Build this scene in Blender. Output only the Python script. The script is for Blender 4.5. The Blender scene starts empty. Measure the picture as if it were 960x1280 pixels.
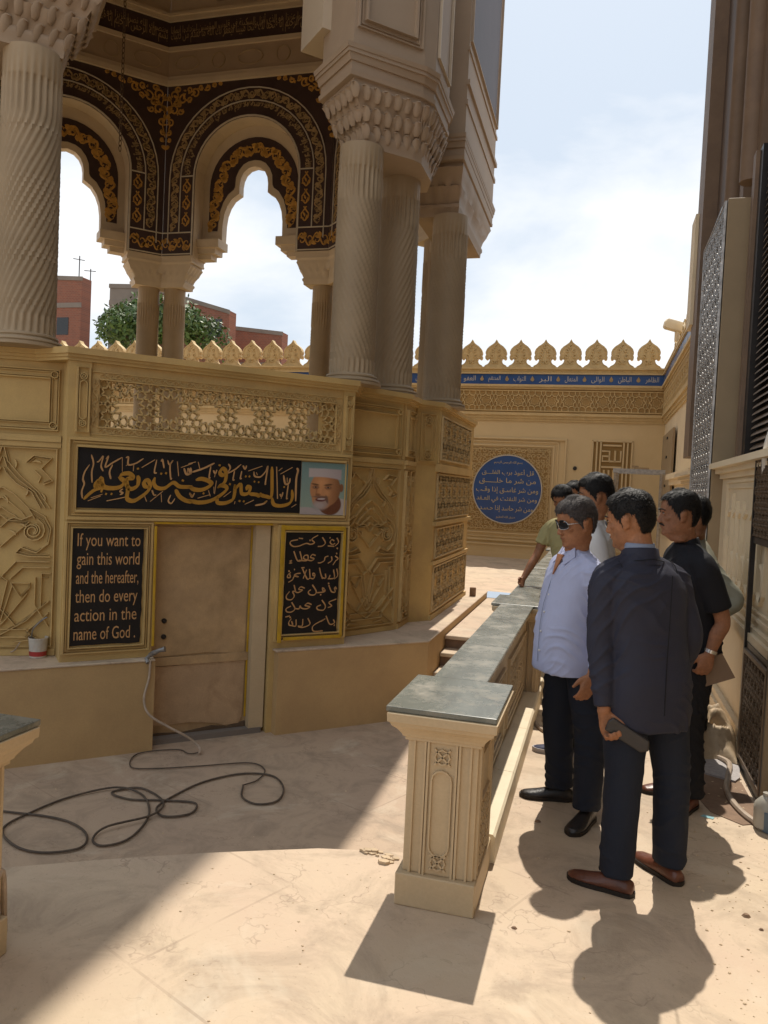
import bpy, math, random
import numpy as np
from mathutils import Vector, Matrix, noise
R = math.radians
random.seed(7)
rng = np.random.default_rng(7)
scene = bpy.context.scene
C = scene.collection

# ------------------------------------------------------------------ camera
cam_d = bpy.data.cameras.new("camera")
cam = bpy.data.objects.new("camera", cam_d)
C.objects.link(cam)
cam_d.sensor_fit = 'VERTICAL'
cam_d.sensor_height = 24.0
cam_d.lens = 24.0 * 980 / 1280
cam_d.clip_end = 4000
cam_d.clip_start = 0.05
yaw, pit, rol = R(15.428), R(2.05), R(2.75)
fwd = Vector((-math.sin(yaw) * math.cos(pit), math.cos(yaw) * math.cos(pit), -math.sin(pit)))
rt0 = Vector((math.cos(yaw), math.sin(yaw), 0))
up0 = rt0.cross(fwd)
rt = rt0 * math.cos(rol) + up0 * math.sin(rol)
up = -rt0 * math.sin(rol) + up0 * math.cos(rol)
cam.matrix_world = Matrix(((rt.x, up.x, -fwd.x, 0), (rt.y, up.y, -fwd.y, 0), (rt.z, up.z, -fwd.z, 1.68), (0, 0, 0, 1)))
scene.camera = cam

# ------------------------------------------------------------------ sun, sky, exposure
SUN_EL, SUN_AZ = R(59.5), R(-2.4)           # azimuth from +Y towards +X
sd = bpy.data.lights.new("sun", 'SUN')
sd.energy = 4.8
sd.angle = R(0.53)
sd.color = (1.0, 0.93, 0.82)
sun = bpy.data.objects.new("sun", sd)
C.objects.link(sun)
sdir = Vector((math.sin(SUN_AZ) * math.cos(SUN_EL), math.cos(SUN_AZ) * math.cos(SUN_EL), math.sin(SUN_EL)))
sun.rotation_euler = sdir.to_track_quat('Z', 'Y').to_euler()
sun.location = (0, 0, 40)

world = bpy.data.worlds.new("World")
scene.world = world
world.use_nodes = True
wt = world.node_tree
wt.nodes.clear()
wo = wt.nodes.new("ShaderNodeOutputWorld")
bg = wt.nodes.new("ShaderNodeBackground")
sky = wt.nodes.new("ShaderNodeTexSky")
sky.sky_type = 'NISHITA'
sky.sun_disc = False
sky.sun_elevation = SUN_EL
sky.sun_rotation = SUN_AZ
sky.air_density = 1.0
sky.dust_density = 2.6
sky.ozone_density = 1.0
tc = wt.nodes.new("ShaderNodeTexCoord")
mp = wt.nodes.new("ShaderNodeMapping")
mp.inputs['Scale'].default_value = (1.0, 1.0, 2.1)
mp.inputs['Location'].default_value = (1.35, 0.6, 0.25)
n1 = wt.nodes.new("ShaderNodeTexNoise")
n1.inputs['Scale'].default_value = 2.3
n1.inputs['Detail'].default_value = 8
n1.inputs['Roughness'].default_value = 0.52
n1.inputs['Distortion'].default_value = 0.3
cr = wt.nodes.new("ShaderNodeValToRGB")
cr.color_ramp.elements[0].position = 0.43
cr.color_ramp.elements[1].position = 0.60
mx = wt.nodes.new("ShaderNodeMix")
mx.data_type = 'RGBA'
mx.inputs[7].default_value = (12.6, 12.8, 13.0, 1)
gm = wt.nodes.new("ShaderNodeMix")
gm.data_type = 'RGBA'
gm.inputs[0].default_value = 0.75
gm.inputs[7].default_value = (9.6, 10.9, 12.4, 1)
wt.links.new(tc.outputs['Generated'], mp.inputs['Vector'])
wt.links.new(mp.outputs[0], n1.inputs['Vector'])
wt.links.new(n1.outputs['Fac'], cr.inputs[0])
wt.links.new(cr.outputs[0], mx.inputs[0])
wt.links.new(sky.outputs[0], gm.inputs[6])
wt.links.new(gm.outputs[2], mx.inputs[6])
wt.links.new(mx.outputs[2], bg.inputs[0])
bg.inputs[1].default_value = 0.085
wt.links.new(bg.outputs[0], wo.inputs[0])

scene.view_settings.view_transform = 'Standard'
scene.view_settings.look = 'None'
scene.view_settings.exposure = 0.0
scene.view_settings.gamma = 1.0
scene.view_settings.use_curve_mapping = False

# ------------------------------------------------------------------ materials
def nodes_of(name):
    m = bpy.data.materials.new(name)
    m.use_nodes = True
    nt = m.node_tree
    return m, nt, nt.nodes['Principled BSDF']

def mat(name, col, rough=0.7, var=0.12, scale=3.0, bump=0.0, bscale=40.0, metal=0.0, spec=0.3, dirt=None, dirt_amt=0.0, dscale=1.2, coat=0.0, fine=0.0):
    """base colour with two scales of noise, optional dirt colour in patches, optional bump"""
    m, nt, p = nodes_of(name)
    L = nt.links.new
    t = nt.nodes.new("ShaderNodeTexCoord")
    n = nt.nodes.new("ShaderNodeTexNoise")
    n.inputs['Scale'].default_value = scale
    n.inputs['Detail'].default_value = 6
    n.inputs['Roughness'].default_value = 0.62
    L(t.outputs['Object'], n.inputs['Vector'])
    r = nt.nodes.new("ShaderNodeMapRange")
    r.inputs[1].default_value = 0.3
    r.inputs[2].default_value = 0.7
    r.inputs[3].default_value = 1 - var
    r.inputs[4].default_value = 1 + var
    L(n.outputs['Fac'], r.inputs[0])
    v = nt.nodes.new("ShaderNodeVectorMath")
    v.operation = 'SCALE'
    v.inputs[0].default_value = col[:3]
    L(r.outputs[0], v.inputs['Scale'])
    src = v.outputs[0]
    if fine:
        nf = nt.nodes.new("ShaderNodeTexNoise")
        nf.inputs['Scale'].default_value = 90
        nf.inputs['Detail'].default_value = 3
        L(t.outputs['Object'], nf.inputs['Vector'])
        rf = nt.nodes.new("ShaderNodeMapRange")
        rf.inputs[1].default_value = 0.35
        rf.inputs[2].default_value = 0.65
        rf.inputs[3].default_value = 1 - fine
        rf.inputs[4].default_value = 1 + fine
        L(nf.outputs['Fac'], rf.inputs[0])
        vf = nt.nodes.new("ShaderNodeVectorMath")
        vf.operation = 'SCALE'
        L(src, vf.inputs[0])
        L(rf.outputs[0], vf.inputs['Scale'])
        src = vf.outputs[0]
    if dirt is not None:
        nd = nt.nodes.new("ShaderNodeTexNoise")
        nd.inputs['Scale'].default_value = dscale
        nd.inputs['Detail'].default_value = 9
        nd.inputs['Roughness'].default_value = 0.7
        nd.inputs['Distortion'].default_value = 0.6
        L(t.outputs['Object'], nd.inputs['Vector'])
        rd = nt.nodes.new("ShaderNodeMapRange")
        rd.inputs[1].default_value = 0.48
        rd.inputs[2].default_value = 0.68
        rd.inputs[3].default_value = 0
        rd.inputs[4].default_value = dirt_amt
        L(nd.outputs['Fac'], rd.inputs[0])
        mxx = nt.nodes.new("ShaderNodeMix")
        mxx.data_type = 'RGBA'
        L(rd.outputs[0], mxx.inputs[0])
        L(src, mxx.inputs[6])
        mxx.inputs[7].default_value = (*dirt, 1)
        src = mxx.outputs[2]
    L(src, p.inputs['Base Color'])
    p.inputs['Roughness'].default_value = rough
    p.inputs['Metallic'].default_value = metal
    p.inputs['Specular IOR Level'].default_value = spec
    if coat:
        p.inputs['Coat Weight'].default_value = coat
    if bump:
        nb = nt.nodes.new("ShaderNodeTexNoise")
        nb.inputs['Scale'].default_value = bscale
        nb.inputs['Detail'].default_value = 5
        L(t.outputs['Object'], nb.inputs['Vector'])
        b = nt.nodes.new("ShaderNodeBump")
        b.inputs['Strength'].default_value = bump
        b.inputs['Distance'].default_value = 0.01
        L(nb.outputs['Fac'], b.inputs['Height'])
        L(b.outputs[0], p.inputs['Normal'])
    return m

M = {}
M['stone'] = mat('painted_stone', (0.53, 0.365, 0.145), 0.62, 0.14, 1.6, 0.25, 25, dirt=(0.40, 0.26, 0.12), dirt_amt=0.5, dscale=1.1, fine=0.03)
M['carved'] = mat('carved_stone', (0.56, 0.39, 0.165), 0.62, 0.14, 2.5, 0.3, 40, dirt=(0.38, 0.25, 0.12), dirt_amt=0.4, dscale=2.5, fine=0.04)
M['column'] = mat('column_stone', (0.36, 0.27, 0.17), 0.55, 0.10, 2.0, 0.15, 30, dirt=(0.42, 0.31, 0.20), dirt_amt=0.35, dscale=1.6)
M['upper'] = mat('upper_stone', (0.38, 0.285, 0.20), 0.62, 0.08, 1.2, 0.15, 30, dirt=(0.42, 0.30, 0.22), dirt_amt=0.35, dscale=1.3)
M['ivory'] = mat('ivory_stone', (0.56, 0.46, 0.34), 0.55, 0.07, 2.0, 0.1, 30)
M['plinth'] = mat('plinth_render', (0.47, 0.315, 0.15), 0.7, 0.10, 1.4, 0.25, 18, dirt=(0.38, 0.24, 0.12), dirt_amt=0.55, dscale=0.9, fine=0.03)
M['cream'] = mat('cream_wall', (0.60, 0.465, 0.27), 0.7, 0.06, 0.7, 0.15, 20, dirt=(0.50, 0.36, 0.18), dirt_amt=0.35, dscale=0.5)
M['cream_white'] = mat('whitewashed_wall', (0.70, 0.58, 0.40), 0.7, 0.07, 0.9, 0.2, 20, dirt=(0.55, 0.43, 0.28), dirt_amt=0.4, dscale=0.8)
M['cornice'] = mat('cornice_stone', (0.55, 0.41, 0.21), 0.65, 0.12, 3.0, 0.3, 40, dirt=(0.40, 0.27, 0.13), dirt_amt=0.4, dscale=3)
M['floor'] = None
M['rail_stone'] = mat('balustrade_stone', (0.52, 0.40, 0.25), 0.5, 0.09, 1.8, 0.2, 30, dirt=(0.47, 0.34, 0.20), dirt_amt=0.5, dscale=1.6, fine=0.03)
M['rail_white'] = mat('balustrade_sill_stone', (0.72, 0.62, 0.45), 0.5, 0.08, 3.0, 0.15, 30, dirt=(0.5, 0.38, 0.24), dirt_amt=0.5, dscale=2.4)
M['dark_paint'] = mat('dark_painted_plaster', (0.052, 0.031, 0.030), 0.5, 0.2, 3.0)
M['gold'] = mat('gold_paint', (0.46, 0.25, 0.055), 0.45, 0.3, 9.0, metal=0.0, spec=0.5)
M['gold_dim'] = mat('dull_gold_paint', (0.34, 0.235, 0.115), 0.5, 0.3, 9.0)
M['fillet'] = mat('pale_fillet', (0.50, 0.45, 0.38), 0.5, 0.1, 5)
M['black'] = mat('black_board', (0.010, 0.009, 0.010), 0.45, 0.25, 6, fine=0.1)
M['sign_gold'] = mat('sign_gold', (0.40, 0.20, 0.03), 0.45, 0.15, 6)
M['sign_cream'] = mat('sign_lettering', (0.50, 0.28, 0.12), 0.5, 0.15, 9)
M['yellow'] = mat('yellow_masking_tape', (0.50, 0.30, 0.02), 0.5, 0.2, 6, dirt=(0.34, 0.22, 0.06), dirt_amt=0.8, dscale=4)
M['blue'] = mat('blue_tile', (0.012, 0.06, 0.22), 0.35, 0.12, 3, spec=0.5)
M['steel'] = mat('galvanised_steel', (0.30, 0.29, 0.28), 0.4, 0.3, 20, metal=0.7, dirt=(0.5, 0.45, 0.4), dirt_amt=0.7, dscale=14)
M['dark_metal'] = mat('dark_metal', (0.03, 0.026, 0.024), 0.4, 0.2, 8, metal=0.3)
M['tan'] = mat('tan_laminate', (0.30, 0.22, 0.13), 0.5, 0.08, 3)
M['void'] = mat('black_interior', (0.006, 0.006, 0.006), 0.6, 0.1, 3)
M['brown'] = mat('brown_cladding', (0.13, 0.092, 0.07), 0.6, 0.15, 1.5, 0.2, 20, dirt=(0.08, 0.06, 0.05), dirt_amt=0.5, dscale=1.5)
M['brown_light'] = mat('brown_pilaster', (0.19, 0.125, 0.08), 0.6, 0.15, 2.5, 0.2, 20, dirt=(0.12, 0.08, 0.06), dirt_amt=0.5, dscale=2)
M['shutter'] = mat('brown_shutter', (0.21, 0.15, 0.10), 0.5, 0.15, 4)
M['hose'] = mat('dark_rubber_hose', (0.085, 0.065, 0.05), 0.6, 0.2, 10, dirt=(0.2, 0.15, 0.1), dirt_amt=0.5, dscale=8)
M['hose_pale'] = mat('pale_hose', (0.42, 0.33, 0.25), 0.5, 0.15, 10, dirt=(0.25, 0.18, 0.12), dirt_amt=0.6, dscale=8)
M['hose_white'] = mat('white_hose', (0.72, 0.70, 0.66), 0.4, 0.08, 10)
M['brick'] = None
M['leaf'] = mat('tree_leaf', (0.055, 0.10, 0.018), 0.5, 0.4, 0.6, spec=0.4)
M['bark'] = mat('tree_bark', (0.12, 0.08, 0.05), 0.8, 0.2, 3)
M['plaster_chunk'] = mat('plaster_rubble', (0.50, 0.38, 0.25), 0.8, 0.2, 9, 0.5, 30)
M['stain_and_shade'] = mat('damp_cement_and_riser_shade', (0.22, 0.14, 0.09), 0.8, 0.2, 9, 0.5, 30)

def marble(name):
    m, nt, p = nodes_of(name)
    L = nt.links.new
    t = nt.nodes.new("ShaderNodeTexCoord")
    mpg = nt.nodes.new("ShaderNodeMapping")
    mpg.inputs['Scale'].default_value = (1, 0.45, 1)
    mpg.inputs['Rotation'].default_value = (0, 0, 0.5)
    L(t.outputs['Object'], mpg.inputs[0])
    n = nt.nodes.new("ShaderNodeTexNoise")
    n.inputs['Scale'].default_value = 3.2
    n.inputs['Detail'].default_value = 9
    n.inputs['Roughness'].default_value = 0.66
    n.inputs['Distortion'].default_value = 1.6
    L(mpg.outputs[0], n.inputs['Vector'])
    r = nt.nodes.new("ShaderNodeValToRGB")
    e = r.color_ramp.elements
    e[0].position = 0.30; e[0].color = (0.065, 0.075, 0.066, 1)
    e[1].position = 0.72; e[1].color = (0.30, 0.28, 0.235, 1)
    k = e.new(0.50); k.color = (0.125, 0.14, 0.122, 1)
    k = e.new(0.60); k.color = (0.20, 0.205, 0.175, 1)
    L(n.outputs['Fac'], r.inputs[0])
    nd = nt.nodes.new("ShaderNodeTexNoise")      # dust
    nd.inputs['Scale'].default_value = 5
    nd.inputs['Detail'].default_value = 10
    nd.inputs['Roughness'].default_value = 0.75
    L(t.outputs['Object'], nd.inputs['Vector'])
    rd = nt.nodes.new("ShaderNodeMapRange")
    rd.inputs[1].default_value = 0.50; rd.inputs[2].default_value = 0.72
    rd.inputs[3].default_value = 0.12; rd.inputs[4].default_value = 0.8
    L(nd.outputs['Fac'], rd.inputs[0])
    mxx = nt.nodes.new("ShaderNodeMix"); mxx.data_type = 'RGBA'
    L(rd.outputs[0], mxx.inputs[0]); L(r.outputs[0], mxx.inputs[6])
    mxx.inputs[7].default_value = (0.36, 0.31, 0.24, 1)
    L(mxx.outputs[2], p.inputs['Base Color'])
    rr = nt.nodes.new("ShaderNodeMapRange")
    rr.inputs[3].default_value = 0.22; rr.inputs[4].default_value = 0.55
    L(rd.outputs[0], rr.inputs[0])
    L(rr.outputs[0], p.inputs['Roughness'])
    return m
M['marble'] = marble('grey_green_marble')

def floor_mat(name, base, dark, pink, joint=True):
    m, nt, p = nodes_of(name)
    L = nt.links.new
    N = nt.nodes.new
    t = N("ShaderNodeTexCoord")
    def nz(scale, detail, rough, dist=0.0):
        n = N("ShaderNodeTexNoise")
        n.inputs['Scale'].default_value = scale
        n.inputs['Detail'].default_value = detail
        n.inputs['Roughness'].default_value = rough
        n.inputs['Distortion'].default_value = dist
        L(t.outputs['Object'], n.inputs['Vector'])
        return n
    def rng_(src, a, b, c, d):
        r = N("ShaderNodeMapRange")
        for i, vv in enumerate((a, b, c, d)):
            r.inputs[i + 1].default_value = vv
        L(src, r.inputs[0])
        return r.outputs[0]
    def mixc(f, a, b):
        x = N("ShaderNodeMix"); x.data_type = 'RGBA'
        L(f, x.inputs[0])
        if isinstance(a, tuple): x.inputs[6].default_value = (*a, 1)
        else: L(a, x.inputs[6])
        if isinstance(b, tuple): x.inputs[7].default_value = (*b, 1)
        else: L(b, x.inputs[7])
        return x.outputs[2]
    c = mixc(rng_(nz(0.9, 6, 0.6, 0.4).outputs['Fac'], 0.35, 0.65, 0, 1), base, pink)
    c = mixc(rng_(nz(2.6, 8, 0.7, 0.8).outputs['Fac'], 0.47, 0.64, 0, 0.95), c, dark)
    # thin scratches / scuffs: distorted voronoi edges masked by noise
    nd = nz(3.0, 4, 0.6)
    vm = N("ShaderNodeVectorMath"); vm.operation = 'MULTIPLY_ADD'
    vm.inputs[1].default_value = (0.9, 0.9, 0.9)
    L(nd.outputs['Color'], vm.inputs[0]); L(t.outputs['Object'], vm.inputs[2])
    vo = N("ShaderNodeTexVoronoi"); vo.feature = 'DISTANCE_TO_EDGE'
    vo.inputs['Scale'].default_value = 2.6
    L(vm.outputs[0], vo.inputs['Vector'])
    sc = rng_(vo.outputs['Distance'], 0.0, 0.022, 1, 0)
    mk = rng_(nz(2.2, 3, 0.5).outputs['Fac'], 0.50, 0.58, 0, 1)
    mu = N("ShaderNodeMath"); mu.operation = 'MULTIPLY'
    L(sc, mu.inputs[0]); L(mk, mu.inputs[1])
    mu2 = N("ShaderNodeMath"); mu2.operation = 'MULTIPLY'; mu2.inputs[1].default_value = 0.45
    L(mu.outputs[0], mu2.inputs[0])
    c = mixc(mu2.outputs[0], c, (dark[0] * 0.55, dark[1] * 0.5, dark[2] * 0.5))
    sp = nz(60, 3, 0.6)                                  # grit
    c = mixc(rng_(sp.outputs['Fac'], 0.63, 0.70, 0, 0.35), c, (dark[0] * 0.7, dark[1] * 0.65, dark[2] * 0.6))
    c = mixc(rng_(nz(1.5, 5, 0.7, 0.5).outputs['Fac'], 0.55, 0.70, 0, 0.6), c, (0.60, 0.51, 0.39))  # cement dust
    # faint slab joints
    br = N("ShaderNodeTexBrick"); br.inputs['Scale'].default_value = 0.33; br.inputs['Mortar Size'].default_value = 0.0022; br.inputs['Mortar Smooth'].default_value = 0.3
    br.inputs['Color1'].default_value = (0, 0, 0, 1); br.inputs['Color2'].default_value = (0, 0, 0, 1); br.inputs['Mortar'].default_value = (1, 1, 1, 1)
    mpj = N("ShaderNodeMapping"); mpj.inputs['Rotation'].default_value = (0, 0, 0.42)
    L(t.outputs['Object'], mpj.inputs[0]); L(mpj.outputs[0], br.inputs['Vector'])
    mj = N("ShaderNodeMath"); mj.operation = 'MULTIPLY'
    L(br.outputs['Color'], mj.inputs[0]); L(rng_(nz(1.1, 4, 0.6).outputs['Fac'], 0.48, 0.62, 0, 0.40), mj.inputs[1])
    c = mixc(mj.outputs[0], c, (dark[0] * 0.6, dark[1] * 0.55, dark[2] * 0.55))
    # small dark scuffs and spatter
    sf = nz(9, 6, 0.75, 2.2)
    c = mixc(rng_(sf.outputs['Fac'], 0.62, 0.70, 0, 0.45), c, (dark[0] * 0.65, dark[1] * 0.6, dark[2] * 0.6))
    L(c, p.inputs['Base Color'])
    p.inputs['Roughness'].default_value = 0.62
    p.inputs['Specular IOR Level'].default_value = 0.25
    b = N("ShaderNodeBump"); b.inputs['Strength'].default_value = 0.35; b.inputs['Distance'].default_value = 0.01
    L(nz(14, 8, 0.7).outputs['Fac'], b.inputs['Height'])
    L(b.outputs[0], p.inputs['Normal'])
    return m
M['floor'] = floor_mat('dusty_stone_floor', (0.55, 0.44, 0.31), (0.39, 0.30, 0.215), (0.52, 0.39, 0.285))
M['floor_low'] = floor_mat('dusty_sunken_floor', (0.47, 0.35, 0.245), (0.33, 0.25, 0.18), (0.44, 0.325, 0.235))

def brick_mat(name, a, b, mortar, sc):
    m, nt, p = nodes_of(name)
    t = nt.nodes.new("ShaderNodeTexCoord")
    br = nt.nodes.new("ShaderNodeTexBrick")
    mpg = nt.nodes.new("ShaderNodeMapping")
    mpg.inputs['Rotation'].default_value = (R(90), 0, 0)
    nt.links.new(t.outputs['Object'], mpg.inputs[0])
    nt.links.new(mpg.outputs[0], br.inputs['Vector'])
    br.inputs['Color1'].default_value = (*a, 1)
    br.inputs['Color2'].default_value = (*b, 1)
    br.inputs['Mortar'].default_value = (*mortar, 1)
    br.inputs['Scale'].default_value = sc
    nt.links.new(br.outputs['Color'], p.inputs['Base Color'])
    p.inputs['Roughness'].default_value = 0.85
    return m
M['brick'] = brick_mat('red_brickwork', (0.24, 0.085, 0.05), (0.19, 0.07, 0.045), (0.22, 0.14, 0.10), 2.2)
M['concrete'] = mat('grey_concrete', (0.20, 0.17, 0.145), 0.85, 0.15, 0.5, 0.2, 5)
M['window_dark'] = mat('dark_window_glass', (0.02, 0.02, 0.02), 0.2, 0.1, 1, spec=0.6)

# ------------------------------------------------------------------ mesh helpers
ORG = {}
def tag(o, label=None, cat=None, group=None, kind=None):
    if label: o['label'] = label
    if cat: o['category'] = cat
    if group: o['group'] = group
    if kind: o['kind'] = kind
    return o

def thing(name, loc, label, cat, group=None):
    o = bpy.data.objects.new(name, None)
    o.empty_display_size = 0.1
    C.objects.link(o)
    o.location = loc
    ORG[o] = np.array(loc, float)
    return tag(o, label, cat, group)

class G:
    """mesh accumulator in world coordinates"""
    def __init__(s):
        s.v = []; s.f = []; s.m = []; s.n = 0
    def add(s, V, F, mi=0):
        V = np.asarray(V, float).reshape(-1, 3)
        s.v.append(V)
        o = s.n
        for f in F:
            s.f.append([i + o for i in f]); s.m.append(mi)
        s.n += len(V)
        return s
    def box(s, a, b, mi=0, T=None):
        x0, y0, z0 = a; x1, y1, z1 = b
        V = np.array([(x0, y0, z0), (x1, y0, z0), (x1, y1, z0), (x0, y1, z0), (x0, y0, z1), (x1, y0, z1), (x1, y1, z1), (x0, y1, z1)], float)
        if T is not None: V = T(V)
        return s.add(V, [(0, 3, 2, 1), (4, 5, 6, 7), (0, 1, 5, 4), (1, 2, 6, 5), (2, 3, 7, 6), (3, 0, 4, 7)], mi)
    def prism(s, poly, z0, z1, mi=0, T=None, cap0=True, cap1=True):
        """poly: list of 2-D points; extruded along the third axis z0..z1, through T"""
        n = len(poly)
        V = np.array([(p[0], p[1], z0) for p in poly] + [(p[0], p[1], z1) for p in poly], float)
        if T is not None: V = T(V)
        F = [(i, (i + 1) % n, n + (i + 1) % n, n + i) for i in range(n)]
        if cap0: F.append(tuple(range(n - 1, -1, -1)))
        if cap1: F.append(tuple(range(n, 2 * n)))
        return s.add(V, F, mi)
    def loft(s, rings, mi=0, cap=True, close=True):
        """rings: list of (n,3) arrays"""
        n = len(rings[0]); k = len(rings)
        V = np.concatenate([np.asarray(r, float) for r in rings])
        F = []
        for j in range(k - 1):
            for i in range(n if close else n - 1):
                a = j * n + i; b = j * n + (i + 1) % n
                F.append((a, b, b + n, a + n))
        if cap and close:
            F.append(tuple(range(n - 1, -1, -1)))
            F.append(tuple(range((k - 1) * n, k * n)))
        return s.add(V, F, mi)
    def tube(s, pts, r, n=8, mi=0):
        pts = [Vector(p) for p in pts]
        rings = []
        prev = None
        for i, p in enumerate(pts):
            t = (pts[min(i + 1, len(pts) - 1)] - pts[max(i - 1, 0)]).normalized()
            if prev is None:
                a = Vector((0, 0, 1)) if abs(t.z) < 0.9 else Vector((1, 0, 0))
                u = t.cross(a).normalized()
            else:
                u = (prev - t * prev.dot(t)).normalized()
            prev = u
            w = t.cross(u)
            rr = r[i] if hasattr(r, '__len__') else r
            rings.append([p + (u * math.cos(2 * math.pi * k / n) + w * math.sin(2 * math.pi * k / n)) * rr for k in range(n)])
        return s.loft([np.array([tuple(q) for q in rg]) for rg in rings], mi)
    def strip(s, pts, w, h, T, closed=False, w2=None, mi=0):
        """raised ribbon of width w and height h along a 2-D polyline, mapped by T((u,v,d))"""
        P = np.asarray(pts, float)
        n = len(P)
        if n < 2: return s
        if closed:
            d = np.roll(P, -1, 0) - np.roll(P, 1, 0)
        else:
            d = np.empty_like(P)
            d[1:-1] = P[2:] - P[:-2]; d[0] = P[1] - P[0]; d[-1] = P[-1] - P[-2]
        d /= np.maximum(np.linalg.norm(d, axis=1, keepdims=True), 1e-9)
        nn = np.stack([-d[:, 1], d[:, 0]], 1)
        ww = (np.asarray(w, float) * np.ones(n))[:, None] / 2
        tp = 0.72 if w2 is None else w2
        A = P + nn * ww; B = P - nn * ww; a = P + nn * ww * tp; b = P - nn * ww * tp
        z0 = np.zeros((n, 1)); z1 = np.full((n, 1), h)
        V = np.concatenate([np.hstack([A, z0]), np.hstack([a, z1]), np.hstack([b, z1]), np.hstack([B, z0])])
        V = T(V)
        F = []
        for i in range(n if closed else n - 1):
            j = (i + 1) % n
            for k in range(3):
                F.append((k * n + i, k * n + j, (k + 1) * n + j, (k + 1) * n + i))
        if not closed:
            F.append((0, n, 2 * n, 3 * n)); F.append((n - 1, 4 * n - 1, 3 * n - 1, 2 * n - 1))
        return s.add(V, F, mi)
    def mesh(s, name, org=(0, 0, 0)):
        me = bpy.data.meshes.new(name)
        if s.v:
            V = np.concatenate(s.v) - np.asarray(org, float)
            me.from_pydata(V.tolist(), [], s.f)
        return me
    def obj(s, name, m, parent=None, smooth=False, recalc=True, angle=35):
        org = ORG.get(parent, np.zeros(3))
        me = s.mesh(name, org)
        for mm in (m if isinstance(m, (list, tuple)) else [m]):
            me.materials.append(mm)
        if len(set(s.m)) > 1:
            me.polygons.foreach_set('material_index', s.m)
        o = bpy.data.objects.new(name, me)
        C.objects.link(o)
        if recalc:
            import bmesh
            bm = bmesh.new(); bm.from_mesh(me)
            bmesh.ops.recalc_face_normals(bm, faces=bm.faces)
            bm.to_mesh(me); bm.free()
        if smooth:
            me.shade_smooth()
            if angle < 180:
                me.set_sharp_from_angle(angle=R(angle))
        if parent is not None:
            o.parent = parent
            ORG[o] = org
        return o

def boxes(name, m, par, T, lst, stuff=False, bev=0):
    """one object per box"""
    out = []
    for (a, b) in lst:
        g = G(); g.box(a, b, T=T); o = g.obj(name, M[m], par)
        if bev: bevel(o, bev, 1)
        out.append(o)
    return out
def stf(o):
    o['kind'] = 'stuff'; return o

def struct(o):
    o['kind'] = 'structure'
    return o

def copy_tree(o, loc=None, parent=None, label=None, rot=None):
    c = o.copy(); C.objects.link(c); c.parent = parent
    if loc is not None: c.location = loc
    if rot is not None: c.rotation_euler = rot
    if label: c['label'] = label
    for ch in list(o.children):
        copy_tree(ch, parent=c)
    return c

def bevel(o, w, seg=2):
    b = o.modifiers.new('bevel', 'BEVEL')
    b.width = w; b.segments = seg; b.limit_method = 'ANGLE'; b.angle_limit = R(40)
    return o

# K: the tomb building was measured in its own units (1.5 m each, its foot 0.84 m below the court)
def KV(V):
    V = np.asarray(V, float).reshape(-1, 3)
    return np.stack([V[:, 0] * 1.5, V[:, 1] * 1.5, V[:, 2] * 1.5 - 0.84], 1)
def K(x, y, z):
    return (1.5 * x, 1.5 * y, 1.5 * z - 0.84)
def frameK(o, U, N):
    """(u, v, w) -> along U from o, height v, out along N, all in K units"""
    o = np.array(o, float); U = np.array(U, float); U /= np.linalg.norm(U); N = np.array(N, float); N /= np.linalg.norm(N)
    def T(V):
        V = np.asarray(V, float).reshape(-1, 3)
        xy = o + V[:, :1] * U + V[:, 2:3] * N
        return KV(np.hstack([xy, V[:, 1:2]]))
    return T
def frameW(o, U, N, W=(0, 0, 1)):
    o = np.array(o, float); U = np.array(U, float); N = np.array(N, float); W = np.array(W, float)
    def T(V):
        V = np.asarray(V, float).reshape(-1, 3)
        return o + V[:, :1] * U + V[:, 1:2] * W + V[:, 2:3] * N
    return T

# ------------------------------------------------------------------ 2-D pattern makers
def clip(seg, x0, y0, x1, y1):
    (ax, ay), (bx, by) = seg
    dx, dy = bx - ax, by - ay
    t0, t1 = 0.0, 1.0
    for p, q in ((-dx, ax - x0), (dx, x1 - ax), (-dy, ay - y0), (dy, y1 - ay)):
        if abs(p) < 1e-12:
            if q < 0: return None
        else:
            r = q / p
            if p < 0:
                if r > t1: return None
                t0 = max(t0, r)
            else:
                if r < t0: return None
                t1 = min(t1, r)
    if t1 - t0 < 1e-4: return None
    return ((ax + t0 * dx, ay + t0 * dy), (ax + t1 * dx, ay + t1 * dy))

def hankin(poly, th):
    n = len(poly); out = []
    P = [np.array(p, float) for p in poly]
    area = sum(P[i][0] * P[(i + 1) % n][1] - P[(i + 1) % n][0] * P[i][1] for i in range(n))
    if area < 0: P = P[::-1]
    for i in range(n):
        a, b, c = P[i - 1], P[i], P[(i + 1) % n]
        m1 = (a + b) / 2; m2 = (b + c) / 2
        d1 = (b - a); d1 /= np.linalg.norm(d1)
        d2 = (b - c); d2 /= np.linalg.norm(d2)
        ct, st = math.cos(th), math.sin(th)
        r1 = np.array((d1[0] * ct - d1[1] * st, d1[0] * st + d1[1] * ct))
        r2 = np.array((d2[0] * ct + d2[1] * st, -d2[0] * st + d2[1] * ct))
        A = np.array([[r1[0], -r2[0]], [r1[1], -r2[1]]])
        if abs(np.linalg.det(A)) < 1e-9: continue
        k = np.linalg.solve(A, m2 - m1)
        X = m1 + r1 * k[0]
        out += [(tuple(m1), tuple(X)), (tuple(X), tuple(m2))]
    return out

def ngon(cx, cy, r, n, a0):
    return [(cx + r * math.cos(a0 + 2 * math.pi * k / n), cy + r * math.sin(a0 + 2 * math.pi * k / n)) for k in range(n)]

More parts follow.
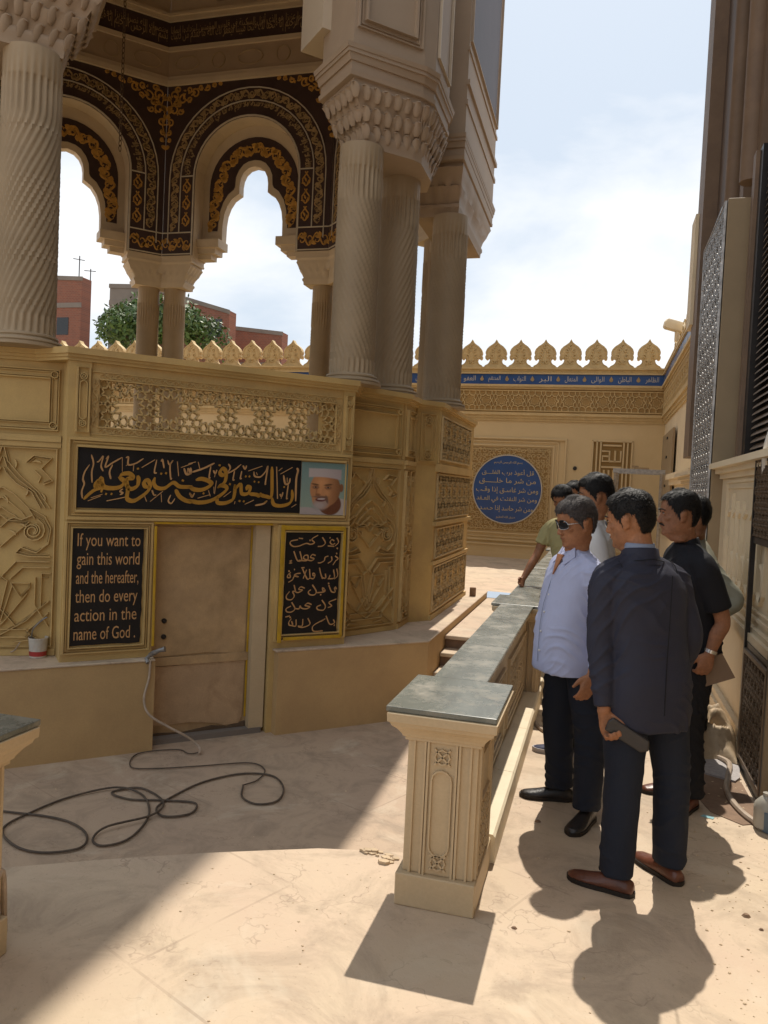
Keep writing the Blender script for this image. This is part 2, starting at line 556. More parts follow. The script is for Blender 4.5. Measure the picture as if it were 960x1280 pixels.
def tiling12(P, x0, y0, x1, y1, th=R(60), ox=0, oy=0):
    s = P / 4.732; segs = []
    R12 = s / (2 * math.sin(R(15)))
    H = P * math.sqrt(3) / 2
    for j in range(int((y0 - oy) / H) - 2, int((y1 - oy) / H) + 3):
        for i in range(int((x0 - ox) / P) - 3, int((x1 - ox) / P) + 4):
            cx = ox + i * P + (0.5 * P if j % 2 else 0); cy = oy + j * H
            segs += hankin(ngon(cx, cy, R12, 12, R(15)), th)
            for a in (0, 60, 120):
                mx_, my_ = cx + P / 2 * math.cos(R(a)), cy + P / 2 * math.sin(R(a))
                segs += hankin(ngon(mx_, my_, s / math.sqrt(2), 4, R(a + 45)), th)
            for a in (30, 90):
                hx, hy = cx + P / math.sqrt(3) * math.cos(R(a)), cy + P / math.sqrt(3) * math.sin(R(a))
                segs += hankin(ngon(hx, hy, s, 6, 0), th)
    r = [clip(g, x0, y0, x1, y1) for g in segs]
    return [g for g in r if g]

def tiling8(P, x0, y0, x1, y1, th=R(60), ox=0, oy=0):
    s = P / 2.4142; segs = []
    R8 = s / (2 * math.sin(R(22.5)))
    for j in range(int((y0 - oy) / P) - 1, int((y1 - oy) / P) + 2):
        for i in range(int((x0 - ox) / P) - 1, int((x1 - ox) / P) + 2):
            cx = ox + i * P; cy = oy + j * P
            segs += hankin(ngon(cx, cy, R8, 8, R(22.5)), th)
            segs += hankin(ngon(cx + P / 2, cy + P / 2, s / math.sqrt(2), 4, 0), th)
    r = [clip(g, x0, y0, x1, y1) for g in segs]
    return [g for g in r if g]

def segs_to(g, segs, w, h, T, w2=None):
    for a, b in segs:
        d = np.array(b) - np.array(a); L_ = np.linalg.norm(d)
        if L_ < 1e-5: continue
        d = d / L_ * w * 0.3
        g.strip([np.array(a) - d, np.array(b) + d], w, h, T, w2=w2)

def arc(cx, cy, r, a0, a1, n=12):
    return [(cx + r * math.cos(a0 + (a1 - a0) * k / n), cy + r * math.sin(a0 + (a1 - a0) * k / n)) for k in range(n + 1)]

def spiral(cx, cy, r, a0, turns, n=14, r1=0.15):
    return [(cx + r * (1 - (1 - r1) * k / n) * math.cos(a0 + turns * 2 * math.pi * k / n), cy + r * (1 - (1 - r1) * k / n) * math.sin(a0 + turns * 2 * math.pi * k / n)) for k in range(n + 1)]

def leaf(g, x, y, a, L_, w, h, T):
    pts = []; ws = []
    for k in range(6):
        t = k / 5
        pts.append((x + L_ * t * math.cos(a + 0.5 * t), y + L_ * t * math.sin(a + 0.5 * t))); ws.append(max(0.001, w * math.sin(math.pi * (0.12 + 0.85 * t))))
    g.strip(pts, ws, h, T)

def vine(g, path, amp, period, w, h, T, leafy=True):
    """wavy stem with scrolls and leaves along an arbitrary 2-D path (list of points)"""
    P = np.asarray(path, float)
    d = np.linalg.norm(np.diff(P, axis=0), axis=1); cum = np.concatenate([[0], np.cumsum(d)])
    L_ = cum[-1]; nper = max(1, round(L_ / period)); per = L_ / nper
    def at(s_, off):
        s_ = min(max(s_, 0), L_ - 1e-6)
        x = np.interp(s_, cum, P[:, 0]); y = np.interp(s_, cum, P[:, 1])
        i = min(np.searchsorted(cum, s_, 'right') - 1, len(P) - 2)
        t = (P[i + 1] - P[i]) / max(d[i], 1e-9)
        return (x - t[1] * off, y + t[0] * off), math.atan2(t[1], t[0])
    n = int(nper * 12)
    g.strip([at(L_ * k / n, amp * math.sin(2 * math.pi * nper * k / n))[0] for k in range(n + 1)], w, h, T)
    for k in range(nper * 2):
        s_ = (k + 0.5) * per / 2; sg = 1 if k % 2 == 0 else -1
        (x, y), a = at(s_, -sg * amp * 0.15)
        r = amp * 0.75
        g.strip(spiral(x, y, r, a + sg * math.pi / 2, -sg * 0.8, 9), [w * 0.9 * (1 - 0.5 * q / 9) for q in range(10)], h, T)
        if leafy:
            (x, y), a = at(s_ + per * 0.2, sg * amp * 0.2)
            leaf(g, x, y, a + sg * 1.2, amp * 1.0, w * 2.4, h, T)
            leaf(g, x, y, a + sg * 2.4, amp * 0.9, w * 2.2, h, T)

# Arabic shaping into presentation forms
_AR = {'ء': (0xFE80,) * 1, 'آ': (0xFE81, 0xFE82), 'أ': (0xFE83, 0xFE84), 'ؤ': (0xFE85, 0xFE86), 'إ': (0xFE87, 0xFE88), 'ئ': (0xFE89, 0xFE8A, 0xFE8B, 0xFE8C), 'ا': (0xFE8D, 0xFE8E),
       'ب': 0xFE8F, 'ة': (0xFE93, 0xFE94), 'ت': 0xFE95, 'ث': 0xFE99, 'ج': 0xFE9D, 'ح': 0xFEA1, 'خ': 0xFEA5, 'د': (0xFEA9, 0xFEAA), 'ذ': (0xFEAB, 0xFEAC), 'ر': (0xFEAD, 0xFEAE), 'ز': (0xFEAF, 0xFEB0),
       'س': 0xFEB1, 'ش': 0xFEB5, 'ص': 0xFEB9, 'ض': 0xFEBD, 'ط': 0xFEC1, 'ظ': 0xFEC5, 'ع': 0xFEC9, 'غ': 0xFECD, 'ف': 0xFED1, 'ق': 0xFED5, 'ك': 0xFED9, 'ل': 0xFEDD, 'م': 0xFEE1, 'ن': 0xFEE5, 'ه': 0xFEE9,
       'و': (0xFEED, 0xFEEE), 'ى': (0xFEEF, 0xFEF0), 'ي': 0xFEF1}
def ar(txt):
    out = []
    s = txt.replace('لا', '\u0001').replace('لأ', '\u0002').replace('لآ', '\u0003')
    def dual(c): return c == '\u0640' or (c in _AR and (isinstance(_AR[c], int) or len(_AR[c]) == 4))
    def joins(c): return c in '\u0001\u0002\u0003\u0640' or (c in _AR and c != 'ء')
    for i, c in enumerate(s):
        pv = i > 0 and dual(s[i - 1]); nx = i + 1 < len(s) and joins(s[i + 1])
        if c == '\u0001': out.append(chr(0xFEFC if pv else 0xFEFB))
        elif c == '\u0002': out.append(chr(0xFEF8 if pv else 0xFEF7))
        elif c == '\u0003': out.append(chr(0xFEF6 if pv else 0xFEF5))
        elif c in _AR:
            f = _AR[c]
            if isinstance(f, int): f = (f, f + 1, f + 2, f + 3)
            if len(f) == 1: out.append(chr(f[0]))
            elif len(f) == 2: out.append(chr(f[1] if pv else f[0]))
            else: out.append(chr(f[3] if pv and nx else f[1] if pv else f[2] if nx else f[0]))
        else: out.append(c)
    return ''.join(reversed(out))

def text_mesh(s, res=3):
    c = bpy.data.curves.new('text', 'FONT')
    c.body = s; c.resolution_u = res; c.fill_mode = 'FRONT'
    o = bpy.data.objects.new('text', c); C.objects.link(o)
    dg = bpy.context.evaluated_depsgraph_get(); dg.update()
    me = bpy.data.meshes.new_from_object(o.evaluated_get(dg))
    V = np.array([v.co[:] for v in me.vertices]).reshape(-1, 3)
    F = [tuple(p.vertices) for p in me.polygons]
    bpy.data.objects.remove(o); bpy.data.curves.remove(c); bpy.data.meshes.remove(me)
    return V, F

def put_text(g, s, x0, x1, y0, y1, h, T, fit=True, res=3, bend=None, mi=0, keep=False):
    V, F = text_mesh(s, res)
    if len(V) == 0: return
    lo = V.min(0); hi = V.max(0)
    sx = (x1 - x0) / (hi[0] - lo[0]); sy = (y1 - y0) / (hi[1] - lo[1])
    if keep: sx = min(sx, sy * 1.0)
    U = np.zeros_like(V)
    U[:, 0] = x0 + (V[:, 0] - lo[0]) * sx + (0 if not keep else ((x1 - x0) - (hi[0] - lo[0]) * sx) / 2)
    U[:, 1] = y0 + (V[:, 1] - lo[1]) * sy
    U[:, 2] = h
    if bend: U = bend(U)
    g.add(T(U), F, mi)

# =================================================================== GROUND
EDGE = [(-7.2, 0.6), (-4.6, 1.55), (-3.4, 2.12), (-2.75, 2.47), (-2.334, 2.696), (-1.994, 2.905), (-1.604, 3.125), (-1.157, 3.345), (-0.9, 3.42), (-0.72, 3.46)]
LOW = -0.84
g = G()
g.prism([(8, -8), (8, 12.87), (-0.72, 12.87), (-0.72, 3.46)] + EDGE[::-1][1:] + [(-7.2, -8)], LOW - 0.02, 0)
near = struct(g.obj('court_floor', [M['floor']]))
g = G()
g.add([(-300, 12.87, 0), (300, 12.87, 0), (300, 900, 0), (-300, 900, 0)], [(0, 1, 2, 3)])
g.add([(8, -300, 0), (300, -300, 0), (300, 12.87, 0), (8, 12.87, 0)], [(0, 1, 2, 3)])
g.add([(-300, -300, 0), (8, -300, 0), (8, -8, 0), (-300, -8, 0)], [(0, 1, 2, 3)])
g.add([(-300, -8, 0), (-7.2, -8, 0), (-7.2, 12.87, 0), (-300, 12.87, 0)], [(0, 1, 2, 3)])
struct(g.obj('ground', [M['floor']], recalc=False))
g = G()
g.add([(-7.2, -1, LOW), (-0.6, -1, LOW), (-0.6, 12.9, LOW), (-7.2, 12.9, LOW)], [(0, 1, 2, 3)])
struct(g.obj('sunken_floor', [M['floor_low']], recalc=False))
# raised platform round the tomb building (rendered faces, ledge on top)
plR = [(-2.96, 7.09), (-1.725, 8.325), (-1.725, 12.87), (-5.0, 12.87), (-5.0, 9.0), (-3.10, 7.23)]
plL = [(-7.2, 2.85), (-3.80, 6.25), (-3.95, 6.40), (-6.4, 8.9), (-7.2, 8.9)]
g = G()
g.prism(plR, LOW - .02, -0.02)
g.prism(plL, LOW - .02, -0.02)
plat = struct(g.obj('terrace_wall', [M['plinth']]))
g = G()
def grow(poly, d):
    return poly
plR2 = [(-2.972, 7.074), (-1.713, 8.320), (-1.713, 12.87), (-5.0, 12.87), (-5.0, 9.0), (-3.112, 7.214)]
plL2 = [(-7.2, 2.836), (-3.792, 6.242), (-3.94, 6.40), (-6.4, 8.9), (-7.2, 8.9)]
g.prism(plR2, -0.02, 0.0); g.prism(plL2, -0.02, 0.0)
o = struct(g.obj('terrace_paving', [M['floor']])); bevel(o, 0.006, 1)
# stairs down from the landing
stairs = bpy.data.objects.new('stairs', None); C.objects.link(stairs); struct(stairs)
stairs.location = (-1.2, 8.6, LOW); ORG[stairs] = np.array((-1.2, 8.6, LOW))
for k, (y, z) in enumerate([(7.95, -0.70), (8.30, -0.56), (8.65, -0.42), (8.99, -0.262), (9.27, -0.105)]):
    g = G(); g.box((-1.72, y, z - 0.045), (-0.725, y + (0.40 if k < 4 else 3.60), z))
    s_ = g.obj('step', M['floor'], stairs); bevel(s_, 0.006, 1)
    g = G(); g.box((-1.72, y + 0.05, max(LOW, z - 0.16)), (-0.725, y + 0.08, z - 0.045))
    g.obj('riser_shade', M['stain_and_shade'], stairs)  # dark brown colour stands in for the shadow in the open risers
# seam joints and a broken bit of screed at the edge of the upper floor
g = G()
for k_ in range(26):
    x, y, r_ = random.gauss(-.93, .09), random.gauss(3.385, .025), random.uniform(.008, .035)
    if x > -.76 or y > 3.40 + (x + .93) * .3: continue
    n = 7
    a0 = random.random() * 6
    top = [(x + r_ * (0.45 + .7 * random.random()) * math.cos(a0 + 2 * math.pi * k / n), y + 0.6 * r_ * (0.45 + .7 * random.random()) * math.sin(a0 + 2 * math.pi * k / n)) for k in range(n)]
    g.prism(top, 0.0, 0.004 + 0.010 * random.random())
tag(g.obj('plaster_flake', M['plaster_chunk']), 'broken flakes of screed on the floor edge beside the near balustrade post', 'rubble')
# grit, stones and chips scattered over the walkway: nobody could count them
g = G()
def pebble(x, y, z, r):
    n = 6; a0 = random.random() * 6
    sq = 0.5 + 0.5 * random.random()
    b = [(x + r * (0.7 + .5 * random.random()) * math.cos(a0 + 6.283 * k / n), y + sq * r * (0.7 + .5 * random.random()) * math.sin(a0 + 6.283 * k / n)) for k in range(n)]
    t = [(x + (p[0] - x) * .55, y + (p[1] - y) * .55) for p in b]
    V = [(p[0], p[1], z) for p in b] + [(p[0], p[1], z + r * .55) for p in t]
    g.add(V, [(i, (i + 1) % n, n + (i + 1) % n, n + i) for i in range(n)] + [tuple(range(n, 2 * n))])
for k in range(420):
    x = random.uniform(-.3, 1.0); y = random.uniform(2.2, 8)
    if random.random() < .55:
        x = random.uniform(.45, .95); y = random.uniform(2.6, 4.6)
    pebble(x, y, 0.0, random.choice([.002, .003, .003, .004, .005, .008]))
for k in range(70):
    pebble(random.uniform(-1.9, -.8), random.uniform(1.6, 3.2), 0.0, random.choice([.003, .004, .006]))
for k in range(60):
    pebble(random.uniform(-4.5, -1.8), random.uniform(3.8, 6.4), LOW, random.choice([.004, .006, .009]))
for k in range(160):
    pebble(random.uniform(.62, 1.0), random.uniform(4.5, 5.4), 0.0, random.choice([.003, .004, .006, .010]))
o = g.obj('gravel', M['plaster_chunk']); o['kind'] = 'stuff'
for (x, y, r_, lab) in [(0.66, 3.42, .018, 'dark pebble on the walkway right of the brown shoes'), (0.70, 3.33, .013, 'small dark pebble nearest the right edge of the walkway'), (-0.22, 4.02, .016, 'black bottle cap on the ground beside the balustrade sill'), (-0.23, 3.0, .012, 'brown chip on the sunlit floor in front of the balustrade post')]:
    g = G(); pebble(x, y, 0, r_)
    tag(g.obj('pebble', M['stain_and_shade']), lab, 'stone')
# damp cement patch by the cabinet
g = G()
a = [(0.60, 4.75), (0.66, 4.50), (0.80, 4.38), (0.915, 4.45), (0.90, 5.0), (0.86, 5.3), (0.64, 5.15)]
g.prism(a, 0.001, 0.004)
struct(g.obj('cement_patch', M['stain_and_shade']))

# =================================================================== BALUSTRADE (near, with marble top)
def cap_profile(x0, x1, y0, y1, z0, z1, outs):
    """moulded cap: stack of rectangles, outs = [(t, extra)]"""
    g = G()
    rings = []
    for t, e in outs:
        z = z0 + (z1 - z0) * t
        rings.append(np.array([(x0 - e, y0 - e, z), (x1 + e, y0 - e, z), (x1 + e, y1 + e, z), (x0 - e, y1 + e, z)]))
    g.loft(rings)
    return g
CAPO = [(0, 0), (0.0, .012), (.12, .012), (.13, .020), (.22, .024), (.40, .040), (.55, .060), (.68, .066), (.69, .074), (1, .076)]
bal = thing('balustrade', (-0.55, 3.0, 0), 'long low cream stone balustrade with grey marble top beside the standing men', 'balustrade')
def post(par, x0, x1, y0, y1, zb=0.13, zt=0.665, relief=True):
    g = G()
    # shaft with slight inset
    g.box((x0, y0, zb), (x1, y1, zt))
    s_ = g.obj('post', M['rail_stone'], par); bevel(s_, 0.004, 2)
    if relief:
        g = G()
        T = frameW((x0, y0, zb), (1, 0, 0), (0, -1, 0))
        w, h = x1 - x0, zt - zb
        for u0, u1 in ((.06, .22), (.28, .72), (.78, .94)):
            pass
        for u in (.10, .255, .30, .70, .745, .90):
            g.strip([(u * w, .0), (u * w, h)], .012  , .011, T)
        for u in (.36, .64):
            g.strip([(u * w, .12), (u * w, h - .15)], .010  , .011, T)
        g.strip(arc(.5 * w, h - .15, .14 * w, 0, math.pi, 6), .009  , .011, T)
        g.strip(arc(.5 * w, .12, .14 * w, math.pi, 2 * math.pi, 6), .009  , .011, T)
        for cy in (h - .055, .055):
            for a in (45, 135):
                g.strip([(.5 * w - .045 * math.cos(R(a)), cy - .045 * math.sin(R(a))), (.5 * w + .045 * math.cos(R(a)), cy + .045 * math.sin(R(a)))], .010  , .011, T)
            g.strip(ngon(.5 * w, cy, .03, 8, 0), .008  , .011, T, closed=True)
        T2 = frameW((x1, y0, zb), (0, 1, 0), (1, 0, 0))
        w2 = y1 - y0
        for u in (.06, .16, .84, .94):
            g.strip([(u * w2, 0), (u * w2, h)], .012  , .011, T2)
        segs_to(g, tiling8(.09, .2 * w2, .02, .8 * w2, .26, R(60)), .010, .011, T2)
        g.strip([(.22 * w2, .29), (.78 * w2, .29), (.78 * w2, h - .05), (.22 * w2, h - .05)], .012  , .011, T2, closed=True)
        stf(g.obj('post_relief', M['rail_stone'], s_))
    c = cap_profile(x0, x1, y0, y1, zt, 0.782, CAPO).obj('post_cap', M['rail_stone'], par); bevel(c, .002, 1)
    g = G()
    g.loft([np.array([(x0 - .022, y0 - .03, 0), (x1 + .015, y0 - .03, 0), (x1 + .015, y1 + .02, 0), (x0 - .022, y1 + .02, 0)]),
            np.array([(x0 - .022, y0 - .03, zb), (x1 + .015, y0 - .03, zb), (x1 + .015, y1 + .02, zb), (x0 - .022, y1 + .02, zb)])])
    b_ = g.obj('post_base', M['rail_stone'], par); bevel(b_, .004, 1)
    g = G()
    g.box((x0 - .084, y0 - .060, .7835), (x1 + .070, y1 + .085, .805))
    m_ = g.obj('marble_slab', M['marble'], par); bevel(m_, .003, 2)
# posts
PY = [(3.035, 3.45), (6.10, 6.48), (9.15, 9.53), (12.2, 12.58)]
for i, (a, b) in enumerate(PY):
    post(bal, -.69, -.405, a, b)
for i in range(3):
    y0 = PY[i][1] + .02; y1 = PY[i + 1][0] - .03
    g = G()
    g.box((-.655, y0, .0), (-.50, y1, .70))
    w_ = g.obj('panel_wall', M['rail_stone'], bal)
    g = G()
    T = frameW((-.50, y0, 0), (0, 1, 0), (1, 0, 0))
    L_ = y1 - y0
    npan = 2
    for k in range(npan):
        u0 = L_ * k / npan + .12; u1 = L_ * (k + 1) / npan - .12
        for e, hh in ((0, .016), (.035, .010)):
            g.strip([(u0 + e, .20 + e), (u1 - e, .20 + e), (u1 - e, .62 - e), (u0 + e, .62 - e)], .022, hh, T, closed=True)
        segs_to(g, tiling8(.14, u0 + .08, .28, u1 - .08, .54, R(60)), .014, .010, T)
    stf(g.obj('wall_relief', M['rail_stone'], w_))
    g = G()
    for (t0, t1, e) in ((.70, .72, .012), (.72, .745, .02), (.745, .782, .032)):
        g.box((-.655 - e, y0, t0), (-.50 + e, y1, t1))
    g.obj('rail_moulding', M['rail_stone'], bal)
    g = G(); 
    nb = 3
    for k in range(nb):
        ya = PY[i][1] + .088 + (PY[i + 1][0] - .047 - PY[i][1] - .102) * k / nb; yb = PY[i][1] + .088 + (PY[i + 1][0] - .047 - PY[i][1] - .102) * (k + 1) / nb
        gg = G(); gg.box((-.70, ya + .001, .7835), (-.452, yb - .001, .8035)); q = gg.obj('marble_slab', M['marble'], bal); bevel(q, .003, 1)
g = G()
n = 12
ys = np.linspace(3.49, 12.6, n)
for k in range(n - 1):
    gg = G(); gg.prism([(-.499, 0), (-.372, 0), (-.374, .118), (-.385, .130), (-.499, .134)], ys[k] + .002, ys[k + 1] - .002, T=lambda V: np.stack([V[:, 0], V[:, 2], V[:, 1]], 1))
    q = gg.obj('sill_block', M['rail_white'], bal)
# second post at the lower left of the picture
b2 = thing('balustrade', (-2.05, 2.0, 0), 'cut-off corner of a marble topped balustrade post at the left edge of the picture', 'balustrade')
post(b2, -2.19, -1.905, 1.86, 2.21)
g = G(); g.box((-2.14, .3, 0), (-1.96, 1.83, .70)); g.obj('panel_wall', M['rail_stone'], b2)
g = G(); g.box((-2.19, .3, .7835), (-1.91, 1.81, .8035)); g.obj('marble_slab', M['marble'], b2)

# =================================================================== TOMB BUILDING
tomb = thing('domed_pavilion', K(-5.14, 7.2, 0.56), 'octagonal cream stone shrine with twisted columns, carved panels and dark gold arches', 'shrine')
F1c = (-2.31, 4.49)
def mir(p):
    dx, dy = p[0] - F1c[0], p[1] - F1c[1]
    return (F1c[0] - dy, F1c[1] - dx)
FR = [(-1.333, 8.12), (-1.333, 6.39), (-1.476, 6.19), (-1.476, 5.862), (-1.494, 5.832), (-1.80, 5.28), (-1.66, 5.14)]
FL = [mir(p) for p in FR][::-1]
BACK = [(-7.2, 4.1), (-8.65, 5.5), (-8.65, 8.4), (-6.6, 10.65), (-3.45, 10.65), (-2.0, 9.3), (-1.6, 8.9)]
poly_hi = FR + FL + BACK
notch = [(-2.05, 4.75), (-2.14, 4.84), (-2.14 - .53, 4.31), (-2.59, 4.21)]
poly_lo = FR + notch + FL + BACK
def cw(p): return p
g = G()
g.prism(poly_lo, 0.0, 1.372, T=KV)
g.prism(poly_hi, 1.372, 1.872, T=KV)
g.obj('podium', M['stone'], tomb)

def off_line(p, q, d):
    """shift segment p-q to its right-hand side by d"""
    dx, dy = q[0] - p[0], q[1] - p[1]; l = math.hypot(dx, dy)
    nx, ny = dy / l, -dx / l
    return (p[0] + nx * d, p[1] + ny * d), (q[0] + nx * d, q[1] + ny * d)
def face(p, q):
    """frame on a wall face seen from outside: u from p to q, outward normal to the right of p->q"""
    U = np.array((q[0] - p[0], q[1] - p[1])); l = np.linalg.norm(U); U = U / l
    N = np.array((U[1], -U[0]))
    return frameK(p, U, N), l
# faces (left to right as seen from the court)
fF1, lF1 = face((-2.96, 3.84), (-1.66, 5.14))
fCR, lCR = face((-1.80, 5.28), (-1.494, 5.832))
fRR, lRR = face((-1.476, 5.862), (-1.476, 6.19))
fPR, lPR = face((-1.476, 6.19), (-1.333, 6.39))
fE, lE = face((-1.333, 6.39), (-1.333, 8.12))
Ls = FL
fCL, lCL = face(Ls[2], Ls[1])
fCL, lCL = face(mir((-1.494, 5.832)), mir((-1.80, 5.28)))
fSL, lSL = face(mir((-1.333, 8.12)), mir((-1.333, 6.39)))
fPL, lPL = face(mir((-1.333, 6.39)), mir((-1.476, 6.19)))
fRL, lRL = face(mir((-1.476, 6.19)), mir((-1.476, 5.862)))

def rect(u0, v0, u1, v1): return [(u0, v0), (u1, v0), (u1, v1), (u0, v1)]
# parapet: solid backing for the corner panels, rails top and bottom, pierced screen in the middle
def slab(T, u0, u1, v0, v1, w0, w1):
    g = G(); g.box((u0, v0, w0), (u1, v1, w1), T=T); return g
# F1 pilasters and corner strips of parapet
g = G()
g.box((0.0, 1.872, -.10), (.125, 2.30, .0), T=fF1)
g.box((lF1 - .085, 1.872, -.10), (lF1, 2.30, .0), T=fF1)
g.box((.125, 1.872, -.09), (lF1 - .085, 1.885, -.012), T=fF1)
g.obj('parapet_pier', M['stone'], tomb)
def pilaster_relief(T, u0, u1, v0, v1, h=.018):
    g = G()
    g.strip(rect(u0 + .012, v0 + .015, u1 - .012, v1 - .015), .012, h, T, closed=True)
    cu = (u0 + u1) / 2; r = (u1 - u0) * .22
    g.strip([(cu - r, v0 + .11), (cu - r, v1 - .11)], .008, h, T); g.strip([(cu + r, v0 + .11), (cu + r, v1 - .11)], .008, h, T)
    g.strip(arc(cu, v1 - .11, r, 0, math.pi, 6), .008, h, T); g.strip(arc(cu, v0 + .11, r, math.pi, 2 * math.pi, 6), .008, h, T)
    for cy in (v0 + .065, v1 - .065):
        g.strip(ngon(cu, cy, r * .95, 8, 0), .008, h, T, closed=True)
        g.strip(ngon(cu, cy, r * .45, 6, 0), .008, h, T, closed=True)
    return g
pilaster_relief(fF1, .035, .125, 1.88, 2.28).obj('pilaster_relief', M['stone'], tomb)
pilaster_relief(fF1, lF1 - .082, lF1 - .005, 1.88, 2.28).obj('pilaster_relief', M['stone'], tomb)
# pierced screen
sx0, sx1 = .125, lF1 - .085
g = G()
BW = .050
for (a, b, c, d) in ((sx0, 1.885, sx1, 1.885 + BW), (sx0, 2.245 - BW + .01, sx1, 2.30)):
    g.box((a, b, -.06), (c, d, -.02), T=fF1)
g.box((sx0, 1.885 + BW, -.06), (sx0 + BW, 2.205, -.02), T=fF1)
g.box((sx1 - BW, 1.885 + BW, -.06), (sx1, 2.205, -.02), T=fF1)
scr = g.obj('screen_frame', M['carved'], tomb)
g = G()
for e in (.004, BW - .004):
    g.strip(rect(sx0 + e, 1.885 + e, sx1 - e, 2.255 - e), .009, .012, lambda V: fF1(V + np.array([0, 0, -.02])), closed=True)
Tm = lambda V: fF1(V + np.array([0, 0, -.02]))
for y in (1.885 + BW / 2, 2.255 - BW / 2):
    vine(g, [(sx0 + BW, y), (sx1 - BW, y)], .014, .085, .006, .010, Tm)
for x in (sx0 + BW / 2, sx1 - BW / 2):
    vine(g, [(x, 1.885 + BW), (x, 2.205)], .014, .085, .006, .010, Tm)
stf(g.obj('screen_border', M['carved'], scr))
g = G()
Tl = lambda V: fF1(V + np.array([0, 0, -.055]))
PITCH = .243
sg = tiling12(PITCH, sx0 + BW, 1.885 + BW, sx1 - BW, 2.207, R(63), ox=sx0 + .22, oy=2.07)
segs_to(g, sg, .0135, .032, Tl, w2=.6)
stf(g.obj('star_lattice', M['carved'], scr))

# corner panels (box frames) of the parapet
def box_panel(T, l, name='parapet_panel', v0=1.872, v1=2.30):
    g = G(); g.box((.0, v0, -.12), (l, v1, 0), T=T)
    o = g.obj(name, M['stone'], tomb)
    g = G()
    a = .022
    for e, w in ((.0, .012), (.050, .012)):
        g.strip(rect(a + e, v0 + .03 + e, l - a - e, v1 - .045 - e), w, .022, T, closed=True)
    g.strip(rect(a + .012, v0 + .042, l - a - .012, v1 - .057), .008, .014, T, closed=True)
    g.strip(rect(a + .038, v0 + .068, l - a - .038, v1 - .083), .008, .014, T, closed=True)
    for cu in (a + .027, l - a - .027):
        for cv in (v0 + .057, v1 - .072):
            g.strip(ngon(cu, cv, .020, 8, 0), .009, .024, T, closed=True)
            g.strip(ngon(cu, cv, .009, 6, 0), .005, .014, T, closed=True)
    stf(g.obj('panel_moulding', M['stone'], o))
    return o
box_panel(fCR, lCR); box_panel(fCL, lCL)
box_panel(fRR, lRR); box_panel(fRL, lRL)
for T, l in ((fPR, lPR), (fPL, lPL)):
    g = G(); g.box((0, 1.86, -.12), (l, 2.30, .012), T=T); g.obj('parapet_pier', M['stone'], tomb)
    pilaster_relief(lambda V, T=T: T(V + np.array([0, 0, .012])), .03, l - .03, 1.87, 2.28).obj('pilaster_relief', M['stone'], tomb)
# east face: parapet grille and carved panels below, seen edge on
def lattice_panel(T, u0, u1, v0, v1, pitch, w=.012, h=.014, d=0.0, m='carved', name='carved_panel', par=None, frame=.016):
    g = G()
    TT = lambda V: T(V + np.array([0, 0, d]))
    segs_to(g, tiling12(pitch, u0 + frame, v0 + frame, u1 - frame, v1 - frame, R(63), ox=u0, oy=v0), w, h, TT)
    g.strip(rect(u0 + frame / 2, v0 + frame / 2, u1 - frame / 2, v1 - frame / 2), frame, h + .004, TT, closed=True)
    return stf(g.obj(name, M[m], par or tomb))
for T, l in ((fE, lE), (fSL, lSL)):
    g = G(); g.box((0, 1.872, -.14), (l, 2.30, 0.02), T=T)
    g.obj('parapet_wall', M['stone'], tomb)
    boxes('wall_moulding', 'stone', tomb, T, [((-.01, 1.80, -.02), (l + .01, 1.868, .035)), ((-.01, 1.35, -.02), (l + .01, 1.385, .03)), ((-.01, 0.56, -.02), (l + .01, .60, .02)), ((-.01, 1.02, -.02), (l + .01, 1.05, .02))])
    lattice_panel(T, .03, l - .25, 1.90, 2.27, .28, d=.02, w=.026, h=.013, m='cornice')  # paler ribbon stone on these panels stands in for sun and bounce light
    lattice_panel(T, .03, l - .05, 1.40, 1.79, .27, d=.0, w=.025, h=.013, m='cornice')
    lattice_panel(T, .06, l - .30, 1.07, 1.33, .27, d=.0, w=.025, h=.013, m='cornice')
    lattice_panel(T, .04, l - .05, .62, 1.01, .27, d=.0, w=.025, h=.013, m='cornice')

# copings of the parapet
g = G()
RAILP = [(-1.333, 8.12), (-1.333, 6.39), (-1.476, 6.19), (-1.476, 5.862), (-1.494, 5.832), (-1.745, 5.375), (-1.66, 5.14), (-2.96, 3.84)]
RAILP = [(-1.325, 8.14), (-1.325, 6.385), (-1.468, 6.185), (-1.468, 5.86), (-1.72, 5.40), (-1.655, 5.145)]
RP = RAILP + [mir(p) for p in RAILP][::-1]
def inset(poly, d):
    out = []
    n = len(poly)
    for i in range(n):
        p0 = poly[max(i - 1, 0)]; p1 = poly[i]; p2 = poly[min(i + 1, n - 1)]
        dx, dy = p2[0] - p0[0], p2[1] - p0[1]; l = math.hypot(dx, dy)
        out.append((p1[0] - dy / l * d * -1, p1[1] + dx / l * d * -1))
    return out
def coping(z0, z1, e, w):
    a = inset(RP, -e); b = inset(RP, w)
    g = G()
    n = len(RP)
    for i in range(n - 1):
        quad = [a[i], a[i + 1], b[i + 1], b[i]]
        g.prism(quad, z0, z1, T=KV, cap0=True, cap1=True)
    return g
# direction check so that the coping leans outward
test = inset(RP, -.1)
c0 = np.array((-5.14, 7.2))
sgn = 1 if np.linalg.norm(np.array(test[2]) - c0) > np.linalg.norm(np.array(RP[2]) - c0) else -1
g = G()
for z0, z1, e in ((2.30, 2.318, .012), (2.318, 2.335, .026), (2.335, 2.372, .042)):
    a = inset(RP, -e * sgn); b = inset(RP, .16 * sgn)
    for i in range(len(RP) - 1):
        g.prism([a[i], a[i + 1], b[i + 1], b[i]], z0, z1, T=KV)
g.obj('parapet_coping', M['stone'], tomb)
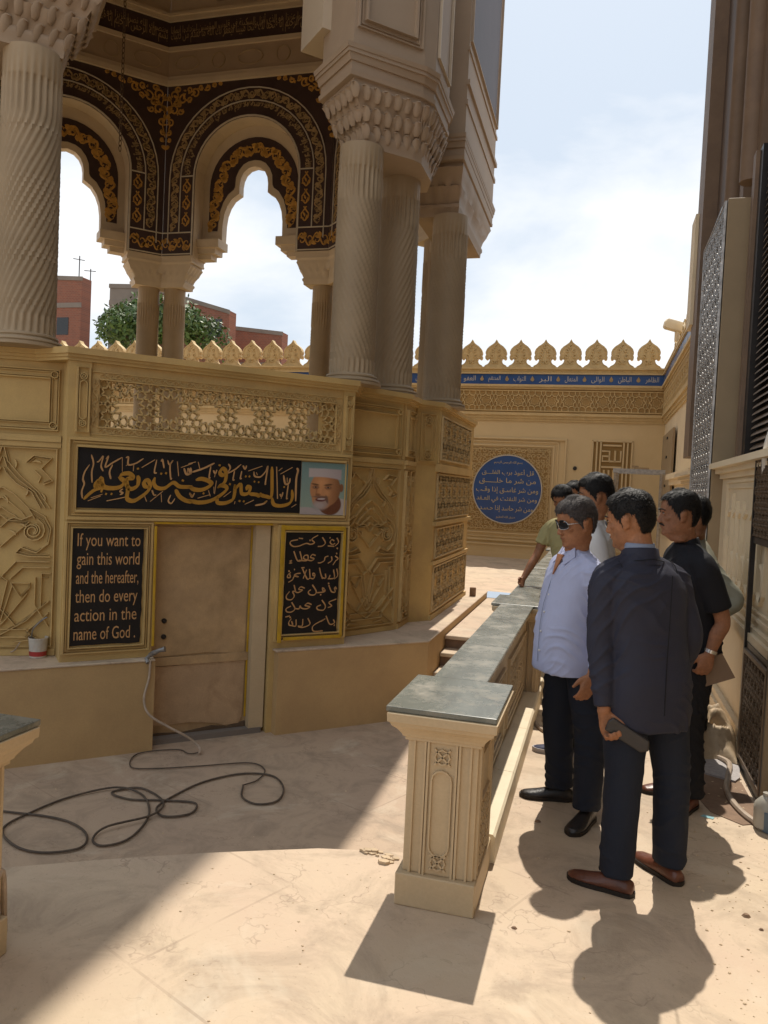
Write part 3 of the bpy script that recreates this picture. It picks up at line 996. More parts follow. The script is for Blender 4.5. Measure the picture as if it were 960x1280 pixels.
# small mouldings under the parapet, on the corner panels
for T, l in ((fCR, lCR), (fCL, lCL), (fRR, lRR), (fRL, lRL)):
    boxes('wall_moulding', 'stone', tomb, T, [((0, 1.80, 0), (l, 1.83, .014)), ((0, 1.832, 0), (l, 1.868, .024)), ((0, .562, 0), (l, .60, .012))])

# carved arabesque panels on the corner faces
def arabesque(T, l, v0=.62, v1=1.79):
    g = G()
    c = l / 2; W = l / 2 - .035; H = v1 - v0; h = .025
    def both(pts, w=.008, hh=h):
        w = w * .78
        cxm = sum(q[0] for q in pts) / len(pts); cym = sum(q[1] for q in pts) / len(pts)
        if len(pts) > 2:
            inn = [(max(0.0, cxm + (q[0] - cxm) * .86), cym + (q[1] - cym) * .86) for q in pts]
            for s__ in (1, -1): g.strip([(c + s__ * x * W, v0 + y * H) for x, y in inn], w * .55, hh * .6, T)
        g.strip([(c + x * W, v0 + y * H) for x, y in pts], w, hh, T)
        g.strip([(c - x * W, v0 + y * H) for x, y in pts], w, hh, T)
    g.strip(rect(.022, v0, l - .022, v1), .010, h, T, closed=True)
    # upper ogee
    for k, s_ in enumerate((1.0, .90, .80)):
        both([(0.02, 1.0 - .05 * k), (.10 * s_, .93 - .03 * k), (.35 * s_, .86 - .02 * k), (.72 * s_, .78), (.95 * s_, .70)], .007)
    for k in range(3):
        s_ = 1 - .25 * k
        both([(0, .80 - .05 * k), (.22 * s_, .77 - .045 * k), (.52 * s_, .70 - .02 * k), (.66 * s_, .645)], .008)
    both([(0, .66), (.12, .635), (.25, .65), (.40, .64), (.62, .665)], .010)
    both([(0.0, .60), (.14, .635), (.55, .63), (.12, .53), (0, .50)], .008)
    # scrolls
    for sc in (1.0, .62):
        g.strip([(c + x, y) for x, y in spiral(.62 * W, v0 + .585 * H, .26 * W * sc, 1.2, -1.4, 16, .25)], .008, h, T)
        g.strip([(c - x, y) for x, y in spiral(.62 * W, v0 + .585 * H, .26 * W * sc, 1.2, -1.4, 16, .25)], .008, h, T)
    both([(.55, .70), (.85, .66), (.98, .60), (.93, .52), (.70, .475), (.40, .50), (.30, .47), (.55, .455), (.98, .455)], .009)
    both([(.45, .93), (.60, .965), (.95, .955), (.75, .90), (.98, .84), (.80, .82)], .008)
    both([(.62, .89), (.75, .86), (.70, .83)], .010)
    # stepped geometry
    both([(.98, .43), (.32, .43), (.10, .37), (.0, .34)], .008)
    both([(.98, .40), (.45, .40), (.20, .34)], .008)
    both([(1.0, .37), (.82, .37), (.82, .20), (.55, .13), (.0, .05)], .008)
    both([(.70, .35), (.70, .21), (.98, .10)], .008)
    both([(.0, .36), (.16, .33), (.0, .14)], .008)
    both([(.22, .32), (.60, .32), (.60, .30), (.42, .25), (.22, .32)], .006)
    both([(.26, .31), (.05, .13)], .007)
    both([(.55, .27), (.10, .12), (0, .10)], .007)
    both([(0, .20), (.35, .10), (.98, .23)], .007)
    both([(.98, .17), (.55, .07), (.98, .01)], .007)
    both([(0, .085), (.55, .085), (.62, .065), (.55, .045), (0, .045)], .007)
    both([(.3, .02), (.6, .03), (.75, .0)], .007)
    # small leaf fillers
    for (x, y, a) in ((.25, .90, 1.2), (.45, .76, .8), (.3, .56, 2.0), (.8, .50, .3), (.75, .93, 2.6), (.12, .72, 1.5), (.5, .60, 2.2), (.85, .74, 1.6)):
        for s_ in (1, -1):
            leaf(g, c + s_ * x * W, v0 + y * H, a if s_ > 0 else math.pi - a, .05, .014, h, T)
    return stf(g.obj('carved_relief', M['carved'], tomb))
arabesque(fCR, lCR); arabesque(fCL, lCL); arabesque(fRR, lRR); arabesque(fRL, lRL)

# mouldings framing the lettering boards on the door face
def frame_moulding(T, u0, v0, u1, v1, w=.05, name='board_frame', par=None, m='stone'):
    g = G()
    g.strip(rect(u0 + w * .18, v0 + w * .18, u1 - w * .18, v1 - w * .18), w * .36, .022, T, closed=True, w2=.8)
    g.strip(rect(u0 + w * .50, v0 + w * .50, u1 - w * .50, v1 - w * .50), w * .22, .012, T, closed=True)
    g.strip(rect(u0 + w * .84, v0 + w * .84, u1 - w * .84, v1 - w * .84), w * .30, .026, T, closed=True, w2=.7)
    return g.obj(name, M[m], par or tomb)
X = lambda x: (x + 2.96) * math.sqrt(2)
frame_moulding(fF1, X(-2.957), 1.388, X(-1.663), 1.868, .062)
frame_moulding(fF1, X(-2.957), .603, X(-2.602), 1.383, .046)
frame_moulding(fF1, X(-2.035), .603, X(-1.663), 1.383, .056)

def smooth_path(P, k=8):
    P = np.asarray(P, float); E = np.vstack([2 * P[0] - P[1], P, 2 * P[-1] - P[-2]]); Q = []
    for i in range(1, len(E) - 2):
        for t in np.linspace(0, 1, k, endpoint=False):
            p0, p1, p2, p3 = E[i - 1], E[i], E[i + 1], E[i + 2]
            Q.append(.5 * ((2 * p1) + (-p0 + p2) * t + (2 * p0 - 5 * p1 + 4 * p2 - p3) * t * t + (-p0 + 3 * p1 - 3 * p2 + p3) * t ** 3))
    Q.append(P[-1]); return np.array(Q)

# =================================================================== LETTERING BOARDS
TB = lambda d: (lambda V: fF1(V + np.array([0, 0, d])))
# long Arabic board, strokes traced from the lettering; (px,py) of the crop -> board plane
sgn_b = thing('sign_board', fF1([(X(-2.42), 1.46, 0)])[0], 'long black board with golden Arabic calligraphy above the door', 'sign')
g = G(); g.box((X(-2.914), 1.459, 0), (X(-1.931), 1.812, .010), T=fF1); g.obj('board', M['black'], sgn_b)
SG = [(0.45,[(0.1356,1.768),(0.1486,1.7182),(0.1409,1.6686),(0.1443,1.6056)]),(0.5,[(0.1275,1.71),(0.1024,1.6667),(0.0939,1.6244),(0.1014,1.5967),(0.0896,1.5543),(0.0942,1.5124)]),(1.15,[(0.101,1.507),(0.133,1.5418),(0.1656,1.5677),(0.1955,1.5794)]),(1.2,[(0.1964,1.5512),(0.202,1.5868),(0.1808,1.6142),(0.1644,1.6029),(0.1685,1.5819),(0.1936,1.6359),(0.2087,1.587),(0.2601,1.5784),(0.3077,1.591),(0.3409,1.6355),(0.3755,1.6442),(0.3536,1.6684),(0.3122,1.6628),(0.2922,1.6404)]),(1.2,[(0.292,1.6475),(0.3275,1.6205),(0.3568,1.5786),(0.3983,1.5947),(0.4076,1.6312),(0.4016,1.6599)]),(1.2,[(0.3406,1.6426),(0.3466,1.571),(0.3449,1.5206),(0.3803,1.5073),(0.4218,1.5304),(0.4631,1.5682),(0.4761,1.6051),(0.4607,1.6336),(0.4398,1.6218),(0.4478,1.5967),(0.4765,1.5942)]),(1.1,[(0.503,1.6537),(0.497,1.6206),(0.5161,1.5921),(0.5633,1.5903),(0.6133,1.6255),(0.651,1.6049),(0.6959,1.6029),(0.7333,1.6082)]),(1.15,[(0.6296,1.5855),(0.6533,1.5456),(0.6916,1.5208),(0.7371,1.511)]),(0.45,[(0.1671,1.7262),(0.1802,1.734),(0.2008,1.7634),(0.1912,1.7064),(0.2037,1.6753)]),(0.5,[(0.2169,1.7467),(0.23,1.7616),(0.2151,1.7006),(0.255,1.7276),(0.3087,1.7627)]),(0.5,[(0.2553,1.7169),(0.2397,1.6735),(0.248,1.6313)]),(0.3,[(0.3087,1.7627),(0.3117,1.6771)]),(0.5,[(0.3295,1.7603),(0.3433,1.7647),(0.3448,1.7218),(0.3864,1.7312),(0.4311,1.7626)]),(0.45,[(0.3312,1.7139),(0.3447,1.7253)]),(0.5,[(0.3762,1.7234),(0.3741,1.6838)]),(0.6,[(0.4225,1.7079),(0.4991,1.7592)]),(0.45,[(0.5099,1.7598),(0.4982,1.6863),(0.5128,1.6797)]),(0.45,[(0.5355,1.7503),(0.5438,1.7618),(0.5551,1.7111)]),(0.45,[(0.5752,1.7599),(0.5871,1.7348),(0.6081,1.7617),(0.5909,1.7313),(0.5976,1.6507),(0.6048,1.6547)]),(0.5,[(0.6341,1.7558),(0.6449,1.6676)]),(0.55,[(0.6577,1.7201),(0.7277,1.7499)]),(0.6,[(0.6764,1.7174),(0.6928,1.681),(0.7187,1.6897),(0.7174,1.7232)]),(0.5,[(0.6988,1.7185),(0.7001,1.6851)]),(0.5,[(0.1245,1.4994),(0.1938,1.5298)]),(0.45,[(0.1405,1.5175),(0.2035,1.5408)]),(0.6,[(0.2285,1.5026),(0.3308,1.5273)]),(0.45,[(0.3186,1.5771),(0.3018,1.5622),(0.3195,1.5521),(0.3026,1.5407)]),(0.5,[(0.4797,1.5068),(0.5531,1.5715)]),(0.45,[(0.4426,1.5456),(0.4582,1.5061)]),(0.4,[(0.4879,1.5764),(0.4997,1.5476),(0.5141,1.5481)]),(0.4,[(0.5428,1.5565),(0.5483,1.5052)]),(0.45,[(0.6014,1.5512),(0.5881,1.5138),(0.607,1.4996),(0.628,1.5299)]),(1.2,[(0.3946,1.6992),(0.4072,1.702)]),(1.2,[(0.2203,1.5449),(0.2286,1.5417)]),(1.2,[(0.2509,1.546),(0.2592,1.5428)]),(1.2,[(0.5345,1.6793),(0.5441,1.6754)]),(1.2,[(0.5634,1.6836),(0.5731,1.6797)]),(1.2,[(0.6659,1.6441),(0.678,1.6387)]),(1.1,[(0.7162,1.5627),(0.7356,1.5484)]),(1.2,[(0.7084,1.605),(0.7543,1.5881),(0.8075,1.5939),(0.8523,1.6259),(0.8362,1.6441),(0.7896,1.6571),(0.7519,1.6479)]),(1.2,[(0.7116,1.5229),(0.7726,1.5098),(0.8412,1.5195),(0.902,1.5518),(0.9475,1.5916),(0.9465,1.6145),(0.9148,1.6209),(0.892,1.6047)]),(1.2,[(0.892,1.6047),(0.9374,1.6447),(0.9426,1.706),(0.9221,1.7278),(0.9049,1.7079),(0.912,1.6892),(0.9395,1.6867)]),(1.15,[(0.8942,1.5516),(0.8958,1.5135),(0.9429,1.5111),(0.9896,1.5317),(1.0038,1.5707),(1.0052,1.6322)]),(1.1,[(1.0052,1.6322),(1.0101,1.6094),(1.0411,1.6337),(1.0516,1.5762),(1.092,1.5777),(1.1067,1.6132),(1.0861,1.6201),(1.083,1.5967)]),(1.1,[(1.1002,1.5741),(1.1493,1.5719),(1.1702,1.5648),(1.1817,1.5848)]),(1.1,[(1.1698,1.5726),(1.2158,1.5625),(1.2531,1.5677),(1.2521,1.6818),(1.2487,1.7564)]),(1.1,[(1.2578,1.556),(1.2723,1.5131),(1.3192,1.5041),(1.3781,1.5201),(1.4002,1.5608),(1.3952,1.6125)]),(0.7,[(1.2805,1.7581),(1.2959,1.5494)]),(0.7,[(1.4228,1.7575),(1.4324,1.738),(1.4221,1.6816),(1.4246,1.5375)]),(0.55,[(0.7028,1.7463),(0.7475,1.7599)]),(0.6,[(0.7274,1.6954),(0.7947,1.7212),(0.8662,1.759)]),(0.5,[(0.7626,1.7608),(0.7759,1.7128)]),(0.45,[(0.8439,1.7389),(0.8351,1.6705),(0.8445,1.6671)]),(0.5,[(0.8604,1.7133),(0.8743,1.695),(0.8834,1.7182)]),(0.4,[(0.8741,1.6988),(0.8698,1.6721)]),(0.5,[(0.9561,1.7601),(0.9691,1.734),(0.9546,1.7027),(0.9973,1.724),(1.0397,1.7608)]),(0.45,[(0.9976,1.7163),(0.9904,1.6623),(1.0,1.6612)]),(0.45,[(1.0455,1.7187),(1.0379,1.6721),(1.0475,1.6726)]),(0.5,[(1.052,1.7538),(1.0675,1.7314),(1.0761,1.755)]),(0.55,[(1.0898,1.7209),(1.1822,1.7568)]),(0.5,[(1.1265,1.7189),(1.1317,1.6919),(1.1525,1.6851),(1.1769,1.6902),(1.2084,1.7269),(1.2196,1.7549),(1.2078,1.6485),(1.2137,1.6448)]),(0.4,[(1.1429,1.7158),(1.152,1.6968)]),(0.5,[(1.3096,1.7121),(1.3926,1.76)]),(0.5,[(1.3204,1.7522),(1.296,1.7312)]),(0.6,[(1.3311,1.7052),(1.3464,1.6504),(1.3718,1.6554),(1.3788,1.6876)]),(0.45,[(1.3573,1.6906),(1.3588,1.6589)]),(0.45,[(1.3679,1.6473),(1.3591,1.5594),(1.3679,1.5557)]),(0.5,[(1.3113,1.5816),(1.3248,1.5662),(1.332,1.5942)]),(0.4,[(1.3248,1.5662),(1.3213,1.5502)]),(0.45,[(0.8824,1.6499),(0.8742,1.5661)]),(0.5,[(0.7678,1.536),(0.8473,1.5613)]),(0.4,[(0.8346,1.5873),(0.8477,1.55)]),(0.4,[(0.8684,1.6114),(0.8701,1.5697)]),(0.5,[(0.9335,1.5491),(0.9794,1.5851)]),(0.5,[(0.7174,1.568),(0.7334,1.5423),(0.7475,1.5691)]),(0.55,[(1.0748,1.5073),(1.1345,1.5363)]),(0.6,[(1.1442,1.5015),(1.2013,1.5149),(1.2253,1.5353)]),(0.4,[(1.0098,1.5247),(1.005,1.5053)]),(0.5,[(0.7039,1.7203),(0.7164,1.6874),(0.7238,1.6915)]),(0.5,[(1.3964,1.4967),(1.4299,1.5176)]),(1.2,[(0.8939,1.7491),(0.9057,1.746)]),(1.2,[(0.9654,1.6344),(0.9759,1.6295)]),(1.2,[(1.0336,1.5293),(1.0442,1.5257)]),(1.2,[(1.0618,1.5278),(1.0716,1.5243)]),(1.2,[(1.0694,1.6875),(1.0777,1.6832)]),(1.2,[(1.0936,1.6886),(1.1019,1.6843)]),(1.1,[(1.1292,1.6568),(1.1375,1.6533)]),(1.1,[(1.158,1.6542),(1.1664,1.6506)]),(1.2,[(0.7993,1.5694),(0.8086,1.5652)]),(1.1,[(1.3346,1.63),(1.3432,1.6264)]),(1.1,[(1.2076,1.523),(1.2213,1.5312)])]
g = G(); g2 = G()
for (wgt, pts) in SG:
    P = np.array(pts, float)
    # smooth by Catmull-Rom
    if len(P) > 2:
        Q = []
        E = np.vstack([2 * P[0] - P[1], P, 2 * P[-1] - P[-2]])
        for i in range(1, len(E) - 2):
            for t in np.linspace(0, 1, 6, endpoint=False):
                p0, p1, p2, p3 = E[i - 1], E[i], E[i + 1], E[i + 2]
                Q.append(.5 * ((2 * p1) + (-p0 + p2) * t + (2 * p0 - 5 * p1 + 4 * p2 - p3) * t * t + (-p0 + 3 * p1 - 3 * p2 + p3) * t ** 3))
        Q.append(P[-1]); P = np.array(Q)
    n = len(P)
    d = np.gradient(P, axis=0) if n > 2 else np.tile(P[1] - P[0], (2, 1))
    ang = np.arctan2(d[:, 1], d[:, 0])
    pen = 0.55 + 0.45 * np.abs(np.sin(ang - R(55)))        # broad nib held slanting
    tt = np.linspace(0, 1, n)
    tap = np.clip(np.minimum(tt, 1 - tt) * 6 + .45, 0, 1)
    w = .0235 * wgt * pen * tap
    (g if wgt >= .8 else g2).strip(P, w, .0035, TB(.010), w2=.95)
stf(g.obj('calligraphy', M['sign_gold'], sgn_b))
stf(g2.obj('vowel_marks', M['sign_cream'], sgn_b))

# portrait print at the right end of the board
pr = thing('portrait_print', fF1([(X(-1.80), 1.455, 0)])[0], 'portrait print of a smiling man in white cap right of the calligraphy board', 'picture')
pu0, pu1, pv0, pv1 = X(-1.928), X(-1.686), 1.452, 1.802
PW, PH = pu1 - pu0, pv1 - pv0
M['print'] = mat('printed_portrait', (.5, .5, .5), .35, .05, 6)
nt_ = M['print'].node_tree
ca = nt_.nodes.new("ShaderNodeVertexColor"); ca.layer_name = 'ink'
nt_.links.new(ca.outputs['Color'], nt_.nodes['Principled BSDF'].inputs['Base Color'])
g = G(); g.box((pu0, pv0, 0), (pu1, pv1, .010), T=fF1); g.obj('print_backing', M['ivory'], pr)
nx_, ny_ = 84, 100
xx, yy = np.meshgrid(np.linspace(0, 1, nx_), np.linspace(0, 1, ny_))
def sm(d, w=.02): return np.clip(.5 - d / w, 0, 1) ** 1.0
def ell(cx, cy, rx, ry, a=0.0):
    dx, dy = xx - cx, yy - cy; c_, s_ = math.cos(a), math.sin(a)
    return np.sqrt(((dx * c_ + dy * s_) / rx) ** 2 + ((-dx * s_ + dy * c_) / ry) ** 2) - 1
col_ = np.ones((ny_, nx_, 3)) * np.array((.17, .27, .27)); col_ += (yy[..., None] * np.array((.12, .09, .02)))
def paint(m, c):
    global col_
    c = np.asarray(c, float); col_ = col_ * (1 - m[..., None]) + (c if c.ndim == 3 else c[None, None]) * m[..., None]
nz_ = vnoise2 = np.random.default_rng(2).normal(size=(ny_, nx_, 1)) * .006
paint(sm(ell(.10, 1.22, .62, .36), .06), (.42, .36, .35)); paint(sm(ell(.86, 1.02, .34, .34), .06), (.46, .40, .38))
paint(sm(ell(.62, .78, .26, .22, .2), .08), (.15, .055, .028))
paint(sm(ell(.87, .47, .045, .08), .2), (.24, .10, .05))
sh_ = np.clip((xx - .42) / .46, 0, 1)
fc = np.array((.46, .22, .10)) * (1 - .66 * sh_[..., None] ** 1.6) + np.array((.02, .005, .002))
hl_ = np.exp(-((xx - .45) ** 2 / .02 + (yy - .38) ** 2 / .012)) + .9 * np.exp(-((xx - .56) ** 2 / .006 + (yy - .58) ** 2 / .006)) + .6 * np.exp(-((xx - .42) ** 2 / .0012 + (yy - .55) ** 2 / .012))
fc = fc + hl_[..., None] * np.array((.14, .075, .03))
fm = np.maximum(sm(ell(.52, .50, .33, .34), .05), sm(ell(.47, .68, .23, .21, -.2), .06))
paint(fm, fc)
paint(sm(ell(.30, .42, .085, .016, .12), .5) * .8, (.06, .03, .02)); paint(sm(ell(.58, .42, .095, .018, -.12), .5) * .8, (.06, .03, .02))
for ex in (.31, .58):
    paint(sm(ell(ex, .475, .075, .035), .6) * .6, (.10, .035, .02)); paint(sm(ell(ex, .472, .045, .014), .5) * .8, (.30, .22, .17)); paint(sm(ell(ex, .472, .018, .015), .4), (.03, .015, .012))
paint(sm(ell(.37, .615, .055, .022), .7) * .6, (.12, .04, .02)); paint(sm(ell(.33, .56, .015, .09, .1), .9) * .4, (.15, .05, .025))
paint(sm(ell(.42, .80, .17, .115, -.15), .5) * .75, (.34, .29, .28)); paint(sm(ell(.56, .70, .03, .08, -.3), .6) * .7, (.08, .05, .045)); paint(sm(ell(.42, .655, .16, .022, .0), .6) * .75, (.12, .08, .07))
paint(sm(ell(.43, .705, .115, .042, -.05), .3), (.13, .03, .025)); paint(sm(ell(.44, .695, .085, .018, -.05), .4), (.52, .44, .42))
paint(sm(ell(.40, .82, .10, .06), .8) * .5, (.44, .40, .40))
cap = sm(np.maximum(np.maximum(.11 - yy + .02 * np.abs(xx - .5), yy - (.29 + .05 * (xx - .2) - .03 * np.sin((xx - .15) * 4.2))), np.maximum(.15 + .02 * yy - xx, xx - .86)), .02)
paint(cap, np.stack([.50 - .10 * sh_, .43 - .10 * sh_, .42 - .09 * sh_], 2))
col_ = np.clip(col_ + nz_, 0.005, 1)
V_ = fF1(np.stack([pu0 + xx.ravel() * PW, pv0 + (1 - yy.ravel()) * PH, np.full(xx.size, .0108)], 1))
F_ = [(j * nx_ + i, j * nx_ + i + 1, (j + 1) * nx_ + i + 1, (j + 1) * nx_ + i) for j in range(ny_ - 1) for i in range(nx_ - 1)]
g = G(); g.add(V_, F_); po = g.obj('printed_photo', M['print'], pr, recalc=False)
at_ = po.data.color_attributes.new('ink', 'FLOAT_COLOR', 'POINT')
at_.data.foreach_set('color', np.concatenate([col_.reshape(-1, 3), np.ones((xx.size, 1))], 1).ravel().astype(np.float32))

# English board
def wavy_board(u0, v0, u1, v1, amp=.006, seed=1):
    rr = random.Random(seed); pts = []
    n = 14
    pts += [(u0 + (u1 - u0) * k / 6, v0 + rr.uniform(-amp, amp)) for k in range(6)]
    pts += [(u1 + rr.uniform(-amp, amp), v0 + (v1 - v0) * k / n) for k in range(n)]
    pts += [(u1 - (u1 - u0) * k / 6, v1 + rr.uniform(-amp, amp)) for k in range(6)]
    pts += [(u0 + rr.uniform(-amp, amp), v1 - (v1 - v0) * k / n) for k in range(n)]
    return pts
en = thing('sign_board', fF1([(X(-2.78), .65, 0)])[0], 'black board with English lettering left of the door', 'sign')
g = G(); g.prism(wavy_board(X(-2.927), .655, X(-2.642), 1.342, .004, 3), 0, .010, T=fF1); g.obj('board', M['black'], en)
g = G()
lines = ["If you want to", "gain this world", "and the hereafter,", "then do every", "action in the", "name of God ."]
v = 1.325
lh = (1.325 - .665) / 6
for k, s_ in enumerate(lines):
    asc = .80; 
    V, F = text_mesh(s_, 3)
    lo = V.min(0); hi = V.max(0)
    u0 = X(-2.906) - (.001 * k); u1 = X(-2.655) - .002 * k
    if k == 5: u1 -= .002
    sy = lh / 1.02
    U = np.zeros_like(V); U[:, 0] = u0 + (V[:, 0] - lo[0]) * (u1 - u0) / (hi[0] - lo[0])
    U[:, 1] = v - lh * .80 + V[:, 1] * sy
    U[:, 2] = .0125
    if k == 5: U[:, 1] += 0
    g.add(fF1(U), F)
    v -= lh
stf(g.obj('lettering', M['sign_cream'], en, recalc=False))
# Arabic board
ab = thing('sign_board', fF1([(X(-1.85), .65, 0)])[0], 'black board with hand painted Arabic lines in a yellow taped frame right of the door', 'sign')
g = G(); g.prism(wavy_board(X(-1.990), .648, X(-1.709), 1.338, .004, 9), 0, .010, T=fF1); g.obj('board', M['black'], ab)
g = G()
HP = [[(1.7409,1.298),(1.7542,1.2669),(1.7299,1.242)],[(1.743,1.2283),(1.7516,1.2233)],[(1.7213,1.2761),(1.7037,1.2853),(1.691,1.2666),(1.7089,1.2512),(1.7291,1.2594)],[(1.6752,1.2418),(1.7232,1.2388)],[(1.686,1.2975),(1.6916,1.2963)],[(1.6316,1.3002),(1.6551,1.2634),(1.6345,1.2417),(1.601,1.2379)],[(1.5986,1.314),(1.5551,1.2873),(1.5743,1.263),(1.5469,1.2524),(1.52,1.2584),(1.4939,1.2522),(1.4617,1.24),(1.4227,1.2381),(1.3992,1.2561),(1.408,1.2742),(1.4532,1.2823)],[(1.5376,1.278),(1.5455,1.2793)],[(1.4592,1.2927),(1.4888,1.2899)],[(1.7395,1.1891),(1.7477,1.1909)],[(1.7334,1.1735),(1.7564,1.1547),(1.7386,1.1393),(1.7194,1.1114)],[(1.7061,1.1705),(1.7089,1.1426),(1.6812,1.1229)],[(1.6821,1.1725),(1.6587,1.1645),(1.653,1.1417),(1.6267,1.1277),(1.6065,1.1272)],[(1.5872,1.1771),(1.5635,1.1833),(1.5511,1.165),(1.5769,1.1557),(1.5589,1.1423),(1.5321,1.1467),(1.5019,1.1561),(1.5055,1.1755),(1.5306,1.1773),(1.5256,1.1437),(1.4662,1.1453)],[(1.4713,1.2048),(1.489,1.1488)],[(1.4275,1.206),(1.4565,1.1442),(1.4893,1.1427)],[(1.4001,1.1397),(1.4155,1.1432),(1.4007,1.1264),(1.4181,1.1287)],[(1.7503,1.0862),(1.7596,1.0392),(1.7346,1.0146)],[(1.7258,1.0802),(1.7341,1.024),(1.6864,1.0174)],[(1.7022,1.0432),(1.6919,1.0185)],[(1.6656,1.0531),(1.6691,1.0239),(1.6385,1.0257)],[(1.6202,1.0938),(1.6302,1.0567),(1.647,1.0181)],[(1.5886,1.0542),(1.573,1.0575),(1.5772,1.0402),(1.5902,1.0474),(1.5795,1.0205),(1.5613,1.0233)],[(1.547,1.0854),(1.5548,1.0197)],[(1.4952,1.0891),(1.5329,1.0201),(1.5525,1.0259)],[(1.5253,1.0814),(1.5037,1.0219)],[(1.4871,1.0941),(1.5094,1.0962)],[(1.4822,1.0588),(1.4574,1.0561),(1.4383,1.0461),(1.4682,1.0347),(1.4387,1.0382),(1.4267,1.016),(1.3983,0.9996)],[(1.4126,1.0658),(1.3928,1.048),(1.3909,1.0323),(1.4103,1.032),(1.4054,1.0538)],[(1.3949,1.0721),(1.4045,1.0744)],[(1.4352,1.0837),(1.4404,1.0837)],[(1.7442,0.9614),(1.7559,0.9474),(1.739,0.954),(1.7459,0.927),(1.7182,0.9296),(1.6955,0.9737)],[(1.6895,0.9844),(1.6982,0.9873)],[(1.6639,0.9496),(1.6487,0.9561),(1.6551,0.9355),(1.667,0.9433),(1.6636,0.9291),(1.6097,0.9244)],[(1.5735,0.9788),(1.6039,0.9338),(1.5902,0.9107),(1.5567,0.9135),(1.5458,0.9322),(1.5631,0.9459)],[(1.6347,0.9107),(1.6415,0.9093)],[(1.518,0.9574),(1.4892,0.9672),(1.4755,0.9505),(1.5021,0.9449),(1.4732,0.9298),(1.4501,0.9347)],[(1.4401,0.9805),(1.4541,0.9315)],[(1.4533,0.9364),(1.4317,0.937),(1.4448,0.9075),(1.4264,0.8837),(1.3951,0.8871),(1.3876,0.9091),(1.4096,0.9376)],[(1.7568,0.8766),(1.7027,0.8565),(1.7246,0.8308),(1.6963,0.8205)],[(1.6494,0.8737),(1.6766,0.8324),(1.663,0.8043),(1.6221,0.8096),(1.6144,0.8284),(1.6423,0.8398)],[(1.5733,0.8453),(1.5462,0.8554),(1.527,0.8407),(1.562,0.8303),(1.5347,0.8178),(1.5013,0.8233),(1.49,0.839),(1.4818,0.8197),(1.4488,0.8246)],[(1.4286,0.8654),(1.4535,0.822),(1.4303,0.8009),(1.3978,0.8028),(1.3904,0.8231),(1.4233,0.8401)],[(1.7418,0.7362),(1.7512,0.7139),(1.7158,0.7061),(1.6855,0.7636)],[(1.7479,0.6971),(1.7535,0.6956)],[(1.6809,0.7451),(1.6466,0.7249),(1.673,0.7405),(1.6002,0.7065),(1.5867,0.6812),(1.6024,0.6619),(1.6647,0.6618)],[(1.5511,0.7538),(1.5677,0.713),(1.5208,0.6937),(1.4842,0.6985)],[(1.5148,0.7492),(1.511,0.7034),(1.4807,0.7036)],[(1.4655,0.7483),(1.4649,0.7056),(1.4346,0.7095)],[(1.4311,0.7559),(1.414,0.7323),(1.4188,0.7126),(1.4423,0.7128),(1.4332,0.7388)],[(1.3877,0.7687),(1.4185,0.7747)],[(1.4177,0.7638),(1.4268,0.7658)]]
for pts in HP:
    P_ = smooth_path([(q[0], q[1], 0) for q in pts], 5)[:, :2] if len(pts) > 2 else np.array(pts)
    n = len(P_); d_ = np.gradient(P_, axis=0) if n > 2 else np.tile(P_[1] - P_[0], (2, 1))
    an_ = np.arctan2(d_[:, 1], d_[:, 0])
    ln_ = np.linalg.norm(np.diff(P_, axis=0), axis=1).sum()
    g.strip(P_, (.0105 if ln_ < .02 else .0078 * (.55 + .6 * np.abs(np.sin(an_ - R(50))))), .003, TB(.010), w2=.95)
stf(g.obj('lettering', M['sign_cream'], ab, recalc=False))
# strips of masking tape
g = G()
T = TB(.027)
g.strip([(X(-1.995) - .022, .60), (X(-1.995) - .024, 1.38)], .030, .002, T)
g.strip([(X(-1.705) + .018, .62), (X(-1.705) + .016, 1.36)], .022, .002, T)
g.strip([(X(-1.995) - .01, 1.362), (X(-1.705) + .02, 1.362)], .030, .002, T)
g.strip([(X(-1.99), .625), (X(-1.705) + .02, .622)], .022, .002, T)
g.obj('masking_tape', M['yellow'], ab)
g = G()
g.strip([(X(-2.59), .63), (X(-2.595), 1.36)], .016, .002, T); g.strip([(X(-2.60), 1.378), (X(-2.06), 1.382)], .014, .002, TB(.012))
g.obj('masking_tape', M['yellow'], tomb)

# =================================================================== DOOR
door = thing('door', fF1([(X(-2.33), 0, -.10)])[0], 'dusty boarded-up brown door under the black calligraphy board', 'door')
M['plywood'] = mat('dusty_plywood', (0.42, 0.28, 0.145), .7, .28, 3.2, .2, 12, dirt=(.45, .31, .18), dirt_amt=.7, dscale=1.6, fine=.05)
M['plywood2'] = mat('pale_plywood', (0.46, 0.31, 0.18), .7, .16, 2.5, .2, 12, dirt=(.28, .17, .09), dirt_amt=.7, dscale=2.6, fine=.05)
g = G(); g.box((.4, .03, -.110), (1.28, 1.37, -.098), T=fF1); g.obj('door_leaf', M['plywood'], door)
g = G(); g.prism([(.50, .115), (.62, .095), (.80, .10), (.98, .075), (1.03, .055), (1.13, .06), (1.15, .11), (1.155, .48), (1.0, .49), (.7, .47), (.50, .475)], -.098, -.088, T=fF1); g.obj('plywood_sheet', M['plywood2'], door)
g = G(); g.prism([(.50, .53), (.9, .545), (1.15, .52), (1.16, 1.34), (.9, 1.352), (.50, 1.35)], -.098, -.090, T=fF1); g.obj('plywood_sheet', M['plywood'], door)
g = G(); g.box((.50, .477, -.098), (1.17, .53, -.080), T=fF1); g.obj('crossbar', M['plywood'], door)
g = G(); g.box((.46, .0, -.10), (1.26, .035, -.02), T=fF1); g.obj('threshold', M['concrete'], door)
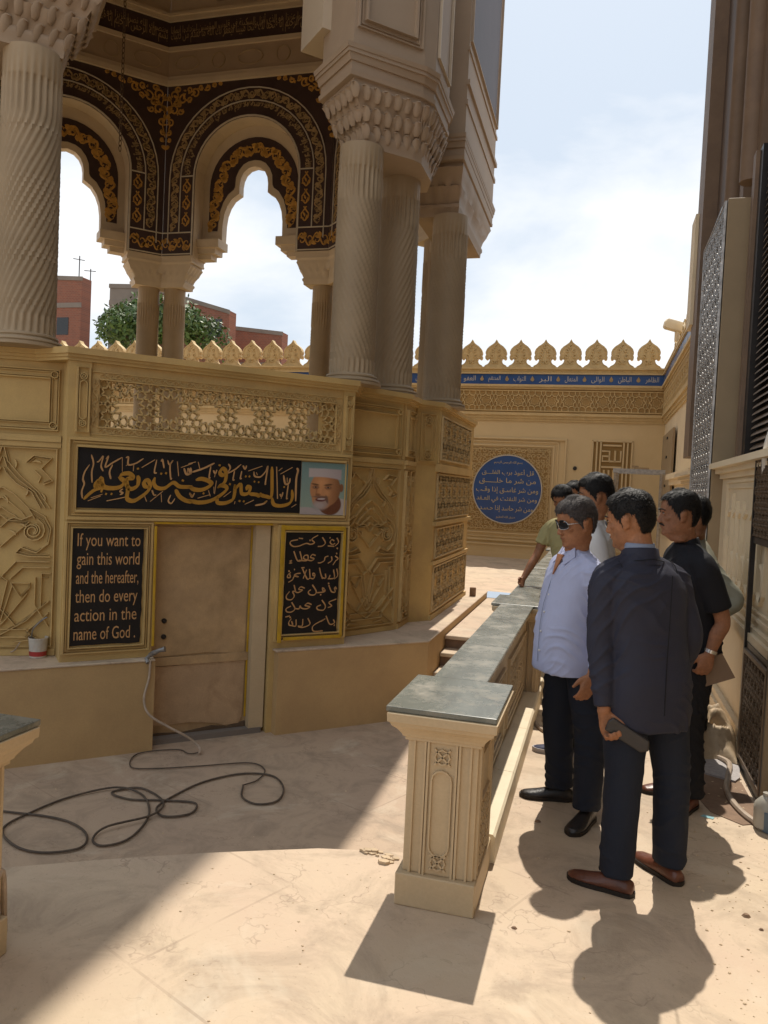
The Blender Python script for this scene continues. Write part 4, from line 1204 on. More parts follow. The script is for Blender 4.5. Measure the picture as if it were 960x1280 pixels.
g = G(); g.prism([(.47, .036), (.60, .05), (.75, .038), (.95, .062), (1.05, .045), (1.17, .07), (1.17, .036)], -.097, -.082, T=fF1); g.obj('splintered_edge', M['bark'], door)
g = G(); g.box((1.175, .03, -.098), (1.275, 1.37, -.030), T=fF1); g.obj('door_jamb', M['rail_stone'], door)
g = G(); g.strip([(1.168, .10), (1.168, 1.36)], .014, .004, TB(-.088)); g.obj('masking_tape', M['yellow'], door)
for z in (.66, .76):
    g = G(); T_ = TB(-.090)
    g.loft([T_([(.615 + r_ * math.cos(a), z + r_ * math.sin(a), d) for a in np.linspace(0, 2 * math.pi, 13)[:-1]]) for r_, d in ((.016, 0), (.016, .01), (.010, .02), (.004, .022))])
    g.obj('knob', M['dark_metal'], door, smooth=True)
# hose tap at the plinth corner with pale hose hanging to the floor
tp = thing('hose_nozzle', K(-2.52, 4.16, .56), 'pale hose nozzle resting on the ledge corner left of the door', 'hose')
g = G(); base = np.array(K(-2.56, 4.15, .585))
g.tube([base, base + (.05, -.02, .03), base + (.11, -.03, .06), base + (.16, -.02, .075)], [.022, .024, .018, .026], 10)
g.tube([base + (.0, 0, .0), base + (-.02, -.03, -.03), base + (.01, -.05, -.06)], .018, 8)
g.obj('nozzle', M['steel'], tp, smooth=True)
hp = [K(-2.545, 4.13, .555), K(-2.55, 4.13, .45), K(-2.56, 4.10, .33), K(-2.52, 4.10, .24), K(-2.42, 4.16, .16), K(-2.33, 4.23, .09), K(-2.26, 4.25, .03), K(-2.235, 4.20, .012)]
g = G(); g.tube(smooth_path(hp), .011, 8); g.obj('hose_line', M['hose_pale'], tp, smooth=True)

# ------------------------------------------------------------------ columns of the tomb
def column(x, y, zb, zt, r=.152, name='column', m='column', sg=1):
    """twisted fluted shaft; x, y, z in K units"""
    nf, per = 26, 6
    n = nf * per
    rows = []
    zs = np.concatenate([np.linspace(0, .06, 3), np.linspace(.08, .74, 40), np.linspace(.77, .895, 4), [.90, 1.0]])
    H = zt - zb
    for t in zs:
        tt_ = np.clip((t - .06) / .70, 0, 1); tw = -sg * (tt_ * .92 + .08 * (3 * tt_ ** 2 - 2 * tt_ ** 3)) * 3.3 * H / 1.6 * .165 / r
        a = np.linspace(0, 2 * math.pi, n, endpoint=False)
        ph = np.cos(nf * (a + tw))
        rad = r * (1 - .046 * (1 - np.sign(ph) * np.abs(ph) ** .7)) * (1.0 - .04 * t)
        if t < .02 or t > .897: rad = r * .985 * (1.0 - .04 * t) * np.ones(n)
        rows.append(np.stack([x + rad * np.cos(a), y + rad * np.sin(a), np.full(n, zb + t * H)], 1))
    g = G()
    V = [KV(q) for q in rows]
    g.loft(V)
    o = g.obj(name, M[m], tomb, smooth=True, recalc=False, angle=60)
    return o
def col_base(x, y, z0, z1, r):
    g = G()
    prof = [(1.28, 0), (1.28, .22), (1.20, .26), (1.24, .36), (1.22, .50), (1.10, .56), (1.06, .66), (1.10, .74), (1.09, .86), (1.0, .94), (.98, 1.0)]
    rg = []
    n = 40
    a = np.linspace(0, 2 * math.pi, n, endpoint=False)
    for k, t in prof:
        rg.append(KV(np.stack([x + r * k * np.cos(a), y + r * k * np.sin(a), np.full(n, z0 + (z1 - z0) * t)], 1)))
    g.loft(rg)
    return g
def poly_ring(poly, z, sc=1.0, c=None, off=0.0, n_each=8):
    P = np.array(poly, float)
    c = P.mean(0) if c is None else np.array(c)
    P = c + (P - c) * sc
    out = []
    for i in range(len(P)):
        for k in range(n_each):
            out.append(P[i] + (P[(i + 1) % len(P)] - P[i]) * k / n_each)
    out = np.array(out)
    return np.hstack([out, np.full((len(out), 1), z)])
def capital(poly, z0, z1, cols, rc, bell=.62):
    """leafy capital: from a rounded bell round the columns to the slab polygon"""
    g = G()
    P = np.array(poly, float)
    rings = []
    prof = [(0, bell), (.10, bell * 1.01), (.16, bell * 1.06), (.22, bell * 1.06), (.25, bell * 1.02), (.40, bell + (1 - bell) * .25), (.52, bell + (1 - bell) * .48), (.55, bell + (1 - bell) * .42),
            (.70, bell + (1 - bell) * .62), (.82, bell + (1 - bell) * .85), (.85, bell + (1 - bell) * .80), (.92, .93), (.93, .99), (1.0, 1.0)]
    ne = 20
    c = P.mean(0)
    for t, s_ in prof:
        R_ = poly_ring(poly, z0 + (z1 - z0) * t, s_, n_each=ne)
        amp = .030 * math.sin(math.pi * min(1, max(0, (t - .2) / .7))) if .2 < t < .92 else 0
        d = R_[:, :2] - c
        L_ = np.linalg.norm(d, axis=1, keepdims=True)
        idx = np.arange(len(R_))
        ph = np.abs(np.sin(idx * math.pi / 5 + (0 if t < .54 else math.pi / 2)))[:, None]
        R_[:, :2] += d / L_ * amp * (ph - .6)
        rings.append(KV(R_))
    g.loft(rings)
    return g
def acanthus(poly, z0, z1, bell):
    g = G()
    P = np.array(poly, float); c = P.mean(0)
    for row, (t, sc, off) in enumerate(((.26, bell + (1 - bell) * .12, 0), (.50, bell + (1 - bell) * .42, .5), (.78, bell + (1 - bell) * .74, 0))):
        z = z0 + (z1 - z0) * t
        Q = c + (P - c) * sc
        per = [np.linalg.norm(Q[(i + 1) % len(Q)] - Q[i]) for i in range(len(Q))]
        tot = sum(per); n = int(tot / .082)
        for k in range(n):
            s_ = (k + off) / n * tot; i = 0
            while s_ > per[i]: s_ -= per[i]; i += 1
            p = Q[i] + (Q[(i + 1) % len(Q)] - Q[i]) * s_ / per[i]
            d = p - c; d /= np.linalg.norm(d)
            rings = []
            for q, (dz, do, r_) in enumerate(((-.060, -.02, .016), (-.04, -.012, .028), (-.01, -.006, .036), (.018, .008, .030), (.028, .022, .018), (.020, .032, .008))):
                a = np.linspace(0, 2 * math.pi, 9)[:-1]
                tn = np.array((-d[1], d[0]))
                ctr = p + d * do
                rings.append(KV(np.array([(ctr[0] + tn[0] * r_ * math.cos(u) + d[0] * r_ * .5 * math.sin(u), ctr[1] + tn[1] * r_ * math.cos(u) + d[1] * r_ * .5 * math.sin(u), z + dz) for u in a])))
            g.loft(rings)
    return g
def slab_stack(poly, layers):
    g = G()
    P = np.array(poly, float); c = P.mean(0)
    for z0, z1, e0, e1 in layers:
        def ex(e):
            d = P - c; L_ = np.linalg.norm(d, axis=1, keepdims=True)
            return P + d / L_ * e
        a = ex(e0); b = ex(e1)
        g.loft([KV(np.hstack([a, np.full((len(a), 1), z0)])), KV(np.hstack([b, np.full((len(b), 1), z1)]))])
    return g

# right corner: pedestal core, column pair, capital, slab, pier block
core = [(-1.735, 5.135), (-1.805, 5.30), (-1.515, 5.84), (-1.50, 6.20), (-1.36, 6.40), (-1.36, 8.05), (-1.80, 8.05), (-1.95, 6.25), (-2.02, 5.45), (-1.87, 5.0)]
slabR = [(-1.77, 5.04), (-1.36, 5.45), (-1.30, 5.56), (-1.30, 6.08), (-1.42, 6.40), (-1.85, 6.40), (-2.12, 5.37)]
slabE = [(-1.78, 6.50), (-1.25, 6.50), (-1.25, 8.25), (-1.78, 8.25)]
colsR = [(-1.765, 5.35), (-1.635, 5.95)]
colsE = [(-1.405, 6.83), (-1.56, 7.55)]
mR = lambda L_: [mir(p) for p in L_][::-1]
for P_ in (core, mR(core)):
    g = G(); g.prism(P_, 1.87, 2.366, T=KV); g.obj('corner_pedestal', M['stone'], tomb)
colsL = [(-3.275, 3.85), (-3.80, 3.70)]
for cs, sl in ((colsR, slabR), (colsL, mR(slabR)), (colsE, slabE), (mR(colsE), mR(slabE))):
    for (x, y) in cs:
        c_ = column(x, y, 2.44, 4.03, .168 if cs is colsL else .163, sg=(1 if cs is colsL else -1) * (1 if (x, y) == tuple(cs[0]) else -1) * (1 if cs is not colsE else 1))
        col_base(x, y, 2.365, 2.445, .166).obj('column_base', M['column'], c_, smooth=True)
    if sl in (slabR,) or sl == mR(slabR):
        capital(sl, 4.02, 4.435, cs, .17, .66).obj('capital', M['upper'], tomb, smooth=True, angle=50)
    else:
        capital(sl, 4.02, 4.435, cs, .17, .72).obj('capital', M['upper'], tomb, smooth=True, angle=50)
    if len(sl) == 7: stf(acanthus(sl, 4.02, 4.435, .66).obj('acanthus_leaves', M['upper'], tomb, smooth=True, angle=50))
    slab_stack(sl, [(4.435, 4.50, -.015, -.015), (4.50, 4.545, .0, .015), (4.545, 4.57, .028, .028), (4.57, 4.60, .036, .045)]).obj('capital_slab', M['upper'], tomb)
    P = np.array(sl); c = P.mean(0)
    g = G(); g.prism([tuple(c + (p - c) * .965) for p in P], 4.60, 6.2 if len(sl) == 7 else 7.85, T=KV)
    blk = g.obj('pier_block', M['upper'], tomb)
    if len(sl) == 7:
        p = np.array(sl); q = c + (p - c) * .965
        i0, i1 = (0, 1) if sl is slabR else None or (5, 6)
        a_, b_ = q[i0], q[i1]
        if sl is not slabR:
            # mirrored list is reversed: find the edge lying on the door side
            best = max(range(len(q)), key=lambda i: ((q[i] + q[(i + 1) % len(q)]) / 2) @ np.array((1, -1)))
            a_, b_ = q[best], q[(best + 1) % len(q)]
        T_, l_ = face(tuple(a_), tuple(b_))
        g = G()
        for e, w_, h_ in ((.03, .016, .02), (.055, .010, .012), (.085, .022, .03)):
            g.strip(rect(e, 4.70 + e, l_ - e, 6.0), w_, h_, T_, closed=True)
        g.obj('block_moulding', M['upper'], blk)
        T_, l_ = face(tuple(q[2]), tuple(q[3])) if sl is slabR else (T_, l_)
        g = G()
        g.strip(rect(.05, 4.76, l_ - .05, 6.0), .02, .02, T_, closed=True)
        g.obj('block_moulding', M['ivory'], blk)
# east fascia between the two blocks
g = G()
g.prism([(-1.80, 6.2), (-1.44, 6.2), (-1.44, 6.6), (-1.80, 6.6)], 4.85, 7.85, T=KV)
g.obj('fascia', M['upper'], tomb)
TE = frameK((-1.268, 6.52), (0, 1), (1, 0))
g = G()
for (z0, z1, w_) in ((5.02, 5.06, .03), (5.30, 5.33, .02), (4.86, 4.90, .02)):
    g.box((.0, z0, 0), (1.74, z1, w_), T=TE)
g.strip(rect(.06, 5.40, 1.68, 7.7), .03, .03, TE, closed=True)
stf(g.obj('fascia_moulding', M['upper'], tomb))
g = G(); g.box((.12, 5.46, .0), (1.62, 7.65, .012), T=TE); g.obj('fascia_panel', M['dark_paint'], tomb)

# far piers (between the arches): built at the north-west corner and turned about the centre
CC = np.array((-5.14, 7.2)); AP = 3.163; HS = 1.31
T_in = frameK((CC[0], CC[1] + AP), (1, 0), (0, -1))
def pol(Rr, deg): return (CC[0] + Rr * math.cos(R(deg)), CC[1] + Rr * math.sin(R(deg)))
cn = np.array(pol(AP / math.cos(R(22.5)), 112.5))
tN = np.array((1, 0)); tW = np.array((-math.cos(R(45)), -math.sin(R(45))))
oN = np.array((0, 1)); oW = np.array((-math.cos(R(45)), math.sin(R(45))))
pier = [tuple(cn + tN * .50), tuple(cn + tN * .50 + oN * .38), tuple(cn + (oN + oW) * .205), tuple(cn + tW * .50 + oW * .38), tuple(cn + tW * .50), tuple(cn)]
rel = []
cxy = [tuple(cn + np.array((.924, .383)) * .19 + np.array(pol(.13, 112.5)) - CC), tuple(cn - np.array((.924, .383)) * .19 + np.array(pol(.13, 112.5)) - CC)]
for (x, y) in cxy:
    c_ = column(x, y, 1.96, 4.44, .165, sg=1 if (x, y) == cxy[0] else -1)
    col_base(x, y, 1.872, 1.962, .165).obj('column_base', M['column'], c_, smooth=True)
    rel.append(c_)
rel.append(capital(pier, 4.42, 4.80, cxy, .17, .74).obj('capital', M['ivory'], tomb, smooth=True, angle=50))
rel.append(slab_stack(pier, [(4.80, 4.86, -.01, -.01)]).obj('capital_slab', M['ivory'], tomb))
for o_ in rel:
    for a_ in (-90, -45, 45, 90, 135):
        copy_tree(o_, parent=tomb, rot=(0, 0, R(a_)))
# arch wall of one side
SPR = 6.0
def arch_pts(r, z, n=20):
    return [(r * math.cos(a), z + r * math.sin(a)) for a in np.linspace(0, math.pi, n + 1)]
HSO = HS + .38 * math.tan(R(22.5))
wall_out = [(-HS, 4.86), (-.80, 4.86), (-.80, SPR)] + arch_pts(.80, SPR)[::-1][1:-1] + [(.80, SPR), (.80, 4.86), (HS, 4.86), (HS, 9.3), (-HS, 9.3)]
g = G(); g.prism(wall_out, -.38, 0, T=T_in)
W0 = g.obj('arch_wall', M['ivory'], tomb)
lob = [(.48, 5.14), (.475, 5.40), (.455, 5.54), (.41, 5.66), (.34, 5.76), (.26, 5.81), (.225, 5.83), (.225, 5.96), (.21, 6.05), (.17, 6.13), (.10, 6.19), (.0, 6.215)]
lobe = lob + [(-x, z) for x, z in lob[:-1]][::-1]
inner = [(.80, 5.14)] + [(.80, SPR)] + arch_pts(.80, SPR)[1:-1] + [(-.80, SPR), (-.80, 5.14)] + lobe[::-1]
g = G(); g.prism(inner, -.40, -.26, T=T_in)
L0 = g.obj('lobed_arch', M['ivory'], tomb)
CB0 = []
for s_ in (1, -1):
    g = G()
    g.box((min(.45 * s_, .80 * s_), 5.02, -.40), (max(.45 * s_, .80 * s_), 5.14, -.10), T=T_in)
    g.box((min(.52 * s_, .80 * s_), 4.94, -.38), (max(.52 * s_, .80 * s_), 5.02, -.14), T=T_in)
    g.box((min(.60 * s_, .80 * s_), 4.87, -.36), (max(.60 * s_, .80 * s_), 4.94, -.18), T=T_in)
    CB0.append(g.obj('corbel', M['ivory'], tomb))
for o_ in [W0, L0] + CB0:
    for a_ in (-45, -90, -135, 180, 135, 90, 45):
        if a_ == -135 and o_ is not W0: continue
        copy_tree(o_, parent=tomb, rot=(0, 0, R(a_)))
# painted panels of the inner faces
band_out = arch_pts(.585, 5.93, 20)
ofs = [(.565, 5.30)] + [(.555, 5.42), (.535, 5.58), (.49, 5.71), (.41, 5.83), (.325, 5.89), (.305, 5.93), (.295, 6.07), (.25, 6.17), (.18, 6.25), (.10, 6.29), (0, 6.305)]
ofs = [(x * .985, z) for x, z in ofs]
bandp = [(.70, 5.30), (.70, 5.93)] + [(x * .70 / .585, 5.93 + (z - 5.93) * .70 / .585) for x, z in band_out[1:-1]] + [(-.70, 5.93), (-.70, 5.30)] + [(-x, z) for x, z in ofs][:-1] + ofs[::-1]
g = G(); g.prism(bandp, -.262, -.250, T=T_in)
orn = []
orn.append(g.obj('arch_band', M['dark_paint'], tomb))
g = G()
Tb = lambda V: T_in(V + np.array([0, 0, -.250]))
path = [(.625, 5.33), (.62, 5.58), (.585, 5.78)] + [(.53 * math.cos(a), 5.93 + .53 * math.sin(a) * 1.0) for a in np.linspace(.12, math.pi - .12, 16)] + [(-.585, 5.78), (-.62, 5.58), (-.625, 5.33)]
vine(g, path, .082, .30, .036, .008, Tb)
vine(g, [(p_[0] * 1.0, p_[1]) for p_ in path[::-1]], .060, .21, .016, .006, Tb)
orn.append(stf(g.obj('gold_scroll', M['gold'], tomb)))
face_poly = [(-HS + .01, 4.88), (-.81, 4.88), (-.81, SPR)] + arch_pts(.81, SPR)[::-1][1:-1] + [(.81, SPR), (.81, 4.88), (HS - .01, 4.88), (HS - .01, 7.33), (-HS + .01, 7.33)]
g = G(); g.prism(face_poly, 0.001, .012, T=T_in)
orn.append(g.obj('spandrel_panel', M['dark_paint'], tomb))
Tf = lambda V: T_in(V + np.array([0, 0, .012]))
g = G()
def arc_band(r, vlow, w):
    P_ = [(r, vlow), (r, SPR)] + arch_pts(r, SPR, 24)[1:-1] + [(-r, SPR), (-r, vlow)]
    g.strip(P_, w, .010, Tf)
arc_band(.825, 4.88, .026); arc_band(1.035, 5.21, .018); arc_band(1.215, 5.06, .018)
for s_ in (1, -1):
    g.strip([(s_ * .83, 5.21), (s_ * 1.30, 5.21)], .018, .010, Tf)
    g.strip([(s_ * .83, SPR + .02), (s_ * 1.035, SPR + .02)], .018, .010, Tf)
    g.strip([(s_ * .83, 4.90), (s_ * 1.30, 4.90)], .018, .010, Tf)
orn.append(stf(g.obj('pale_fillet', M['fillet'], tomb)))
g = G()
vp = [(1.125, 5.26), (1.125, SPR)] + arch_pts(1.125, SPR, 24)[1:-1] + [(-1.125, SPR), (-1.125, 5.26)]
vine(g, vp, .056, .22, .022, .006, Tf)
vine(g, vp[::-1], .050, .16, .010, .005, Tf, leafy=False)
orn.append(stf(g.obj('dull_gold_scroll', M['gold_dim'], tomb)))
g = G()
for s_ in (1, -1):
    vine(g, [(s_ * .84, 5.045), (s_ * 1.29, 5.045)], .085, .22, .024, .007, Tf)
    # upright panels with stacked hearts
    for k in range(3):
        z = 5.30 + k * .24
        cx_ = s_ * .93
        for q in (1, -1):
            g.strip([(cx_, z), (cx_ + q * .05, z + .05), (cx_ + q * .055, z + .10), (cx_, z + .17), (cx_ - q * .02, z + .20)], .020, .007, Tf)
            leaf(g, cx_ + q * .01, z + .03, math.pi / 2 - q * .9, .06, .022, .007, Tf)
        leaf(g, cx_, z + .06, math.pi / 2, .07, .03, .007, Tf)
    # spandrel arabesque
    cs = s_ * 1.16
    for (x, z, r_, a0, tr_) in ((1.19, 6.98, .09, 0, .9), (1.04, 7.13, .08, 2, -.9), (.85, 7.20, .07, 1, .9), (1.20, 7.20, .08, 4, -.8), (.66, 7.26, .045, 2, .9), (1.24, 6.80, .06, 1, .8), (1.08, 6.96, .05, 3, .9), (.95, 7.26, .05, 5, -.9), (1.13, 7.27, .05, 0, .9), (1.26, 6.66, .04, 2, .9), (.76, 7.28, .04, 4, .9), (.55, 7.29, .035, 1, .9), (1.16, 7.10, .045, 2, .9), (.93, 7.12, .045, 5, .9), (1.10, 7.06, .04, 1, -.9), (1.27, 7.02, .045, 3, .9), (1.27, 7.15, .04, 0, .9), (1.28, 6.90, .035, 4, .9), (1.25, 6.55, .03, 1, .9), (1.28, 6.45, .03, 3, -.9), (.45, 7.30, .025, 0, .9)):
        P_ = spiral(x, z, r_, a0, tr_, 12, .3)
        g.strip([(s_ * p[0], p[1]) for p in P_], .026, .007, Tf)
        leaf(g, s_ * x, z, a0 if s_ > 0 else math.pi - a0, r_ * 1.1, .04, .007, Tf)
        leaf(g, s_ * (x + r_), z - r_ * .3, (a0 + 2) if s_ > 0 else math.pi - a0 - 2, r_ * .9, .028, .007, Tf)
    g.strip([(s_ * 1.29, 6.60), (s_ * 1.25, 6.75), (s_ * 1.29, 6.90), (s_ * 1.22, 7.05), (s_ * 1.28, 7.22)], .018, .007, Tf)
orn.append(stf(g.obj('gold_scroll', M['gold'], tomb)))
# calligraphy: on the arch and on the frieze band
def bendarc(U):
    r = .86 + U[:, 1] * .145
    a = math.pi * (1 - U[:, 0])
    V = U.copy(); V[:, 0] = r * np.cos(a); V[:, 1] = SPR + .04 + r * np.sin(a)
    return V
g = G()
put_text(g, ar("الله لا إله إلا هو الحي القيوم لا تأخذه سنة ولا نوم له ما في السماوات وما في الأرض"), .0, 1.0, .0, 1.0, .006, Tf, bend=bendarc, res=1)
put_text(g, ar("الله لا إله إلا هو الحي القيوم لا تأخذه سنة ولا نوم له ما في السماوات وما في الأرض"), .003, 1.003, .05, 1.05, .0062, Tf, bend=bendarc, res=1)
put_text(g, ar("يعلم ما بين أيديهم وما خلفهم ولا يحيطون بشيء من علمه إلا بما شاء وسع كرسيه السماوات والأرض"), .0, 1.0, .35, 1.15, .0065, Tf, bend=bendarc, res=1)
orn.append(stf(g.obj('calligraphy', M['gold_dim'], tomb, recalc=False)))
# entablature
g = G()
H2 = HS + .0
def hbox(z0, z1, w):
    h = HS - w * math.tan(R(22.5))
    g.prism([(-h, 0), (h, 0), (HS, -w), (-HS, -w)], z0, z1, T=lambda V: T_in(np.stack([V[:, 0], V[:, 2], w + V[:, 1]], 1)))
for z0, z1, w in ((7.33, 7.40, .06), (7.40, 7.46, .04), (7.82, 7.88, .05), (8.24, 8.30, .07), (8.30, 8.34, .10)):
    hbox(z0, z1, w)
orn.append(stf(g.obj('cornice', M['ivory'], tomb)))
g = G(); hbox(7.46, 7.82, .015)
orn.append(g.obj('frieze', M['upper'], tomb))
g = G(); Tz = lambda V: T_in(V + np.array([0, 0, .015]))
for k in range(-2, 3):
    cx_ = k * .50
    n = 16
    rr = (.19, .10) if k % 2 == 0 else (.10, .11)
    g.strip([(cx_ + rr[0] * math.cos(2 * math.pi * q / n), 7.64 + rr[1] * math.sin(2 * math.pi * q / n)) for q in range(n)], .018, .012, Tz, closed=True)
orn.append(stf(g.obj('frieze_medallion', M['column'], tomb)))
g = G(); hbox(7.88, 8.24, .03)
orn.append(g.obj('lettering_band', M['dark_paint'], tomb))
g = G()
put_text(g, ar("بسم الله الرحمن الرحيم إنا فتحنا لك فتحا مبينا ليغفر لك الله ما تقدم من ذنبك"), -1.27, 1.27, 7.92, 8.12, .036, T_in, res=1)
put_text(g, ar("وينصرك الله نصرا عزيزا هو الذي أنزل السكينة في قلوب المؤمنين ليزدادوا إيمانا"), -1.27, 1.27, 8.02, 8.21, .0365, T_in, res=1)
orn.append(stf(g.obj('calligraphy', M['gold_dim'], tomb, recalc=False)))
g = G()
g.strip(rect(-.55, 8.50, .55, 9.2), .05, .03, T_in, closed=True)
g.box((-.5, 8.53, 0), (.5, 9.2, .012), T=T_in)
orn.append(g.obj('window_surround', M['upper'], tomb))
g = G(); segs_to(g, tiling12(.3, -.46, 8.56, .46, 9.16, R(60)), .03, .008, lambda V: T_in(V + np.array([0, 0, .012])))
orn.append(stf(g.obj('window_grille', M['dark_paint'], tomb)))
for o_ in orn:
    for a_ in (45, -45, 90):
        copy_tree(o_, parent=tomb, rot=(0, 0, R(a_)))
# roof and dome
g = G()
ro = [pol(3.88 / math.cos(R(22.5)), 22.5 + 45 * k) for k in range(8)]
g.prism(ro, 9.3, 9.6, T=KV)
g.obj('roof', M['upper'], tomb)
g = G()
rg = []
for t in np.linspace(0, 1, 14):
    r_ = 2.4 * math.cos(t * math.pi / 2) ** .8 + .01; z = 9.6 + 2.9 * math.sin(t * math.pi / 2)
    a = np.linspace(0, 2 * math.pi, 40, endpoint=False)
    rg.append(KV(np.stack([CC[0] + r_ * np.cos(a), CC[1] + r_ * np.sin(a), np.full(40, z)], 1)))
g.loft(rg); g.obj('dome', M['ivory'], tomb, smooth=True)
# hanging chain
ch = thing('chain', K(-5.3, 7.2, 9.2), 'thin rusty chain hanging inside the shrine beside the left column', 'chain')
# where the chain hangs: between column and arches
base = np.array((-7.46, 10.7))
def seg_ring(c, up, a, b, n=8):
    return [c + np.array((a * math.cos(2 * math.pi * k / n) * up[0], a * math.cos(2 * math.pi * k / n) * up[1], b * math.sin(2 * math.pi * k / n))) for k in range(n + 1)]
g = G()
z = 12.9; i = 0
while z > 6.62:
    u_ = (1, 0) if i % 2 else (0.2, 1)
    g.tube([tuple(p) for p in seg_ring(np.array((base[0], base[1], z)), u_, .022, .05, 8)], .007, 4)
    z -= .078; i += 1
g.obj('links', M['bark'], ch)

M['gold'].node_tree.nodes['Principled BSDF'].inputs['Roughness'].default_value = .4
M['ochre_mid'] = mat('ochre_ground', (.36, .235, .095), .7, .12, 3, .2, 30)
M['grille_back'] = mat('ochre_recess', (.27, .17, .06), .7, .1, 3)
# =================================================================== BOUNDARY WALLS (court walls with cresting)
YB = 19.65
def crest(par, T, us, z0, name='merlon', m='cornice'):
    prof = [(.0, .0), (.300, .0), (.300, .035), (.26, .05), (.19, .10), (.135, .17), (.125, .22), (.15, .26), (.20, .265), (.235, .30), (.275, .325), (.275, .37), (.255, .385), (.25, .43), (.215, .50), (.15, .575), (.07, .64), (.0, .74)]
    # cusped outline with hooked eyes left and right
    prof = [(.302, .0), (.302, .045), (.225, .085), (.17, .14), (.145, .205), (.155, .25), (.19, .262), (.205, .235), (.235, .225), (.262, .25), (.268, .30), (.245, .345), (.262, .375), (.262, .42), (.235, .49), (.175, .555), (.10, .605), (.045, .65), (0, .73)]
    full = prof + [(-x, z) for x, z in prof[:-1]][::-1]
    g = G(); g.prism(full, -.09, .09)
    org = None
    first = None
    for k, u in enumerate(us):
        if first is None:
            gg = G(); gg.prism([(u + x, z0 + z) for x, z in full], -.09, .09, T=T)
            first = gg.obj(name, M[m], par)
            first_u = u
            gg = G()
            Tc = lambda V: T(V + np.array([u, z0, .09]))
            for (x, z, r_) in ((.10, .30, .05), (.08, .44, .045), (0, .54, .05), (.05, .16, .045)):
                for s_ in ((1, -1) if x else (1,)):
                    gg.strip([(s_ * p[0], p[1]) for p in spiral(x, z, r_ * 1.1, 1, .9, 8, .3)], .024, .026, Tc)
            gg.strip([(x * .88, .03 + z * .90) for x, z in full], .014, .012, Tc)
            stf(gg.obj(name + '_relief', M[m], first))
        else:
            p0 = T([(0, 0, 0)])[0]; p1 = T([(u - first_u, 0, 0)])[0]
            c_ = copy_tree(first, parent=par, loc=Vector(p1 - p0))
def wall_dress(par, T, u0, u1, seed=0, names=None, flip=1):
    """mouldings, star band, blue band, frieze on a wall front; T maps (u, z, out)"""
    def bx(z0, z1, w, m, nm):
        g = G(); g.box((u0, z0, 0), (u1, z1, w), T=T); return g.obj(nm, M[m], par)
    for (z0, z1, w) in ((3.40, 3.46, .035), (3.46, 3.53, .06), (3.53, 3.60, .10), (4.18, 4.23, .09), (4.23, 4.285, .13), (4.54, 4.575, .12), (4.66, 4.70, .10)):
        bx(z0, z1, w, 'cornice', 'cornice_moulding')
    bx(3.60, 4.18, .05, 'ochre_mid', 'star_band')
    bx(4.285, 4.54, .085, 'blue', 'blue_band')
    bx(4.575, 4.66, .07, 'carved', 'frieze')
    g = G(); TT = lambda V: T(V + np.array([0, 0, .05]))
    pit = .405; cz = 3.89; Rr = .165
    x = u1 - .22
    while x > u0:
        star = []
        for k in range(16):
            r_ = Rr if k % 2 == 0 else Rr * .765
            star.append((x + r_ * math.cos(R(22.5 * k)), cz + r_ * math.sin(R(22.5 * k))))
        g.strip(star, .030, .032, TT, closed=True)
        g.strip([(x + .62 * (q[0] - x), cz + .62 * (q[1] - cz)) for q in star], .014, .012, TT, closed=True)
        m_ = x - pit / 2
        for s_ in (1, -1):
            g.strip([(x - .117, cz + s_ * .117), (m_ + .05, cz + s_ * .165), (m_, cz + s_ * .115), (m_ - .05, cz + s_ * .165), (x - pit + .117, cz + s_ * .117)], .028, .032, TT)
            g.strip([(m_ + .05, cz + s_ * .165), (m_ + .05, cz + s_ * .25)], .026, .032, TT); g.strip([(m_ - .05, cz + s_ * .165), (m_ - .05, cz + s_ * .25)], .026, .032, TT)
            g.strip([(x, cz + s_ * .165), (x, cz + s_ * .25)], .026, .032, TT)
        g.strip([(m_, cz + .115), (m_ + .045, cz), (m_, cz - .115), (m_ - .045, cz)], .022, .030, TT, closed=True)
        x -= pit
    g.strip([(u0, cz + .245), (u1, cz + .245)], .03, .03, TT); g.strip([(u0, cz - .245), (u1, cz - .245)], .03, .03, TT)
    o_ = g.obj('star_relief', M['cornice'], par); o_['kind'] = 'stuff'
    g = G()
    x = u0
    TT2 = lambda V: T(V + np.array([0, 0, .07]))
    for x in np.arange(u0 + .1, u1, .20):
        g.strip(arc(x, 4.585, .05, 0, math.pi, 5), .012, .012, TT2)
    stf(g.obj('frieze_relief', M['cornice'], par))

wl = thing('boundary_wall', (-6, YB, 0), 'cream court wall with a cusped crest and blue lettering band behind the shrine', 'wall')
TW = frameW((0, YB, 0), (1, 0, 0), (0, -1, 0))
g = G(); g.box((-22, YB, -.84), (1.75, YB + .35, 4.70)); g.obj('wall', M['cream'], wl)
wall_dress(wl, TW, -22, 1.35)
us = [(.603 * 1.5) - .608 * k for k in range(38)]
crest(wl, lambda V: TW(V + np.array([0, 0, -.20])), us, 4.70)
g = G(); names = ["الظاهر", "الباطن", "الوالى", "المتعال", "البر", "التواب", "المنتقم", "العفو", "الرءوف", "الباقى", "الوارث", "الرشيد", "الصبور", "القادر", "المقدم", "المؤخر"]
for k in range(34):
    uc = 1.35 - .35 - .62 * k
    put_text(g, ar(names[k % len(names)]), uc - .15, uc + .15, 4.335, 4.495, .088, TW, res=2)
stf(g.obj('lettering', M['fillet'], wl, recalc=False))
g = G()
for k in range(34):
    uc = 1.35 - .35 - .31 - .62 * k
    g.prism(ngon(uc, 4.41, .045, 10, 0), .085, .097, T=TW); g.prism([(uc - .03, 4.44), (uc + .03, 4.44), (uc, 4.50)], .085, .095, T=TW)
stf(g.obj('gilt_boss', M['gold_dim'], wl))
